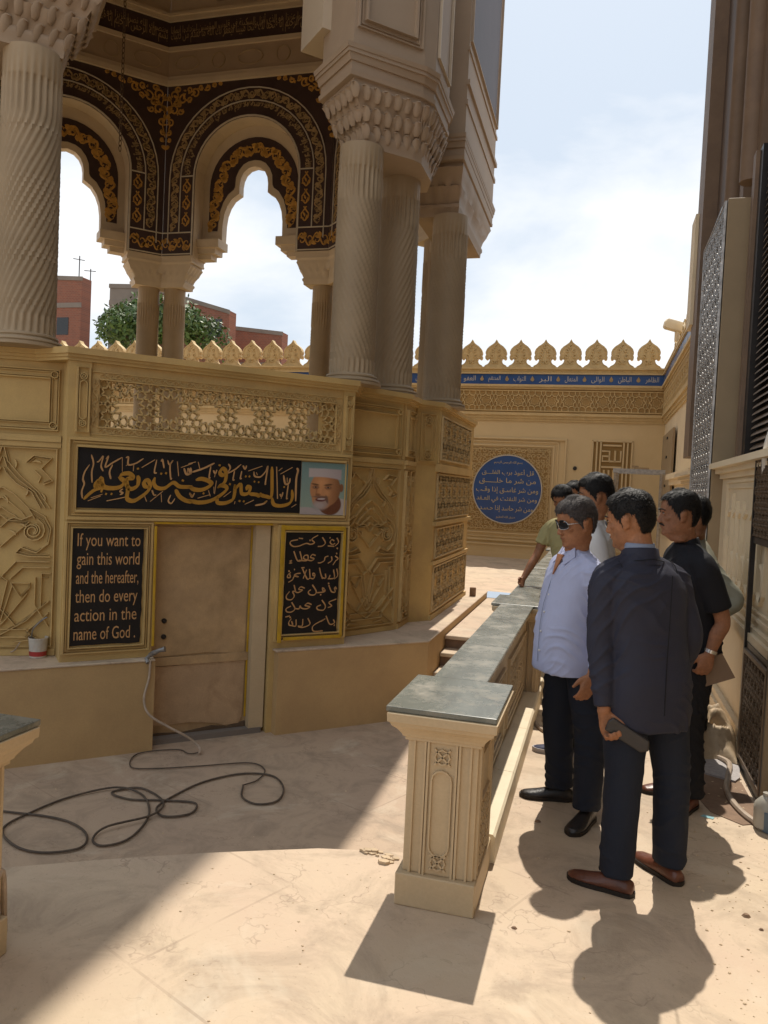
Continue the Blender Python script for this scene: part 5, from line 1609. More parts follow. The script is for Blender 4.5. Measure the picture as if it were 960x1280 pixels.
# skirting and dado of back wall
g = G(); g.box((-22, 0, 0), (1.35, .12, .16), T=TW); g.box((-22, .12, 0), (1.35, .30, .12), T=TW); g.box((-22, .30, 0), (1.35, .34, .15), T=TW)
g.obj('skirting', M['cream'], wl)
# carved square panel with round blue disc
g = G()
pc, pz, ph = -2.27, 1.69, 1.03
g.box((pc - ph, pz - ph, 0), (pc + ph, pz + ph, .02), T=TW)
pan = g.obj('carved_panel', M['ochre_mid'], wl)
g = G()
for e, w_, h_ in ((.06, .06, .05), (.16, .05, .035), (.34, .07, .06), (-.04, .04, .03)):
    if e > 0.3: g.strip(rect(pc - ph - e, pz - ph - e + .1, pc + ph + e, pz + ph + e - .1), w_, h_, TW, closed=True)
    else: g.strip(rect(pc - ph - e, pz - ph - e, pc + ph + e, pz + ph + e), w_, h_, TW, closed=True)
g.obj('panel_frame', M['cream'], pan)
g = G(); TP = lambda V: TW(V + np.array([0, 0, .02]))
rr = random.Random(5)
for i in range(17):
    for j in range(17):
        x = pc - ph + .06 + (2 * ph - .12) * i / 16; z = pz - ph + .06 + (2 * ph - .12) * j / 16
        if math.hypot(x - pc, z - pz) < .84: continue
        a0 = rr.random() * 6
        g.strip(spiral(x, z, .062, a0, rr.choice((-1, 1)) * 1.1, 8, .3), .024, .034, TP)
        leaf(g, x, z, a0 + 2, .09, .03, .02, TP)
stf(g.obj('panel_relief', M['cornice'], pan))
disc = thing('wall_disc', (pc, YB - .05, pz), 'round blue wall disc with gold Arabic lines on the carved square panel', 'plaque')
g = G()
a = np.linspace(0, 2 * math.pi, 64, endpoint=False)
def dring(r_, w_): return TW(np.stack([pc + r_ * np.cos(a), pz + r_ * np.sin(a), np.full(64, w_)], 1))
g.loft([dring(.84, .02), dring(.84, .06), dring(.83, .062)])
g.obj('disc', M['blue'], disc)
g = G(); g.loft([dring(.835, .06), dring(.838, .075), dring(.862, .075), dring(.868, .02)], cap=False); g.obj('rim', M['fillet'], disc)
M['disc_gold'] = mat('disc_lettering', (0.50, 0.40, 0.20), .4, .1, 5)
g = G()
LN = [("بسم الله الرحمن الرحيم", .36, .66, .09), ("قل أعوذ برب الفلـــق", .66, .42, .17), ("من شر ما خلـــــق", .72, .20, .17), ("ومن شر غاسـق إذا وقـب", .79, -.03, .17), ("ومن شر النفثت في العـقد", .77, -.26, .17), ("ومن شر حاسد إذا حـسـد", .68, -.49, .17), ("صدق الله العظيم", .24, -.70, .085)]
for s_, hw, zc, hh in LN:
    put_text(g, ar(s_), pc - hw * .97, pc + hw * .97, pz + zc - hh / 2, pz + zc + hh / 2, .064, TW, res=2)
stf(g.obj('lettering', M['disc_gold'], disc, recalc=False))
# square Kufic grille
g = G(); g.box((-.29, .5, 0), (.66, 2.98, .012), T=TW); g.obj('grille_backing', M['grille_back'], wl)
g = G(); kx0, kx1, kz0, kz1 = -.27, .64, .5, 2.96
TK = TW
for x in (kx0, kx0 + .10, kx1 - .10, kx1, kx0 + .19, kx1 - .19):
    g.strip([(x, kz0), (x, kz1)], .045, .05, TK)
g.strip([(kx0, kz1), (kx1, kz1)], .045, .05, TK)
g.strip([(kx0 + .24, 2.86), (kx1 - .24, 2.86)], .05, .05, TK)
for pts in ([(kx0 + .22, 2.72), (kx0 + .40, 2.72), (kx0 + .40, 2.48), (kx0 + .24, 2.48), (kx0 + .24, 2.60), (kx0 + .40, 2.60)], [(kx0 + .40, 2.48), (kx0 + .66, 2.48), (kx0 + .66, 2.74)], [(kx0 + .53, 2.48), (kx0 + .53, 2.74)], [(kx0 + .22, 2.34), (kx1 - .22, 2.34)]):
    g.strip(pts, .05, .05, TK)
for x in (.29, .40, .51, .62):
    g.strip([(kx0 + x, kz0), (kx0 + x, 2.27)], .05, .05, TK)
stf(g.obj('kufic_grille', M['cream'], wl))
g = G(); g.prism(ngon(-.66, 2.28, .05, 10, 0), 0, .03, T=TW); g.obj('wall_fixing', M['dark_metal'], wl)

# right hand court wall
wr = thing('boundary_wall', (1.35, 15, 0), 'short return of the court wall at right with the blue band seen edge on', 'wall')
TR = frameW((1.35, 0, 0), (0, 1, 0), (-1, 0, 0))
g = G(); g.box((1.35, 10.6, 0), (1.75, YB, 4.70)); g.obj('wall', M['cream_white'], wr)
wall_dress(wr, TR, 10.6, YB)
crest(wr, lambda V: TR(V + np.array([0, 0, -.20])), [YB - .25 - .608 * k for k in range(14)], 4.70)
g = G()
for k in range(14):
    uc = YB - .35 - .62 * k
    put_text(g, ar(names[k % len(names)]), uc - .15, uc + .15, 4.335, 4.495, .088, lambda V: TR(V * np.array([1, 1, 1])), res=1)
stf(g.obj('lettering', M['fillet'], wr, recalc=False))
g = G(); g.box((1.18, 12.0, 2.02), (1.35, 16.2, 2.12)); g.box((1.24, 12.0, 1.92), (1.35, 16.2, 2.02)); g.obj('ledge', M['cream_white'], wr)
tb = thing('tan_board', (1.3, 17, 0), 'tan board leaning against the far right corner of the court wall', 'board')
g = G(); g.box((1.27, 16.2, .9), (1.31, 18.9, 3.05)); g.obj('board', M['tan'], tb)
for z in (1.9, 2.5, 2.9):
    g = G(); g.box((1.25, 17.4, z), (1.275, 17.6, z + .05)); g.obj('bolt', M['dark_metal'], tb)
# lamp on the corner of the crest
fl = thing('flood_lamp', (1.36, 17.9, 5.1), 'pale lamp housing on top of the wall crest at right', 'lamp')
g = G(); g.tube([(1.36, 17.9, 5.02), (1.36, 17.9, 5.22)], .05, 10); g.obj('bracket', M['cream_white'], fl)
g = G()
T_ = frameW((1.32, 17.9, 5.36), (.94, .25, -.22), (0.2, -.1, .97), (-.2, .95, .1))
g.loft([T_([(x * s_, z * s_, w) for x, z in [(-.24, -.10), (.24, -.10), (.24, .10), (-.24, .10)]]) for s_, w in ((.8, -.13), (1, -.10), (1, .02), (.85, .10))])
h_ = g.obj('housing', M['cream_white'], fl); bevel(h_, .03, 3)
# metal trestle frame in front of the back wall
sc = thing('metal_frame', (.6, 15, 0), 'rusty galvanised tube frame standing in front of the wall behind the men', 'frame')
for x in (.23, 1.03):
    for y in (15.0,):
        g = G(); g.tube([(x, y, 0), (x, y, 2.13)], .035, 8); g.obj('leg', M['steel'], sc, smooth=True)
        g = G(); g.tube([(x, y, .02), (x + .05, y + .9, 2.13)], .028, 8); g.obj('leg', M['steel'], sc, smooth=True)
g = G(); g.box((.18, 14.95, 2.09), (1.08, 15.05, 2.17)); g.obj('top_rail', M['steel'], sc)
g = G(); g.box((.23, 15.9, 2.10), (1.08, 15.96, 2.16)); g.obj('top_rail', M['steel'], sc)
g = G(); g.box((.55, 14.95, 2.172), (.80, 15.1, 2.20)); g.box((.5, 14.97, 2.20), (.62, 15.05, 2.23)); tag(g.obj('wood_scrap', M['tan']), 'small wooden offcuts lying on top of the metal frame', 'wood')

# =================================================================== RIGHT BUILDING
rb = thing('side_building', (1.6, 6, 0), 'tall brown clad building with cream base along the right edge', 'building')
g = G(); g.box((1.0, -3, 0), (2.6, 10.7, 1.93)); g.obj('base_wall', M['cream_white'], rb)
TRB = frameW((1.0, 0, 0), (0, 1, 0), (-1, 0, 0))
g = G()
for z0, z1, w in ((.0, .10, .06), (.10, .16, .04), (.74, .79, .03), (.79, .85, .06), (.85, .88, .035)):
    g.box((-3, z0, 0), (10.7, z1, w), T=TRB)
g.obj('dado_moulding', M['cream_white'], rb)
g = G()
for z0, z1, w in ((1.86, 1.90, .03), (1.90, 1.94, .07), (1.94, 1.985, .12)):
    g.box((-3, z0, 0), (7.28, z1, w), T=TRB)
    g.box((9.0, z0, 0), (10.7, z1, w), T=TRB)
g.obj('ledge', M['cream_white'], rb)
# carved relief panel on base
g = G()
for e, w_ in ((0, .03), (.05, .015)):
    g.strip(rect(3.8 + e, .93 + e, 6.95 - e, 1.83 - e), w_, .014, TRB, closed=True)
pnl = g.obj('relief_panel', M['cream_white'], rb)
g = G()
rr = random.Random(11)
u = 6.85
k = 0
while u > 4.2:
    a_ = rr.uniform(-.08, .08); hgt = rr.choice((.58, .64, .50, .30))
    g.strip([(u + .05, 1.02 + rr.random() * .1), (u, 1.10), (u - .02 + a_, 1.10 + hgt)], .035, .024, TRB)
    if rr.random() < .6:
        g.strip(smooth_path([(u, 1.10), (u - .10, 1.04), (u - .17, 1.10), (u - .15, 1.24), (u - .08, 1.28)], 5), .032, .024, TRB)
    if rr.random() < .5:
        g.strip([(u - .06, 1.56), (u - .14, 1.60)], .03, .022, TRB)
    u -= rr.uniform(.16, .26)
stf(g.obj('relief_strokes', M['cream_white'], pnl))
# brown upper body, set back a little, with pilasters and shutter bays
g = G(); g.box((1.16, 9.0, 1.94), (2.6, 11.0, 9.6)); g.box((1.35, -3, 1.94), (2.6, 9.0, 9.6)); g.obj('upper_wall', M['brown'], rb)
g = G(); g.box((1.00, 10.35, 2.2), (1.2, 10.95, 9.6)); g.obj('pilaster', M['brown_light'], rb)
g = G(); g.box((1.10, 9.35, 1.99), (1.16, 10.3, 4.9)); g.obj('dark_window', M['window_dark'], rb)
for y0 in (8.2, 7.35, 4.0):
    g = G(); g.box((1.14, y0, 4.45), (1.36, y0 + .22, 9.6)); g.obj('pilaster', M['brown_light'], rb)
g = G(); g.box((1.24, 7.9, 4.6), (1.36, 8.15, 9.6)); g.obj('dark_strip', M['window_dark'], rb)
g = G(); g.box((1.22, 9.02, 4.4), (1.40, 10.3, 9.6)); g.obj('soffit_beam', M['brown'], rb)
# round pipe-like pilasters seen above the pier
for (y0, x_, r_) in ((8.75, 1.13, .09), (7.62, 1.12, .10)):
    g = G(); g.tube([(x_, y0, 4.5), (x_, y0, 9.6)], r_, 12); g.obj('down_pipe', M['brown_light'], rb, smooth=True)
# window reveal with louvres (right of the pier)
g = G(); g.box((1.045, 6.93, 1.985), (1.36, 7.05, 4.5)); g.obj('window_jamb', M['brown_light'], rb)
g = G(); g.box((1.075, 6.80, 1.985), (1.36, 6.93, 4.5)); g.obj('window_reveal', M['dark_metal'], rb)
g = G(); g.box((1.16, 3.5, 1.99), (1.20, 6.8, 4.5)); g.obj('shutter_back', M['void'], rb)
g = G()
for k in range(44):
    z = 2.03 + k * .054
    g.box((0, 0, 0), (3.2, .014, .05), T=lambda V: np.stack([1.105 + V[:, 2] * .8 + V[:, 1] * .3, 3.55 + V[:, 0], z + V[:, 1] + V[:, 2] * .75], 1))
o = g.obj('louvre_slats', M['shutter'], rb); o['kind'] = 'stuff'
# pier with silver lattice side
pc_ = thing('clad_pier', (1.0, 8, 0), 'tall cream pier with a silver lattice sheet on its side', 'pier')
g = G(); g.prism([(.905, 7.3), (1.14, 7.3), (1.14, 8.78), (.905, 8.78)], 0, 4.26); q = g.obj('pier', M['tan'], pc_)
bevel(q, .004, 1)
TS = frameW((.900, 7.32, 0), (0, 1, 0), (-1, 0, 0))
M['silver'] = mat('silver_lattice', (0.36, 0.34, 0.32), .42, .45, 14, metal=.35)
M['silver_back'] = mat('lattice_backing', (0.035, 0.032, 0.03), .5, .2, 18)
g = G(); g.box((.0, 0.0, 0), (1.46, 4.25, .004), T=TS); g.obj('lattice_backing', M['silver_back'], pc_)
g = G(); segs_to(g, tiling12(.19, .02, .6, 1.44, 4.24, R(63)), .013, .010, lambda V: TS(V + np.array([0, 0, .004])))
g.strip(rect(.01, .02, 1.45, 4.24), .03, .016, lambda V: TS(V + np.array([0, 0, .004])), closed=True)
o = g.obj('lattice_sheet', M['silver'], pc_); o['kind'] = 'stuff'
g = G(); g.box((.96, 10.75, 3.9), (1.02, 11.2, 5.3)); q = g.obj('side_panel', M['cream_white'], rb)
# cabinet at right edge
cb = thing('lattice_cabinet', (1.1, 5, 0), 'dark open cabinet with lattice side and tan edge at the right border', 'cabinet')
cx0, cx1, cy0, cy1 = .925, 1.30, 4.62, 5.42
boxes('end_panel', 'tan', cb, None, [((cx0, cy0, .0), (cx1, cy0 + .03, .80)), ((cx0 + .03, cy0, 1.42), (cx1, cy0 + .03, 2.0))])
I3 = None
boxes('shelf', 'dark_metal', cb, I3, [((cx0 + .01, cy0 + .03, z0), (cx1, cy1, z1)) for z0, z1 in ((0, .05), (.76, .80), (1.42, 1.46), (1.96, 2.0))])
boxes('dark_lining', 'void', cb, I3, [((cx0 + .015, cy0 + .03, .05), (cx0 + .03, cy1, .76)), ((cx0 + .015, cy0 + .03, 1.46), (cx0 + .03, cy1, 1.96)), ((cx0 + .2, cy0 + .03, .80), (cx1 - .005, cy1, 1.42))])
boxes('upright', 'dark_metal', cb, I3, [((x_, y_, 0), (x_ + .03, y_ + .03, 2.0)) for x_ in (cx0, cx1 - .03) for y_ in (cy0 + .03, cy1 - .03)])
TC = frameW((cx0 + .015, cy0 + .06, 0), (0, 1, 0), (-1, 0, 0))
M['cab_lat'] = mat('bronze_lattice', (0.16, 0.11, 0.07), .45, .2, 20, metal=.3)
g = G(); segs_to(g, tiling8(.10, .0, .09, .71, .74, R(60)), .014, .012, TC)
g.strip(rect(.02, .07, .70, .74), .05, .018, TC, closed=True); g.obj('lattice_panel', M['cab_lat'], cb)
g = G(); segs_to(g, tiling8(.10, .0, 1.47, .71, 1.95, R(60)), .014, .012, TC); g.obj('lattice_panel', M['cab_lat'], cb)

# =================================================================== LOOSE THINGS
def hose(name, pts, r, m, label, cat='hose', k=10):
    g = G(); g.tube(smooth_path(pts, k), r, 8)
    return tag(g.obj(name, M[m], smooth=True), label, cat)
zf = LOW + .014
hose('cable', [(-6.0, 4.4, zf), (-5.0, 4.62, zf), (-4.06, 4.70, zf), (-3.75, 4.74, zf), (-3.50, 4.72, zf), (-3.28, 4.60, zf), (-3.20, 4.42, zf), (-3.38, 4.28, zf), (-3.62, 4.30, zf), (-3.86, 4.48, zf), (-3.86, 4.78, zf), (-3.78, 5.10, zf), (-3.56, 5.36, zf + .01), (-3.30, 5.32, zf), (-3.06, 5.02, zf), (-2.98, 4.66, zf), (-3.08, 4.50, zf), (-3.20, 4.56, zf), (-3.20, 4.72, zf + .02), (-3.02, 5.0, zf + .02), (-3.10, 5.28, zf), (-3.40, 5.44, zf), (-3.55, 5.28, zf), (-3.35, 5.22, zf), (-3.1, 5.3, zf), (-2.86, 5.34, zf), (-2.80, 5.16, zf), (-2.95, 5.05, zf), (-3.08, 5.16, zf), (-3.08, 5.40, zf), (-3.00, 5.75, zf), (-2.80, 6.02, zf), (-2.55, 6.08, zf), (-2.36, 5.88, zf), (-2.30, 5.62, zf), (-2.42, 5.50, zf), (-2.58, 5.58, zf), (-2.68, 5.80, zf)], .0082, 'hose', 'dark cable coiled in loops on the shaded sunken floor', 'cable')
hose('thin_hose', [K(-2.25, 4.22, .01), (-3.45, 6.28, zf), (-3.6, 6.33, zf), (-3.85, 6.10, zf), (-3.72, 5.80, zf), (-3.50, 5.86, zf), (-3.20, 6.05, zf), (-2.85, 6.28, zf), (-2.66, 6.18, zf), (-2.62, 5.95, zf), (-2.68, 5.80, zf)], .0058, 'hose', 'thin dark hose curling on the sunken floor below the door')
hose('hose', [(-1.93, 2.26, .05), (-1.90, 2.20, .30), (-1.89, 2.10, .10), (-1.84, 2.02, .012), (-1.80, 1.92, .012), (-1.86, 1.80, .012), (-1.92, 1.6, .012)], .011, 'hose_pale', 'pale hose hanging beside the cut-off post at the lower left corner')
hose('hose', [(-1.97, 2.26, .05), (-1.93, 2.18, .34), (-1.90, 2.06, .12), (-1.88, 1.97, .012), (-1.87, 1.85, .012), (-1.93, 1.7, .012), (-2.0, 1.6, .012)], .011, 'hose', 'dark hose hanging beside the cut-off post at the lower left corner')
hose('hose', [(.80, 5.45, .02), (.865, 5.30, .03), (.83, 5.08, .016), (.79, 4.85, .016), (.80, 4.62, .016), (.86, 4.42, .016), (.98, 4.28, .016), (1.15, 4.18, .016)], .017, 'hose_pale', 'thick grey hose curving round the cabinet foot on the right')
hose('hose', [(-.37, 5.72, .012), (-.33, 5.60, .012), (-.27, 5.52, .012), (-.18, 5.56, .012), (-.15, 5.70, .012), (-.22, 5.82, .012), (-.33, 5.80, .012)], .014, 'hose_pale', 'loop of pale hose on the ground between balustrade and the men')
hose('white_hose', [(1.14, 4.9, 2.30), (1.00, 4.85, 2.26), (.93, 4.92, 2.12), (.92, 5.05, 1.98), (.95, 5.2, 1.86), (.965, 5.22, 1.80)], .022, 'hose_white', 'white hose arching over the ledge at the right edge')
# bucket on the ledge
bk = thing('paint_bucket', K(-3.155, 3.90, .56), 'small white and red paint bucket on the ledge at left', 'bucket')
M['bucket'] = mat('bucket_white', (.50, .46, .40), .4, .15, 12, dirt=(.4, .25, .15), dirt_amt=.5, dscale=10)
M['bucket_red'] = mat('bucket_red', (.35, .04, .035), .4, .2, 12)
bxp = np.array(K(-3.155, 3.90, .56))
def cyl(c, prof, n=24):
    a = np.linspace(0, 2 * math.pi, n, endpoint=False)
    return [np.stack([c[0] + r_ * np.cos(a), c[1] + r_ * np.sin(a), np.full(n, c[2] + z)], 1) for r_, z in prof]
g = G(); g.loft(cyl(bxp, [(.066, 0), (.070, .004), (.080, .165), (.084, .166), (.084, .178), (.078, .178), (.070, .03)]), cap=True); g.obj('pail', M['bucket'], bk, smooth=True)
g = G(); g.loft(cyl(bxp, [(.0715, .018), (.0745, .060)]), cap=False); g.obj('label_band', M['bucket_red'], bk, smooth=True)
g = G(); g.tube(smooth_path([bxp + (-.07, 0, .165), bxp + (-.04, -.02, .25), bxp + (.03, 0, .33), bxp + (.07, .02, .36)]), .006, 6); g.obj('handle', M['steel'], bk)
g = G(); g.loft(cyl(np.array(K(-1.30, 8.02, .56)) + (.10, .10, 0), [(.05, 0), (.05, .13), (.045, .135)], 12)); tag(g.obj('paint_tin', M['stain_and_shade']), 'small dark brown tin standing on the terrace at the foot of the carved wall', 'tin')
hose('ledge_twig', [K(-3.33, 3.86, .575), K(-3.27, 3.84, .60), K(-3.20, 3.80, .66)], .006, 'hose_pale', 'bit of pale wire on the ledge left of the bucket', 'wire')
# tarp heap and grey board
def heap():
    nx, ny = 60, 46
    V = np.zeros((ny, nx, 3))
    for j in range(ny):
        for i in range(nx):
            u = i / (nx - 1) * 2 - 1; v = j / (ny - 1) * 2 - 1
            x = .74 + u * .22 + .02 * math.sin(5 * v + 2); y = 5.66 + v * .30 + .03 * math.sin(4 * u)
            e = max(0, 1 - abs(u) ** 2.6) * max(0, 1 - abs(v) ** 2.6)
            f = noise.fractal(Vector((x * 6, y * 6, 0)), 1.0, 2.0, 4)
            rd = 1 - abs(noise.noise(Vector((x * 7 + 3, y * 5, 1.5)))) * 2
            z = .012 + e * (.17 + .11 * f + .12 * rd * rd + .06 * max(0, u))
            if u > .1 and v > -.3: z += .07 * e
            V[j, i] = (x, y, max(.006, z))
    F = [(j * nx + i, j * nx + i + 1, (j + 1) * nx + i + 1, (j + 1) * nx + i) for j in range(ny - 1) for i in range(nx - 1)]
    g = G(); g.add(V.reshape(-1, 3), F); return g
M['tarp'] = mat('dusty_tarp', (.44, .33, .21), .6, .18, 8, .3, 30, dirt=(.28, .2, .12), dirt_amt=.7, dscale=7)
tag(heap().obj('tarpaulin', M['tarp'], smooth=True, angle=180), 'crumpled beige tarpaulin heap against the right wall', 'tarp')
M['grey_board'] = mat('speckled_grey_board', (.36, .33, .32), .6, .2, 50, .2, 60)
g = G(); g.prism([(.44, 5.24), (.86, 5.02), (.90, 5.10), (.93, 5.32), (.60, 5.52), (.45, 5.45)], .002, .016)
tag(g.obj('floor_board', M['grey_board']), 'thin speckled grey board lying flat in front of the tarpaulin', 'board')
# jug at the right
M['jug'] = mat('cloudy_plastic', (.58, .54, .46), .25, .1, 6); M['jug'].node_tree.nodes['Principled BSDF'].inputs['Transmission Weight'].default_value = .35
M['jug_band'] = mat('blue_grey_band', (.12, .17, .22), .4, .1, 6)
jg = thing('plastic_jug', (.895, 4.36, 0), 'cloudy plastic jug on the ground at the cabinet corner', 'jug')
jc = (.905, 4.375, .005)
g = G(); g.loft(cyl(jc, [(.045, 0), (.058, .012), (.06, .10), (.056, .13), (.03, .16), (.02, .168), (.02, .185)])); g.obj('body', M['jug'], jg, smooth=True)
g = G(); g.loft(cyl((.925, 4.345, .006), [(.045, 0), (.048, .10), (.046, .102)])); tag(g.obj('tin_can', M['jug_band'], smooth=True), 'dark blue grey can in front of the cloudy jug', 'can')
g = G(); g.prism([(.60, 4.42), (.66, 4.40), (.67, 4.43), (.62, 4.45)], .001, .003)
M['cyan'] = mat('pale_blue_plastic', (.25, .45, .48), .4, .1, 5)
tag(g.obj('plastic_scrap', M['cyan']), 'pale blue plastic scrap on the ground behind the shoes', 'litter')

# =================================================================== TOWN AND TREE BEYOND THE WALL
def building(name, x0, x1, y, z1, depth, m, label, slope=0.0, rows=3, cols=4, nm='wall'):
    t_ = thing(name, ((x0 + x1) / 2, y, 0), label, 'building')
    g = G()
    g.prism([(x0, 0), (x1, 0), (x1, z1 - slope), (x0, z1)], y, y + depth, T=lambda V: np.stack([V[:, 0], V[:, 2], V[:, 1]], 1))
    g.obj('wall', m, t_)
    nfl = int(z1 // 3)
    tz = lambda V: np.stack([V[:, 0], V[:, 2], V[:, 1]], 1)
    for k in range(1, nfl + 1):
        z = k * 3.1
        if z < z1 - slope - .3:
            g = G(); g.box((x0 - .02, y - .04, z), (x1 + .02, y, z + .32)); g.obj('floor_beam', M['concrete'], t_)
    g = G(); g.prism([(x0 - .05, z1 - .25), (x1 + .05, z1 - slope - .25), (x1 + .05, z1 - slope + .02), (x0 - .05, z1 + .02)], y - .05, y, T=tz); g.obj('roof_edge', M['concrete'], t_)
    w = (x1 - x0) / cols
    for i in range(cols):
        for k in range(nfl):
            z = k * 3.1 + 1.3
            if z + 1.2 < z1 - slope:
                gg = G(); cx_ = x0 + w * (i + .5)
                gg.box((cx_ - .45, y - .03, z), (cx_ + .45, y - .001, z + 1.15)); gg.obj('window', M['window_dark'], t_)
    return t_
building('brick_block', -45, -33.9, 45, 15.0, 1.0, M['brick'], 'red brick block just right of the left column', .6, cols=4)
building('grey_block', -31.4, -28.8, 44.5, 13.75, .6, M['concrete'], 'plain grey block rising behind the tree', .1, cols=1)
building('brick_block', -29.2, -23.6, 46, 13.9, 1.0, M['brick'], 'red brick block with sloping top behind the tree', 1.6, cols=3)
building('brick_block', -26.0, -21.6, 50, 12.2, 1.0, M['brick'], 'low dark brick block right of the tree', .5, cols=3)
for (x, h) in ((-43, 3.0), (-37.5, 2.4), (-35, 1.6)):
    pass
g = G()
for (x, z, h) in ((-34.9, 14.5, 1.6), (-34.0, 14.3, .9)):
    g.tube([(x, 46, z), (x, 46, z + h)], .035, 5); g.tube([(x - .5, 46, z + h * .9), (x + .4, 46, z + h * .8)], .025, 4)
tag(g.obj('aerial', M['dark_metal']), 'thin roof aerials on the brick block right of the left column', 'aerial')

def tree(x, y, h, cr, label, n=2600, seed=3):
    rr = np.random.default_rng(seed)
    t_ = thing('leafy_tree', (x, y, 0), label, 'tree')
    g = G()
    g.tube([(x, y, 0), (x + .1, y, h * .35), (x - .1, y + .1, h * .6)], [.28, .22, .13], 8)
    cl = []
    for k in range(15):
        a = rr.uniform(0, 6.28); e = rr.uniform(-.3, 1.0)
        d = cr * rr.uniform(.45, 1.0)
        c_ = np.array((x + d * math.cos(a) * math.cos(e), y + d * math.sin(a) * math.cos(e) * .8, h * .72 + d * .55 * math.sin(e)))
        cl.append((c_, cr * rr.uniform(.25, .45)))
        g.tube([(x, y, h * .5), tuple((np.array((x, y, h * .5)) + c_) / 2 + (0, 0, .2)), tuple(c_)], [.10, .06, .02], 5)
    g.obj('trunk', M['bark'], t_)
    g = G()
    for k in range(n):
        c_, r_ = cl[rr.integers(len(cl))]
        d = rr.normal(size=3); d /= np.linalg.norm(d)
        p = c_ + d * r_ * rr.uniform(.55, 1.1) ** .6
        u_ = rr.normal(size=3); u_ /= np.linalg.norm(u_); v_ = np.cross(u_, d); v_ /= max(np.linalg.norm(v_), 1e-6)
        s_ = rr.uniform(.09, .19)
        g.add([p, p + u_ * s_ + v_ * s_ * .45, p + u_ * 2 * s_, p + u_ * s_ - v_ * s_ * .45], [(0, 1, 2, 3)])
    o_ = g.obj('crown', M['leaf'], t_, recalc=False)
tree(-24.9, 40, 13.2, 3.4, 'green tree between the brick blocks behind the court wall', 9000)
tree(-31.3, 42, 11.0, 1.4, 'small yellow green tree behind the wall near the left column', 2000, 8)

# =================================================================== PEOPLE
def vnoise(P, seed=0):
    P = P + seed * 17.31
    I = np.floor(P).astype(np.int64); Fr = P - I; Fr = Fr * Fr * (3 - 2 * Fr)
    out = np.zeros(len(P))
    for dx in (0, 1):
        for dy in (0, 1):
            for dz in (0, 1):
                h = (I[:, 0] + dx) * 374761393 + (I[:, 1] + dy) * 668265263 + (I[:, 2] + dz) * 2147483647
                h = (h ^ (h >> 13)) * 1274126177
                h = ((h ^ (h >> 16)) & 0xFFFF) / 65535.0
                w = (Fr[:, 0] if dx else 1 - Fr[:, 0]) * (Fr[:, 1] if dy else 1 - Fr[:, 1]) * (Fr[:, 2] if dz else 1 - Fr[:, 2])
                out += w * h
    return out * 2 - 1

def skin_mat(name, c):
    m = mat(name, c, .58, .22, 16, .25, 150, spec=.35, fine=.08)
    p = m.node_tree.nodes['Principled BSDF']
    p.inputs['Subsurface Weight'].default_value = .08
    p.inputs['Subsurface Radius'].default_value = (.8, .3, .15)
    p.inputs['Subsurface Scale'].default_value = .01
    return m
M['skin1'] = skin_mat('skin_tan', (.33, .145, .070))
M['skin2'] = skin_mat('skin_brown', (.26, .115, .058))
M['hair'] = mat('black_hair', (.008, .0065, .006), .5, .3, 60, .5, 160, spec=.25)
M['hair_grey'] = mat('greying_hair', (.060, .050, .047), .6, .6, 70, .5, 160, spec=.25)
def cloth(name, c, rough=.8, w=.06):
    return mat(name, c, rough, w, 5, .25, 260, spec=.2)
M['jacket'] = cloth('dark_blue_grey_jacket', (.030, .031, .048), .62)
M['navy'] = cloth('navy_trousers', (.016, .020, .032), .75)
M['blackcl'] = cloth('black_cloth', (.012, .012, .015), .75)
M['lilac'] = cloth('pale_blue_shirt', (.40, .42, .58), .75)
M['collar'] = cloth('grey_blue_shirt', (.22, .25, .33), .75)
M['khaki'] = cloth('khaki_shirt', (.33, .29, .14), .8)
M['greygreen'] = cloth('grey_green_shirt', (.26, .25, .19), .8)
M['whitesh'] = cloth('white_shirt', (.62, .60, .58), .8)
M['leather'] = mat('brown_leather', (.12, .040, .022), .35, .25, 12, .2, 60, spec=.5)
M['leather_dk'] = mat('dark_leather', (.022, .018, .017), .38, .2, 12, .2, 60, spec=.5)
M['sole'] = mat('shoe_sole', (.02, .015, .012), .6, .1, 12)
M['sneaker'] = mat('navy_sneaker', (.022, .025, .065), .6, .2, 30)
M['sneaker_sole'] = mat('sneaker_sole', (.45, .42, .42), .6, .1, 12)
M['lens'] = mat('dark_lens', (.006, .006, .008), .22, .05, 5, spec=.4)
M['chrome'] = mat('bright_metal', (.6, .57, .52), .25, .05, 5, metal=.9)
M['lip'] = mat('lip', (.20, .075, .05), .5, .1, 20)
M['eyew'] = mat('eye_white', (.35, .30, .27), .3, .05, 20)

def rotz(a):
    c, s = math.cos(a), math.sin(a)
    return np.array([[c, -s, 0], [s, c, 0], [0, 0, 1]])
def rotx(a):
    c, s = math.cos(a), math.sin(a)
    return np.array([[1, 0, 0], [0, c, -s], [0, s, c]])
def roty(a):
    c, s = math.cos(a), math.sin(a)
    return np.array([[c, 0, s], [0, 1, 0], [-s, 0, c]])

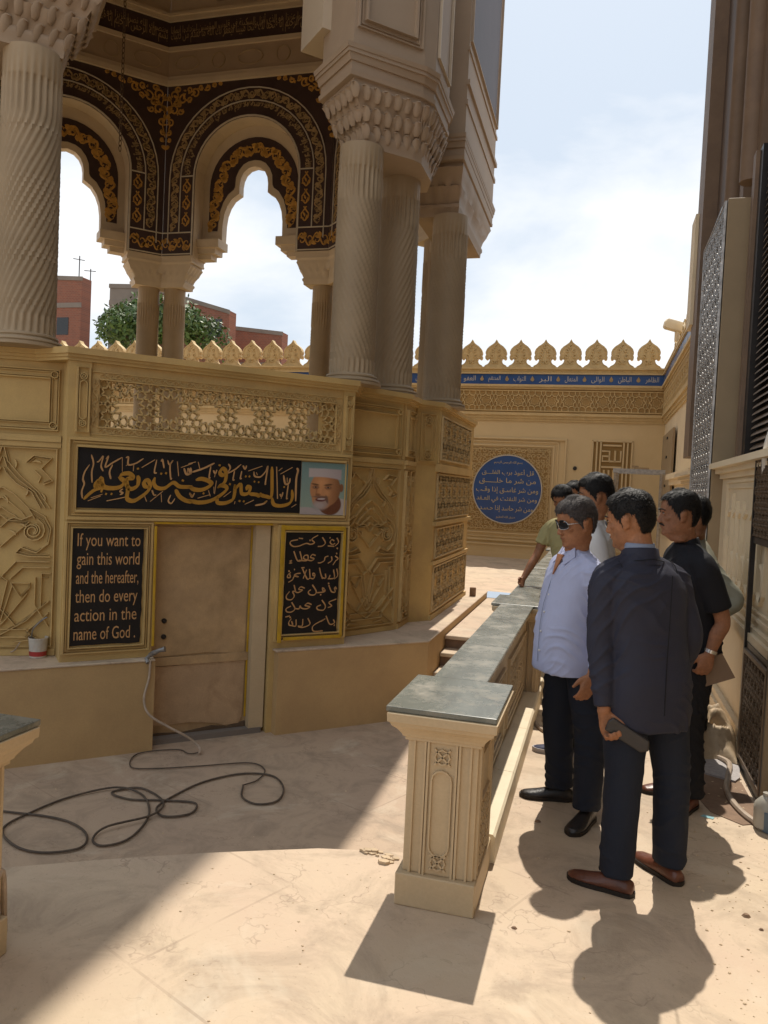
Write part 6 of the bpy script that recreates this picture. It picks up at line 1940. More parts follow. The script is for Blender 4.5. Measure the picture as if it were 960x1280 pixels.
def sell(rx, ry, e, n=28):
    a = np.linspace(0, 2 * math.pi, n, endpoint=False)
    c, s = np.cos(a), np.sin(a)
    return np.stack([rx * np.sign(c) * np.abs(c) ** (2 / e), ry * np.sign(s) * np.abs(s) ** (2 / e), np.zeros(n)], 1)
def ellipsoid(g, c, r, Rm=None, n=14):
    rings = []
    for t in np.linspace(-math.pi / 2 + .12, math.pi / 2 - .12, n // 2 + 2):
        q = sell(r[0] * math.cos(t), r[1] * math.cos(t), 2, n); q[:, 2] = r[2] * math.sin(t)
        if Rm is not None: q = q @ np.asarray(Rm).T
        rings.append(q + np.asarray(c))
    g.loft(rings)
def limb(g, pts, rad, n=18, ref=(0, 1, 0.01)):
    """tapered limb through points; rad: list of r or (ra, rb) with ra sideways and rb along ref"""
    P = [np.array(p, float) for p in pts]
    # densify
    Q = []; RR = []
    rad = [(r, r) if not hasattr(r, '__len__') else r for r in rad]
    E = [2 * P[0] - P[1]] + P + [2 * P[-1] - P[-2]]
    for i in range(len(P) - 1):
        for t in np.linspace(0, 1, 5, endpoint=False):
            p0, p1, p2, p3 = E[i], E[i + 1], E[i + 2], E[i + 3]
            Q.append(.5 * ((2 * p1) + (-p0 + p2) * t + (2 * p0 - 5 * p1 + 4 * p2 - p3) * t * t + (-p0 + 3 * p1 - 3 * p2 + p3) * t ** 3))
            RR.append(tuple(rad[i][k] * (1 - t) + rad[i + 1][k] * t for k in (0, 1)))
    Q.append(P[-1]); RR.append(rad[-1])
    rings = []
    ref = np.array(ref, float)
    for i, q in enumerate(Q):
        d = Q[min(i + 1, len(Q) - 1)] - Q[max(i - 1, 0)]; d /= np.linalg.norm(d)
        s = np.cross(d, ref); s /= np.linalg.norm(s); f = np.cross(s, d)
        a = np.linspace(0, 2 * math.pi, n, endpoint=False)
        rings.append(q + np.outer(np.cos(a), s) * RR[i][0] + np.outer(np.sin(a), f) * RR[i][1])
    g.loft(rings)
def voxel(g, size, smooth=3, disp=None):
    me = g.mesh('tmp')
    o = bpy.data.objects.new('tmp', me); C.objects.link(o)
    md = o.modifiers.new('r', 'REMESH'); md.mode = 'VOXEL'; md.voxel_size = size; md.use_smooth_shade = True
    if smooth:
        sm = o.modifiers.new('s', 'SMOOTH'); sm.factor = .5; sm.iterations = smooth
    bpy.context.view_layer.update()
    dg = bpy.context.evaluated_depsgraph_get()
    ev = o.evaluated_get(dg)
    m2 = bpy.data.meshes.new_from_object(ev)
    bpy.data.objects.remove(o); bpy.data.meshes.remove(me)
    if disp is not None:
        n = len(m2.vertices)
        V = np.empty(n * 3); m2.vertices.foreach_get('co', V); V = V.reshape(-1, 3)
        N = np.empty(n * 3); m2.vertices.foreach_get('normal', N); N = N.reshape(-1, 3)
        V = V + N * disp(V)[:, None]
        m2.vertices.foreach_set('co', V.ravel()); m2.update()
    return m2
def put(me, name, m, parent):
    V = np.empty(len(me.vertices) * 3); me.vertices.foreach_get('co', V)
    V = (V.reshape(-1, 3) - ORG[parent]).ravel(); me.vertices.foreach_set('co', V); me.update()
    me.materials.append(M[m]); me.name = name
    me.shade_smooth()
    o = bpy.data.objects.new(name, me); C.objects.link(o); o.parent = parent; ORG[o] = ORG[parent]
    return o
def creases(amp, seed=0, diag=1.0):
    """cloth creases: warped, sharp crested diagonal ridges that come and go"""
    def f(V):
        w1 = vnoise(V * 4.0, seed); w2 = vnoise(V * 3.1, seed + 4)
        m1 = np.clip(vnoise(V * 6.5, seed + 8) * 2.2 + .05, 0, 1); m2 = np.clip(vnoise(V * 6.0, seed + 12) * 2.2 + .0, 0, 1)
        a1 = V[:, 2] * 42 + (V[:, 0] + V[:, 1]) * 30 * diag + w1 * 5.5
        a2 = V[:, 2] * 34 - (V[:, 0] - V[:, 1]) * 36 * diag + w2 * 6.0
        w3 = vnoise(V * 9.0, seed + 20)
        r1 = np.maximum(0, 1 - np.abs(np.sin(a1 + 2.2 * w3)) * 1.35) ** 1.2
        r2 = np.maximum(0, 1 - np.abs(np.sin(a2 - 2.6 * w3)) * 1.35) ** 1.2
        return amp * (1.05 * r1 * m1 + .9 * r2 * m2 + .9 * w2 + .35 * vnoise(V * 18, seed + 2))
    return f
def folds(amp, sc=(9, 9, 16), seed=0, ridge=True):
    def f(V):
        a = vnoise(V * np.array(sc), seed)
        b = vnoise(V * np.array(sc) * 2.1 + 5, seed + 1)
        c = vnoise(V * np.array(sc) * .45 + 9, seed + 2)
        r = (1 - np.abs(a) * 2) if ridge else a
        return amp * (.55 * r + .25 * b + .5 * c)
    return f

def head_geo(g, fat=1.0):
    """head in its own frame: chin at z 0, face towards +y"""
    rows = [(-.035, .035, -.045, .048), (-.012, .060, -.055, .050), (.0, .074, -.058, .046), (.012, .084, -.062, .052), (.028, .085, -.068, .059), (.045, .084, -.076, .064), (.062, .083, -.086, .068), (.080, .083, -.095, .071),
            (.098, .082, -.101, .073), (.116, .080, -.105, .075), (.132, .083, -.107, .077), (.148, .086, -.108, .078), (.165, .084, -.106, .078), (.182, .079, -.101, .076), (.198, .070, -.092, .070), (.212, .056, -.078, .060), (.224, .036, -.056, .044), (.232, .014, -.03, .024)]
    rings = []
    n = 40
    for z, yf, yb, w in rows:
        c = (yf + yb) / 2; ry = (yf - yb) / 2
        q = sell(w * fat, ry, 2.15, n)
        # narrower towards the face, fuller at the back
        k = q[:, 1] / ry
        q[:, 0] *= 1 - .10 * np.clip(k, 0, 1) ** 2 * (1 if z < .15 else .5) + .0 * k
        q[:, 1] += c - .0; q[:, 2] = z
        # eye sockets
        for sx in (1, -1):
            d = ((q[:, 0] - sx * .031) / .019) ** 2 + ((z - .119) / .013) ** 2
            q[:, 1] -= .011 * np.exp(-d) * (q[:, 1] > 0)
        d = ((z - .028) / .008) ** 2 + (q[:, 0] / .022) ** 2
        q[:, 1] -= .004 * np.exp(-d) * (q[:, 1] > 0)
        rings.append(q)
    g.loft(rings)
    # nose
    nr = []
    for z, y, w, dp in ((.128, .080, .007, .010), (.115, .085, .0075, .012), (.100, .091, .009, .014), (.086, .097, .0115, .017), (.077, .100, .014, .018), (.070, .094, .013, .014), (.066, .088, .010, .010)):
        q = sell(w, dp, 2, 12); q[:, 1] += y - dp * .35; q[:, 2] = z; nr.append(q)
    g.loft(nr)
    for sx in (1, -1):
        ellipsoid(g, (sx * .013, .092, .075), (.0075, .011, .0075))
        ellipsoid(g, (sx * .028, .081, .136), (.022, .0085, .0065), roty(sx * .12))
        ellipsoid(g, (sx * .031, .069, .1195), (.0125, .0125, .0105))
        ellipsoid(g, (sx * .044, .058, .092), (.017, .016, .013))
        # ears
        Re = rotz(-sx * .35) @ rotx(-.15)
        ellipsoid(g, (sx * .081 * fat, -.012, .103), (.008, .019, .032), Re)
        ellipsoid(g, (sx * .086 * fat, -.019, .116), (.006, .016, .019), Re)
        ellipsoid(g, (sx * .080 * fat, -.004, .078), (.006, .009, .012), Re)
    ellipsoid(g, (0, .083, .0535), (.023, .0085, .0055)); ellipsoid(g, (0, .081, .0435), (.020, .0090, .0065))
    ellipsoid(g, (0, .074, .012), (.024, .013, .015))

def xf(g, fn):
    g.v = [fn(v) for v in g.v]
    return g

def hand_geo(g, curl=(.3, .5, .4), thumb=.4, spread=.06, side=1):
    """hand hanging down: wrist at origin, fingers towards -z, palm facing +x*side (towards body), thumb towards +y"""
    rings = []
    for z, rx, ry in ((.02, .020, .026), (.0, .019, .027), (-.02, .018, .032), (-.05, .016, .040), (-.075, .015, .042), (-.09, .012, .038)):
        q = sell(rx, ry, 2.6, 18); q[:, 2] = z; rings.append(q)
    g.loft(rings)
    for k, (y, L_, r_) in enumerate(((.030, .074, .0088), (.010, .082, .0092), (-.010, .076, .0088), (-.029, .060, .0078))):
        p = np.array((0, y, -.082)); a = 0.0
        pts = [p + (0, 0, .02), p]
        for j, f in enumerate((.45, .30, .25)):
            a += curl[j]
            d = np.array((math.sin(a) * side, (y * spread * 10) * .1, -math.cos(a))); d /= np.linalg.norm(d)
            p = p + d * L_ * f; pts.append(p)
        limb(g, pts, [r_ * 1.05, r_ * 1.08, r_ * 1.0, r_ * .92, r_ * .72], 10, ref=(0.02, 1, 0))
    p = np.array((.002 * side, .022, -.018))
    d1 = np.array((.45 * side * thumb, .75, -.75)); d1 /= np.linalg.norm(d1)
    d2 = np.array((.7 * side * thumb, .35, -1)); d2 /= np.linalg.norm(d2)
    limb(g, [p, p + d1 * .036, p + d1 * .036 + d2 * .032, p + d1 * .036 + d2 * .055], [.014, .0125, .0105, .0075], 10, ref=(1, .05, 0))

def frame_to(d, fwd):
    """matrix whose -z goes along d and whose +y leans towards fwd"""
    z = -np.array(d, float); z /= np.linalg.norm(z)
    y = np.array(fwd, float); y = y - z * (y @ z); y /= np.linalg.norm(y)
    x = np.cross(y, z)
    return np.stack([x, y, z], 1)

def person(loc, label, yaw, sp):
    """sp: world joints. yaw: facing, degrees counter-clockwise from +Y"""
    th = thing('person', (loc[0], loc[1], 0), label, 'person', 'men standing by the balustrade')
    Y = R(yaw); fx = np.array((-math.sin(Y), math.cos(Y), 0)); lx = np.array((-math.cos(Y), -math.sin(Y), 0))  # forward, own left
    o3 = np.array((loc[0], loc[1], 0.0))
    W = lambda r_, f_, z: o3 - lx * r_ + fx * f_ + np.array((0, 0, z))          # own right, forward, up
    rz = rotz(Y)
    S_ = sp.get('h', 1.73) / 1.73
    lean = sp.get('lean', (0, 0))                    # offset of the neck base (right, forward)
    hipz = .93 * S_; nkz = sp.get('neck', 1.44 * S_)
    def spine(z):
        t = np.clip((z - hipz) / (nkz - hipz), -.3, 1.2)
        t = max(t, 0) ** 1.3 if t > 0 else 0
        return W(lean[0] * t, lean[1] * t, z)
    def torso_ring(z, rx, ry, off=0, e=2.4, n=36):
        q = sell(rx, ry, e, n) @ rz.T
        return q + spine(z) + fx * off
    shw = sp.get('shw', .185)
    shz = nkz - .082
    dsh = sp.get('twist', 0)
    def shoulder(s):                                  # s=+1 own right
        a = R(dsh); v = -lx * math.cos(a) + fx * math.sin(a)
        return spine(shz) + v * s * shw
    kn, an, fy = sp['knees'], sp['ankles'], sp['feet']
    # ---------------- body (skin, one continuous surface)
    g = G()
    hd = G(); head_geo(hd, sp.get('fat', 1.0))
    hs = sp.get('hs', 1.0) * S_
    Hm = rotz(R(sp['hyaw'])) @ rotx(R(sp.get('hpitch', 0))) @ roty(R(sp.get('hroll', 0)))
    hp = np.array(sp['head'])                       # world position of head centre (z ~ .115 in the head frame)
    hfn = lambda V: ((V * hs - np.array((0, 0, .115)) * hs) @ Hm.T) + hp
    xf(hd, hfn)
    g.v += hd.v; 
    for f in hd.f: g.f.append([i + g.n for i in f])
    g.m += hd.m; g.n += hd.n
    nb = spine(nkz)
    nt = hfn(np.array([(0, -.030, .05)]))[0]
    limb(g, [nb + (0, 0, -.08), nb + (0, 0, .01), (nb + nt) / 2 + (0, 0, .01), nt], [.085, .064, .056, .056], 20, ref=tuple(fx))
    tr = [(hipz - .12, .12, .09), (hipz, .145, .105), (hipz + .12, .14, .10), (hipz + .28, .155, .105), (nkz - .12, .165, .10), (nkz - .05, .12, .08), (nkz - .005, .06, .055)]
    g.loft([torso_ring(z, a, b) for z, a, b in tr])
    for s, k in ((1, 'R'), (-1, 'L')):
        sh = shoulder(s); el = np.array(sp['el' + k]); wr = np.array(sp['wr' + k])
        limb(g, [spine(shz) + (sh - spine(shz)) * .5, sh - (sh - spine(shz)) * .12, sh * .6 + el * .4, el, el * .55 + wr * .45, wr], [.055, .055, .049, .040, .039, .026], 18, ref=tuple(fx))
        hg = G(); hand_geo(hg, sp.get('curl' + k, (.35, .45, .35)), sp.get('thumb' + k, .5), side=s * -1 if True else 1)
        d = np.array(sp.get('hd' + k, wr - el)); 
        hf = frame_to(d, sp.get('hf' + k, fx))
        # palm faces the body: own frame x axis is to the right of forward
        xf(hg, lambda V: (V * S_) @ hf.T + wr)
        g.v += hg.v
        for f in hg.f: g.f.append([i + g.n for i in f])
        g.m += hg.m; g.n += hg.n
    for i, s in ((0, -1), (1, 1)):
        hp_ = W(s * .085, 0, hipz - .05)
        limb(g, [hp_ + (0, 0, .05), hp_ * .5 + np.array(kn[i]) * .5, kn[i], (np.array(kn[i]) + an[i]) / 2, an[i]], [.085, .075, .052, .050, .036], 16, ref=tuple(fx))
    me = voxel(g, sp.get('vox', .0055), 1)
    put(me, 'body', sp['skin'], th)
    HF = lambda x, y, z: hfn(np.array([(x, y, z)]))[0]
    # ---------------- hair
    hr = G()
    hg = G(); head_geo_rows = None
    fat = sp.get('fat', 1.0)
    rows = [(.030, -.062, .060), (.050, -.080, .066), (.070, -.093, .071), (.095, -.104, .077), (.120, -.110, .080), (.145, -.113, .082), (.165, -.111, .083), (.185, -.106, .081), (.203, -.097, .076), (.218, -.083, .066), (.230, -.062, .050), (.238, -.034, .028)]
    hl = sp.get('hairline', .185); top = sp.get('hairtop', .010)
    fr_rows = {.030: None}
    nA = 64; VV = []; keep = []
    zs = np.linspace(.028, .243, 30)
    for z in zs:
        yf = np.interp(z, [.0, .045, .08, .116, .148, .165, .182, .198, .212, .224, .234, .245], [.074, .084, .083, .082, .086, .085, .081, .074, .062, .044, .020, .002])
        yb = np.interp(z, [r_[0] for r_ in rows], [r_[1] for r_ in rows]) - .002
        w = np.interp(z, [r_[0] for r_ in rows], [r_[2] for r_ in rows]) * fat
        if z > .236: w = .026; yb = -.03
        q = sell(w + .002 + top * .35, (yf - yb) / 2 + top * .5, 2.15, nA)
        q[:, 1] += (yf + yb) / 2; q[:, 2] = z + top * .6 * (z > .18)
        VV.append(q)
    VV = np.array(VV)
    def hair_on(x, y, z):
        a = math.degrees(math.atan2(abs(x) / .078, y / .09))       # 0 front .. 180 back
        if a < 40: lim = hl + .004 * math.sin(a * .3)
        elif a < 62: lim = hl - (a - 40) / 22 * (hl - .150) 
        elif a < 84: lim = .150 - (a - 62) / 22 * .055
        elif a < 92: lim = .085
        elif a < 118: lim = .136
        elif a < 135: lim = .136 - (a - 118) / 17 * .080
        else: lim = .046
        return z >= lim + .005 * math.sin(a * 1.7 + z * 90)
    g = G()
    idx = {}
    vs = []; fs = []
    for j in range(len(zs)):
        for i in range(nA):
            idx[(j, i)] = len(vs); vs.append(VV[j, i])
    for j in range(len(zs) - 1):
        for i in range(nA):
            i2 = (i + 1) % nA
            c_ = (VV[j, i] + VV[j, i2] + VV[j + 1, i] + VV[j + 1, i2]) / 4
            if hair_on(c_[0], c_[1], c_[2]): fs.append((idx[j, i], idx[j, i2], idx[j + 1, i2], idx[j + 1, i]))
    tc_ = len(vs); vs.append(VV[-1].mean(0) + (0, 0, .003))
    for i in range(nA): fs.append((idx[len(zs) - 1, i], idx[len(zs) - 1, (i + 1) % nA], tc_))
    vs = np.array(vs)
    nn = vnoise(vs * np.array((70, 22, 40)), 3)
    rad = vs - np.array((0, -.01, .12)); rad /= np.linalg.norm(rad, axis=1, keepdims=True)
    vs = vs + rad * (nn * .0028 + vnoise(vs * 25, 5) * .003)[:, None]
    g.add(hfn(vs), fs)
    ho = g.obj('hair', M[sp.get('hair', 'hair')], th, smooth=True, recalc=False, angle=180)
    so = ho.modifiers.new('thick', 'SOLIDIFY'); so.thickness = .010 * hs; so.offset = -.6
    ss = ho.modifiers.new('sub', 'SUBSURF'); ss.levels = 1; ss.render_levels = 1
    # loose short strands over the cap of hair
    g = G(); rs = np.random.default_rng(int(abs(loc[0]) * 1000) + 3)
    hv = vs; cen = np.array((0, -.012, .12))
    sel = rs.choice(len(fs), size=min(len(fs) * 3, 2600), replace=True)
    VV_ = []; FF_ = []
    for q_, fi in enumerate(sel):
        f_ = fs[fi]
        w4 = rs.dirichlet(np.ones(len(f_))); p_ = sum(hv[f_[k_]] * w4[k_] for k_ in range(len(f_)))
        nr_ = p_ - cen; nr_ /= np.linalg.norm(nr_)
        dn = np.array((rs.normal() * .35, (.75 if sp.get('comb', 'fwd') == 'fwd' and p_[2] > .17 else -.25) + rs.normal() * .3, -.75 + rs.normal() * .3))
        dn = dn - nr_ * (dn @ nr_); dn /= max(np.linalg.norm(dn), 1e-6)
        sd_ = np.cross(nr_, dn)
        L__ = rs.uniform(.010, .020); wd = .0011
        b_ = p_ + nr_ * .001
        m__ = b_ + dn * L__ * .6 + nr_ * L__ * .22; t__ = b_ + dn * L__ + nr_ * L__ * .16
        VV_ += [b_ - sd_ * wd, b_ + sd_ * wd, m__ + sd_ * wd * .8, m__ - sd_ * wd * .8, t__]
        o_ = q_ * 5; FF_ += [(o_, o_ + 1, o_ + 2, o_ + 3), (o_ + 3, o_ + 2, o_ + 4)]
    g.add(hfn(np.array(VV_)), FF_)
    stf(g.obj('hair_strands', M[sp.get('hair', 'hair')], ho, recalc=False))
    # ---------------- brows, moustache, eyes
    if sp.get('face', True):
        for s in (1, -1):
            g = G(); pts = [HF(s * .012, .0925, .1385), HF(s * .024, .0925, .1425), (HF(s * .036, .086, .1425)), HF(s * .047, .0735, .136)]
            limb(g, pts, [.0028, .0036, .0034, .0015], 8, ref=(0, 0, 1)); g.obj('eyebrow', M['hair'], th, smooth=True)
            if not sp.get('glasses'):
                g = G(); ellipsoid(g, HF(s * .031, .0750, .1195), (.0095 * hs, .0078 * hs, .0042 * hs), Hm); e_ = g.obj('eye', M['eyew'], th, smooth=True)
                g = G(); ellipsoid(g, HF(s * .031, .0790, .1195), (.0046 * hs, .0044 * hs, .0044 * hs), Hm); g.obj('iris', M['hair'], e_, smooth=True)
                g = G(); limb(g, [HF(s * .021, .0815, .1225), HF(s * .031, .0850, .1255), HF(s * .042, .0775, .1215)], [.0012, .0022, .0012], 6, ref=(0, 0, 1)); g.obj('eyelid', M['hair'], th, smooth=True)
        g = G(); limb(g, [HF(-.021, .0850, .0485), HF(0, .0925, .0485), HF(.021, .0850, .0485)], [.0010, .0018, .0010], 6, ref=(0, 0, 1)); g.obj('mouth_line', M['lip'], th, smooth=True)
        if sp.get('moustache'):
            g = G(); limb(g, [HF(-.030, .076, .052), HF(-.018, .088, .060), HF(0, .094, .0625), HF(.018, .088, .060), HF(.030, .076, .052)], [(.003, .002), (.006, .004), (.0055, .004), (.006, .004), (.003, .002)], 8, ref=tuple(Hm[:, 1])); g.obj('moustache', M['hair'], th, smooth=True)
    if sp.get('glasses'):
        gl = None
        zoff, yoff = sp.get('gl_off', (0, 0))
        for s in (1, -1):
            g = G(); c_ = np.array((s * .031, .0905 + yoff, .117 + zoff))
            rg = []
            for w_, k in ((0, 1), (.003, .9)):
                a = np.linspace(0, 2 * math.pi, 20, endpoint=False)
                x = .029 * np.cos(a) * k; z = (.0225 * np.sin(a) - .003 * np.cos(2 * a)) * k
                p = np.stack([c_[0] + x, c_[1] + w_ - np.abs(c_[0] + x) ** 2 * 7, c_[2] + z], 1); rg.append(hfn(p))
            g.loft(rg); l_ = g.obj('sunglass_lens', M['lens'], th)
            g = G(); g.tube([tuple(hfn(p[None])[0]) for p in np.stack([c_[0] + .0295 * np.cos(a), c_[1] + .001 - np.abs(c_[0] + .0295 * np.cos(a)) ** 2 * 7, c_[2] + .023 * np.sin(a) - .003 * np.cos(2 * a)], 1)[list(range(20)) + [0]]], .0009, 5)
            g.tube([tuple(HF(s * .056, .070 + yoff, .122 + zoff)), tuple(HF(s * .078 * fat, .03 + yoff, .120 + zoff)), tuple(HF(s * .084 * fat, -.012 + yoff, .116 + zoff))], .0018, 6)
            g.obj('sunglass_frame', M['chrome'], th, smooth=True)
        g = G(); g.tube([tuple(HF(-.008, .094 + yoff, .123 + zoff)), tuple(HF(.008, .094 + yoff, .123 + zoff))], .0013, 5); g.obj('bridge', M['chrome'], th)
    # ---------------- upper garment
    up = sp['top']; kind = up['kind']; hem = up['hem']; inf = up.get('inf', 1.0)
    g = G()
    rr = up['rings']
    g.loft([torso_ring(z, a, b, c) for z, a, b, c in rr])
    for s, k in ((1, 'R'), (-1, 'L')):
        sh = shoulder(s); el = np.array(sp['el' + k]); wr = np.array(sp['wr' + k])
        base_ = spine(shz - .02)
        if kind == 'long':
            limb(g, [base_ + (sh - base_) * .35, sh - (sh - base_) * .16, sh * .85 + el * .15 , sh * .45 + el * .55, el, el * .5 + wr * .5, wr * .92 + el * .08], [.080 * inf, .064 * inf, .067 * inf, .062 * inf, .057 * inf, .050 * inf, .040 * inf], 20, ref=tuple(fx))
            limb(g, [spine(nkz - .035), spine(nkz - .045) * .5 + sh * .5 + np.array((0, 0, .012)), sh - (sh - base_) * .05 + np.array((0, 0, .004))], [.062, .058, .056], 18, ref=tuple(fx))
        else:
            t = up.get('slv', .62)
            limb(g, [base_ + (sh - base_) * .35, sh - (sh - base_) * .16, sh * .8 + el * .2, sh * (1 - t) + el * t], [.080 * inf, .064 * inf, .067 * inf, .066 * inf], 20, ref=tuple(fx))
            limb(g, [spine(nkz - .035), spine(nkz - .045) * .5 + sh * .5 + np.array((0, 0, .012)), sh - (sh - base_) * .05 + np.array((0, 0, .004))], [.060, .056, .055], 18, ref=tuple(fx))
    me = voxel(g, sp.get('cvox', .0065), 9, creases(up.get('fold', .006), int(abs(loc[0]) * 100) % 50))
    uo = put(me, up['name'], up['m'], th)
    # collar
    g = G()
    for (dz, r0, w_) in up.get('collar', ((.0, .068, .004),)):
        rg = []
        for z, r_ in ((nkz - .035, r0 + .018), (nkz - .005, r0 + .004), (nkz + .030, r0), (nkz + .034, r0 - .006), (nkz + .0, r0 - .008), (nkz - .03, r0)):
            q = sell(r_, r_ * .93, 2, 32) @ rz.T
            k = (q @ fx) / r_
            q[:, 2] += -.030 * np.clip(k, 0, 1) + .010 * np.clip(-k, 0, 1)
            rg.append(q + spine(z) + fx * (-.006))
        g.loft(rg, cap=False)
    g.obj('collar', M[up.get('cm', up['m'])], uo, smooth=True, angle=180)
    # ---------------- trousers
    tm = sp['trousers']
    g = G()
    g.loft([torso_ring(z, a, b, 0) for z, a, b in ((hipz - .13, .155, .105), (hipz - .05, .172, .125), (hipz + .04, .165, .12), (hipz + .10, .155, .112))])
    for i, s in ((0, -1), (1, 1)):
        hp_ = W(s * .085, 0, hipz - .06); K_ = np.array(kn[i]); A_ = np.array(an[i])
        limb(g, [hp_ + (0, 0, .06), hp_ * .6 + K_ * .4, K_, K_ * .5 + A_ * .5, A_ * .9 + K_ * .1, A_ + (0, 0, -.01)], [(.098, .108), (.096, .105), (.079, .084), (.074, .078), (.070, .074), (.066, .078)], 20, ref=tuple(fx))
    me = voxel(g, sp.get('cvox', .0075), 4, creases(.0058, 7, .6))
    put(me, 'trousers', tm, th)
    # ---------------- shoes
    for i in (0, 1):
        A_ = np.array(an[i]); fyw = R(fy[i]); F_ = rotz(fyw)
        def Tsh(V, A_=A_, F_=F_): return (np.asarray(V) @ F_.T) + np.array((A_[0], A_[1], sp.get('footz', (0, 0))[i]))
        sr = []
        rows_ = [(-.075, .020, .018, .05), (-.070, .030, .024, .060), (-.045, .036, .030, .075), (-.01, .037, .036, .088), (.03, .038, .034, .080), (.07, .043, .026, .062), (.11, .047, .020, .050), (.15, .046, .016, .042), (.185, .036, .013, .036), (.205, .018, .010, .028)]
        for y, w_, h_, zt in rows_:
            a = np.linspace(0, 2 * math.pi, 18, endpoint=False)
            x = w_ * np.cos(a); z = np.where(np.sin(a) > 0, .022 + (zt - .022) * np.sin(a) ** 1.0, .022 + .014 * np.sin(a))
            sr.append(Tsh(np.stack([x, np.full(18, y), z], 1)))
        g = G(); g.loft(sr); 
        s_ = g.obj('shoe', M[sp['shoe'][0]], th, smooth=True, angle=70)
        g = G()
        out = []
        for t_ in np.linspace(0, 2 * math.pi, 28, endpoint=False):
            y = .065 + .148 * math.cos(t_); w_ = np.interp(y, [r_[0] for r_ in rows_], [r_[1] for r_ in rows_]) + .004
            out.append(((w_ if math.sin(t_) >= 0 else -w_) * min(1, abs(math.sin(t_)) * 2.2), y))
        hsl = .020 if sp['shoe'][0] != 'sneaker' else .028
        g.prism(out, .001, hsl, T=Tsh)
        g.obj('sole', M[sp['shoe'][1]], s_)
    return th, dict(W=W, HF=HF, spine=spine, fx=fx, lx=lx, shoulder=shoulder, rz=rz, ring=torso_ring)

# --- suit man (back to us, head turned left)
P1, h1 = person((.225, 3.54), 'man in dark blue-grey suit jacket seen from behind, nearest the camera, holding a black case', 30, dict(
    h=1.72, skin='skin1', hair='hair', head=(.120, 3.60, 1.575), hyaw=70, hpitch=-12, neck=1.42, lean=(-.03, .05), shw=.160, hairline=.198,
    knees=((.155, 3.47, .48), (.36, 3.62, .48)), ankles=((.150, 3.435, .085), (.375, 3.64, .085)), feet=(74, 38), footz=(0, .0),
    elL=(.030, 3.46, 1.06), wrL=(.062, 3.40, .765), elR=(.405, 3.66, 1.08), wrR=(.38, 3.78, .86), curlL=(.9, 1.2, .9), hdL=(.25, .0, -.6), hfL=(.9, .1, .3), thumbL=.9,
    top=dict(kind='long', name='suit_jacket', m='jacket', hem=.75, inf=1.04, fold=.0070, cm='jacket', collar=((0, .078, .004),),
             rings=[(.700, .192, .146, .0), (.80, .196, .148, 0), (.90, .191, .146, 0), (1.0, .176, .134, 0), (1.10, .176, .130, .0), (1.22, .190, .134, -.005), (1.30, .190, .126, -.012), (1.355, .160, .106, -.015), (1.39, .120, .088, -.01), (1.42, .085, .075, -.01), (1.44, .07, .066, -.01)]),
    trousers='navy', shoe=('leather', 'sole')))
W_ = h1['W']
for s_ in (1, -1):          # shoulder seams
    sh_ = h1['shoulder'](s_); ax = -h1['lx'] * s_
    pts = [sh_ - ax * .030 + h1['fx'] * math.cos(a) * .070 + np.array((0, 0, math.sin(a) * .068)) for a in np.linspace(.5, 2.9, 9)]
    g = G(); g.tube([tuple(p_) for p_ in pts], .0022, 5); g.obj('sleeve_seam', M['blackcl'], P1)
# shirt collar inside the jacket, jacket vents and pocket line
g = G()
rg = []
for z, r_ in ((1.425, .072), (1.455, .066), (1.478, .064), (1.478, .058), (1.44, .060)):
    q = sell(r_, r_ * .95, 2, 30) @ h1['rz'].T
    k = (q @ h1['fx']) / r_
    q[:, 2] += -.028 * np.clip(k, 0, 1)
    rg.append(q + h1['spine'](z) - h1['fx'] * .008)
g.loft(rg, cap=False); g.obj('shirt_collar', M['collar'], P1, smooth=True, angle=180)
g = G(); W_ = h1['W']
g.tube([tuple(W_(.0, -.148, 1.36)), tuple(W_(.0, -.150, 1.2)), tuple(W_(0, -.147, 1.0)), tuple(W_(.0, -.150, .78))], .0022, 5); g.obj('jacket_seam', M['blackcl'], P1)
g = G()
g = G(); hc_ = h1['spine'](1.415)
pts = [hc_ + (h1['lx'] * math.cos(a) * .098 - h1['fx'] * (math.sin(a) * .088 + .010)) + np.array((0, 0, -.018 * abs(math.cos(a)) + .004)) for a in np.linspace(.15, math.pi - .15, 14)]
g.tube([tuple(p_) for p_ in pts], .0022, 5); g.obj('collar_edge', M['blackcl'], P1)
sl = h1['shoulder'](-1)
# black folded case held in his left hand
bc = thing('leather_case', (.10, 3.38, .68), 'black folded case held in the hand of the man in the suit', 'case')
g = G()
T_ = frameW((.155, 3.365, .695), (.90, -.05, -.42), (-.05, -.99, .05), (.42, 0, .90))
g.prism([(-.085, -.030), (.080, -.035), (.105, -.012), (.088, .026), (-.08, .035), (-.09, .01)], -.009, .009, T=T_); q = g.obj('case', M['leather_dk'], bc); bevel(q, .006, 2)

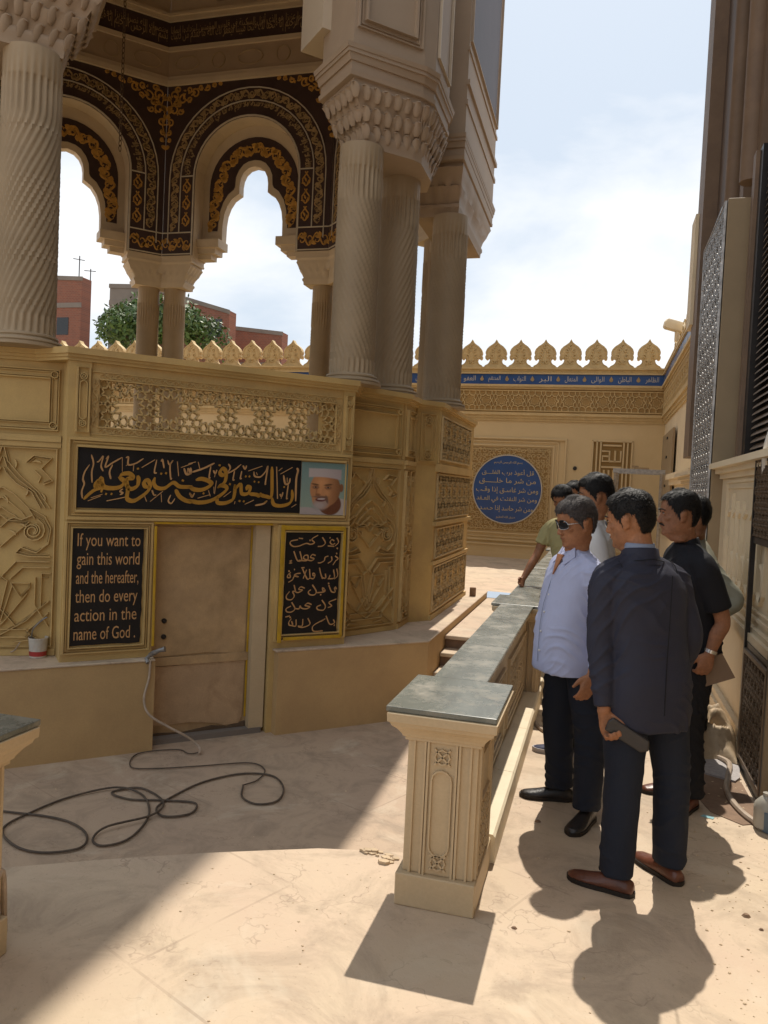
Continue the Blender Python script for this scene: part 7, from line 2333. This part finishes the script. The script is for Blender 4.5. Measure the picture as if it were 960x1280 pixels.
# --- man in pale blue shirt
P2, h2 = person((-.085, 4.22), 'man in untucked pale blue shirt and dark sunglasses standing at the balustrade', 122, dict(
    h=1.70, skin='skin1', hair='hair_grey', head=(-.125, 4.17, 1.530), hyaw=122, hpitch=-14, neck=1.365, lean=(.0, .03), shw=.180, hairline=.178, fat=1.03, hs=1.03, glasses=True, gl_off=(0, .004),
    knees=((.015, 4.14, .46), (-.16, 4.33, .46)), ankles=((.015, 4.10, .085), (-.135, 4.36, .085)), feet=(160, 98),
    elL=(.075, 4.02, 1.03), wrL=(.005, 3.97, .79), elR=(-.16, 4.44, 1.05), wrR=(-.20, 4.36, .82),
    top=dict(kind='long', name='shirt', m='lilac', hem=.76, inf=.98, fold=.0085, collar=((0, .066, .004),),
             rings=[(.752, .205, .175, .035), (.80, .203, .175, .035), (.90, .200, .175, .035), (1.0, .196, .170, .035), (1.10, .192, .158, .025), (1.20, .192, .142, .01), (1.27, .185, .125, 0), (1.32, .155, .10, -.005), (1.35, .11, .082, -.005), (1.375, .072, .066, -.003), (1.385, .062, .058, 0)]),
    trousers='navy', shoe=('leather_dk', 'sole')))
g = G(); W_ = h2['W']; h2s = h2['spine']
g.strip([(0, 0), (0, 1)], .03, .002, frameW(tuple(W_(0, .215, .78)), tuple(-h2['lx']), tuple(h2['fx']), tuple((W_(0, .150, 1.26) - W_(0, .215, .78))))) if False else None
for z, f in ((.86, .209), (.96, .206), (1.06, .192), (1.15, .170), (1.23, .150)):
    gg = G(); ellipsoid(gg, W_(.0, f + .004, z), (.006, .006, .006)); gg.obj('button', M['whitesh'], P2, smooth=True)
pts = [W_(.012, .214, .80), W_(.012, .2125, .90), W_(.012, .2095, 1.0), W_(.012, .196, 1.10), W_(.012, .170, 1.19), W_(.012, .150, 1.25)]
g = G(); g.tube([tuple(p_ + h2['fx'] * .001) for p_ in pts], .0016, 5); g.obj('placket_seam', M['collar'], P2)
hk = h2['spine'](1.36)
for s_ in (1, -1):
    g = G()
    fx_, lx_ = h2['fx'], h2['lx']
    A_ = hk + lx_ * s_ * .058 + fx_ * .040 + np.array((0, 0, .040)); B_ = hk + lx_ * s_ * .012 + fx_ * .086 + np.array((0, 0, -.012)); C_ = hk + lx_ * s_ * .058 + fx_ * .098 + np.array((0, 0, -.050)); D_ = hk + lx_ * s_ * .088 + fx_ * .055 + np.array((0, 0, -.008))
    n_ = np.cross(B_ - A_, C_ - A_); n_ /= np.linalg.norm(n_); n_ = n_ if n_ @ fx_ > 0 else -n_
    g.loft([np.array([A_, B_, C_, D_]), np.array([A_, B_, C_, D_]) + n_ * .005]); q = g.obj('collar_flap', M['lilac'], P2)
g = G(); hk2 = h2['spine'](1.33)
g.loft([np.array([hk2 + h2['lx'] * .030 + h2['fx'] * .088 + (0, 0, .03), hk2 - h2['lx'] * .030 + h2['fx'] * .088 + (0, 0, .03), hk2 + h2['fx'] * .128 + (0, 0, -.075)]), np.array([hk2 + h2['lx'] * .030 + h2['fx'] * .096 + (0, 0, .03), hk2 - h2['lx'] * .030 + h2['fx'] * .096 + (0, 0, .03), hk2 + h2['fx'] * .136 + (0, 0, -.075)])])
g.obj('open_neck', M['skin1'], P2)
gg = G(); ellipsoid(gg, W_(-.085, .148, 1.205), (.006, .004, .009)); gg.obj('emblem', M['navy'], P2)

# --- man in black shirt (profile, board in hand)
P3, h3 = person((.52, 4.62), 'man in black short sleeved shirt with moustache and wristwatch, seen in profile', 108, dict(
    h=1.74, skin='skin2', hair='hair', head=(.405, 4.55, 1.595), hyaw=97, hpitch=-4, neck=1.43, lean=(.0, .06), shw=.195, hairline=.190, moustache=True,
    knees=((.52, 4.52, .47), (.47, 4.70, .47)), ankles=((.545, 4.50, .085), (.50, 4.74, .085)), feet=(150, 115),
    elL=(.650, 4.44, 1.05), wrL=(.595, 4.42, .870), elR=(.50, 4.86, 1.08), wrR=(.40, 4.80, .90), curlL=(.5, .9, .6),
    top=dict(kind='short', name='shirt', m='blackcl', hem=.80, inf=1.02, slv=.82, fold=.007, fsc=(8, 8, 10), collar=((0, .068, .004),),
             rings=[(.80, .185, .145, .0), (.90, .185, .145, 0), (1.0, .183, .143, 0), (1.12, .192, .14, 0), (1.25, .205, .138, -.0), (1.33, .195, .122, -.005), (1.385, .160, .098, -.005), (1.415, .105, .08, -.0), (1.44, .07, .066, 0)]),
    trousers='blackcl', shoe=('leather', 'sole')))
g = G()
wl_ = np.array((.595, 4.42, .870)); el_ = np.array((.650, 4.44, 1.05)); dv = (wl_ - el_) / np.linalg.norm(wl_ - el_)
pp = wl_ - dv * .012
limb(g, [pp - dv * .009, pp + dv * .009], [.0345, .0335], 20, ref=tuple(h3['fx']))
w_ = g.obj('wristwatch', M['chrome'], P3, smooth=True)
nb_ = thing('clipboard', (.62, 4.42, .78), 'brown board held low by the man in the black shirt', 'board')
g = G(); T_ = frameW((.625, 4.450, .775), (.84, -.10, .40), (.0, -1, -.2), (-.50, 0, .86))
g.box((-.08, -.065, -.004), (.085, .075, .004), T=T_); g.obj('board', M['brown_light'], nb_)

# --- khaki shirt man leaning on the marble rail
P4, h4 = person((-.22, 7.42), 'man in khaki short sleeved shirt leaning his hand on the far marble rail', 150, dict(
    h=1.74, skin='skin2', hair='hair', head=(-.345, 7.33, 1.615), hyaw=160, hpitch=-28, neck=1.44, lean=(.05, .08), shw=.19, vox=.008, cvox=.010, glasses=False,
    knees=((-.13, 7.38, .47), (-.28, 7.46, .47)), ankles=((-.12, 7.38, .085), (-.27, 7.48, .085)), feet=(160, 150),
    elL=(-.05, 7.24, 1.10), wrL=(-.10, 7.15, .86), elR=(-.545, 7.45, 1.10), wrR=(-.655, 7.30, .865), curlR=(.5, .5, .4), hdR=(-.1, -.5, -.35),
    top=dict(kind='short', name='shirt', m='khaki', hem=.86, slv=.66, inf=1.0, fold=.008, collar=((0, .066, .004),),
             rings=[(.84, .165, .125, 0), (.95, .168, .13, 0), (1.1, .18, .135, 0), (1.25, .198, .136, 0), (1.35, .19, .118, 0), (1.395, .15, .095, 0), (1.425, .10, .078, 0), (1.45, .068, .064, 0)]),
    trousers='blackcl', shoe=('leather_dk', 'sole')))
# --- tall man behind, navy sneakers
P5, h5 = person((-.02, 5.22), 'tall man with thick black hair and navy sneakers behind the man in sunglasses', 92, dict(
    h=1.80, skin='skin1', hair='hair', head=(-.045, 5.20, 1.668), hyaw=100, hpitch=-8, neck=1.49, lean=(0, .02), shw=.185, vox=.008, cvox=.010, hairtop=.020,
    knees=((-.02, 5.12, .49), (-.02, 5.30, .49)), ankles=((-.13, 5.14, .085), (.02, 5.36, .085)), feet=(92, 80),
    elL=(.05, 5.00, 1.14), wrL=(-.02, 4.98, .88), elR=(.04, 5.44, 1.14), wrR=(-.02, 5.42, .88),
    top=dict(kind='long', name='shirt', m='whitesh', hem=.86, inf=.95, fold=.007, collar=((0, .066, .004),),
             rings=[(.88, .165, .125, 0), (1.0, .168, .13, 0), (1.15, .18, .135, 0), (1.3, .195, .13, 0), (1.40, .19, .115, 0), (1.45, .15, .095, 0), (1.475, .10, .078, 0), (1.50, .068, .064, 0)]),
    trousers='blackcl', shoe=('sneaker', 'sneaker_sole')))
# --- man farther back, only the top of his head shows
P6, h6 = person((-.17, 8.35), 'man farthest back, only his hair and sunglasses show above the others', 165, dict(
    h=1.78, skin='skin1', hair='hair', head=(-.275, 8.28, 1.668), hyaw=150, hpitch=-8, neck=1.49, lean=(0, .02), shw=.17, vox=.009, cvox=.011, glasses=True,
    knees=((-.07, 8.33, .49), (-.22, 8.36, .49)), ankles=((-.06, 8.33, .085), (-.22, 8.38, .085)), feet=(165, 160),
    elL=(.06, 8.28, 1.14), wrL=(.04, 8.18, .88), elR=(-.42, 8.42, 1.14), wrR=(-.40, 8.32, .88),
    top=dict(kind='long', name='shirt', m='collar', hem=.86, inf=.95, fold=.007, collar=((0, .066, .004),),
             rings=[(.88, .155, .12, 0), (1.0, .16, .125, 0), (1.15, .17, .13, 0), (1.3, .18, .125, 0), (1.40, .175, .11, 0), (1.45, .14, .095, 0), (1.475, .10, .078, 0), (1.50, .068, .064, 0)]),
    trousers='navy', shoe=('leather_dk', 'sole')))
# --- man behind the black shirt
P7, h7 = person((.68, 5.62), 'man in grey-green shirt almost hidden behind the man in the black shirt', 88, dict(
    h=1.68, skin='skin2', hair='hair', head=(.585, 5.50, 1.575), hyaw=75, hpitch=-6, neck=1.40, lean=(0, .06), shw=.185, vox=.009, cvox=.011,
    knees=((.67, 5.52, .46), (.68, 5.70, .46)), ankles=((.68, 5.52, .085), (.70, 5.72, .085)), feet=(95, 85),
    elL=(.86, 5.40, 1.05), wrL=(.72, 5.34, .90), elR=(.76, 5.84, 1.06), wrR=(.66, 5.80, .84),
    top=dict(kind='long', name='shirt', m='greygreen', hem=.82, inf=1.0, fold=.007, collar=((0, .066, .004),),
             rings=[(.82, .17, .14, 0), (1.0, .17, .14, 0), (1.15, .18, .145, 0), (1.25, .19, .135, 0), (1.32, .18, .115, 0), (1.37, .14, .095, 0), (1.40, .10, .078, 0), (1.42, .068, .064, 0)]),
    trousers='blackcl', shoe=('leather_dk', 'sole')))
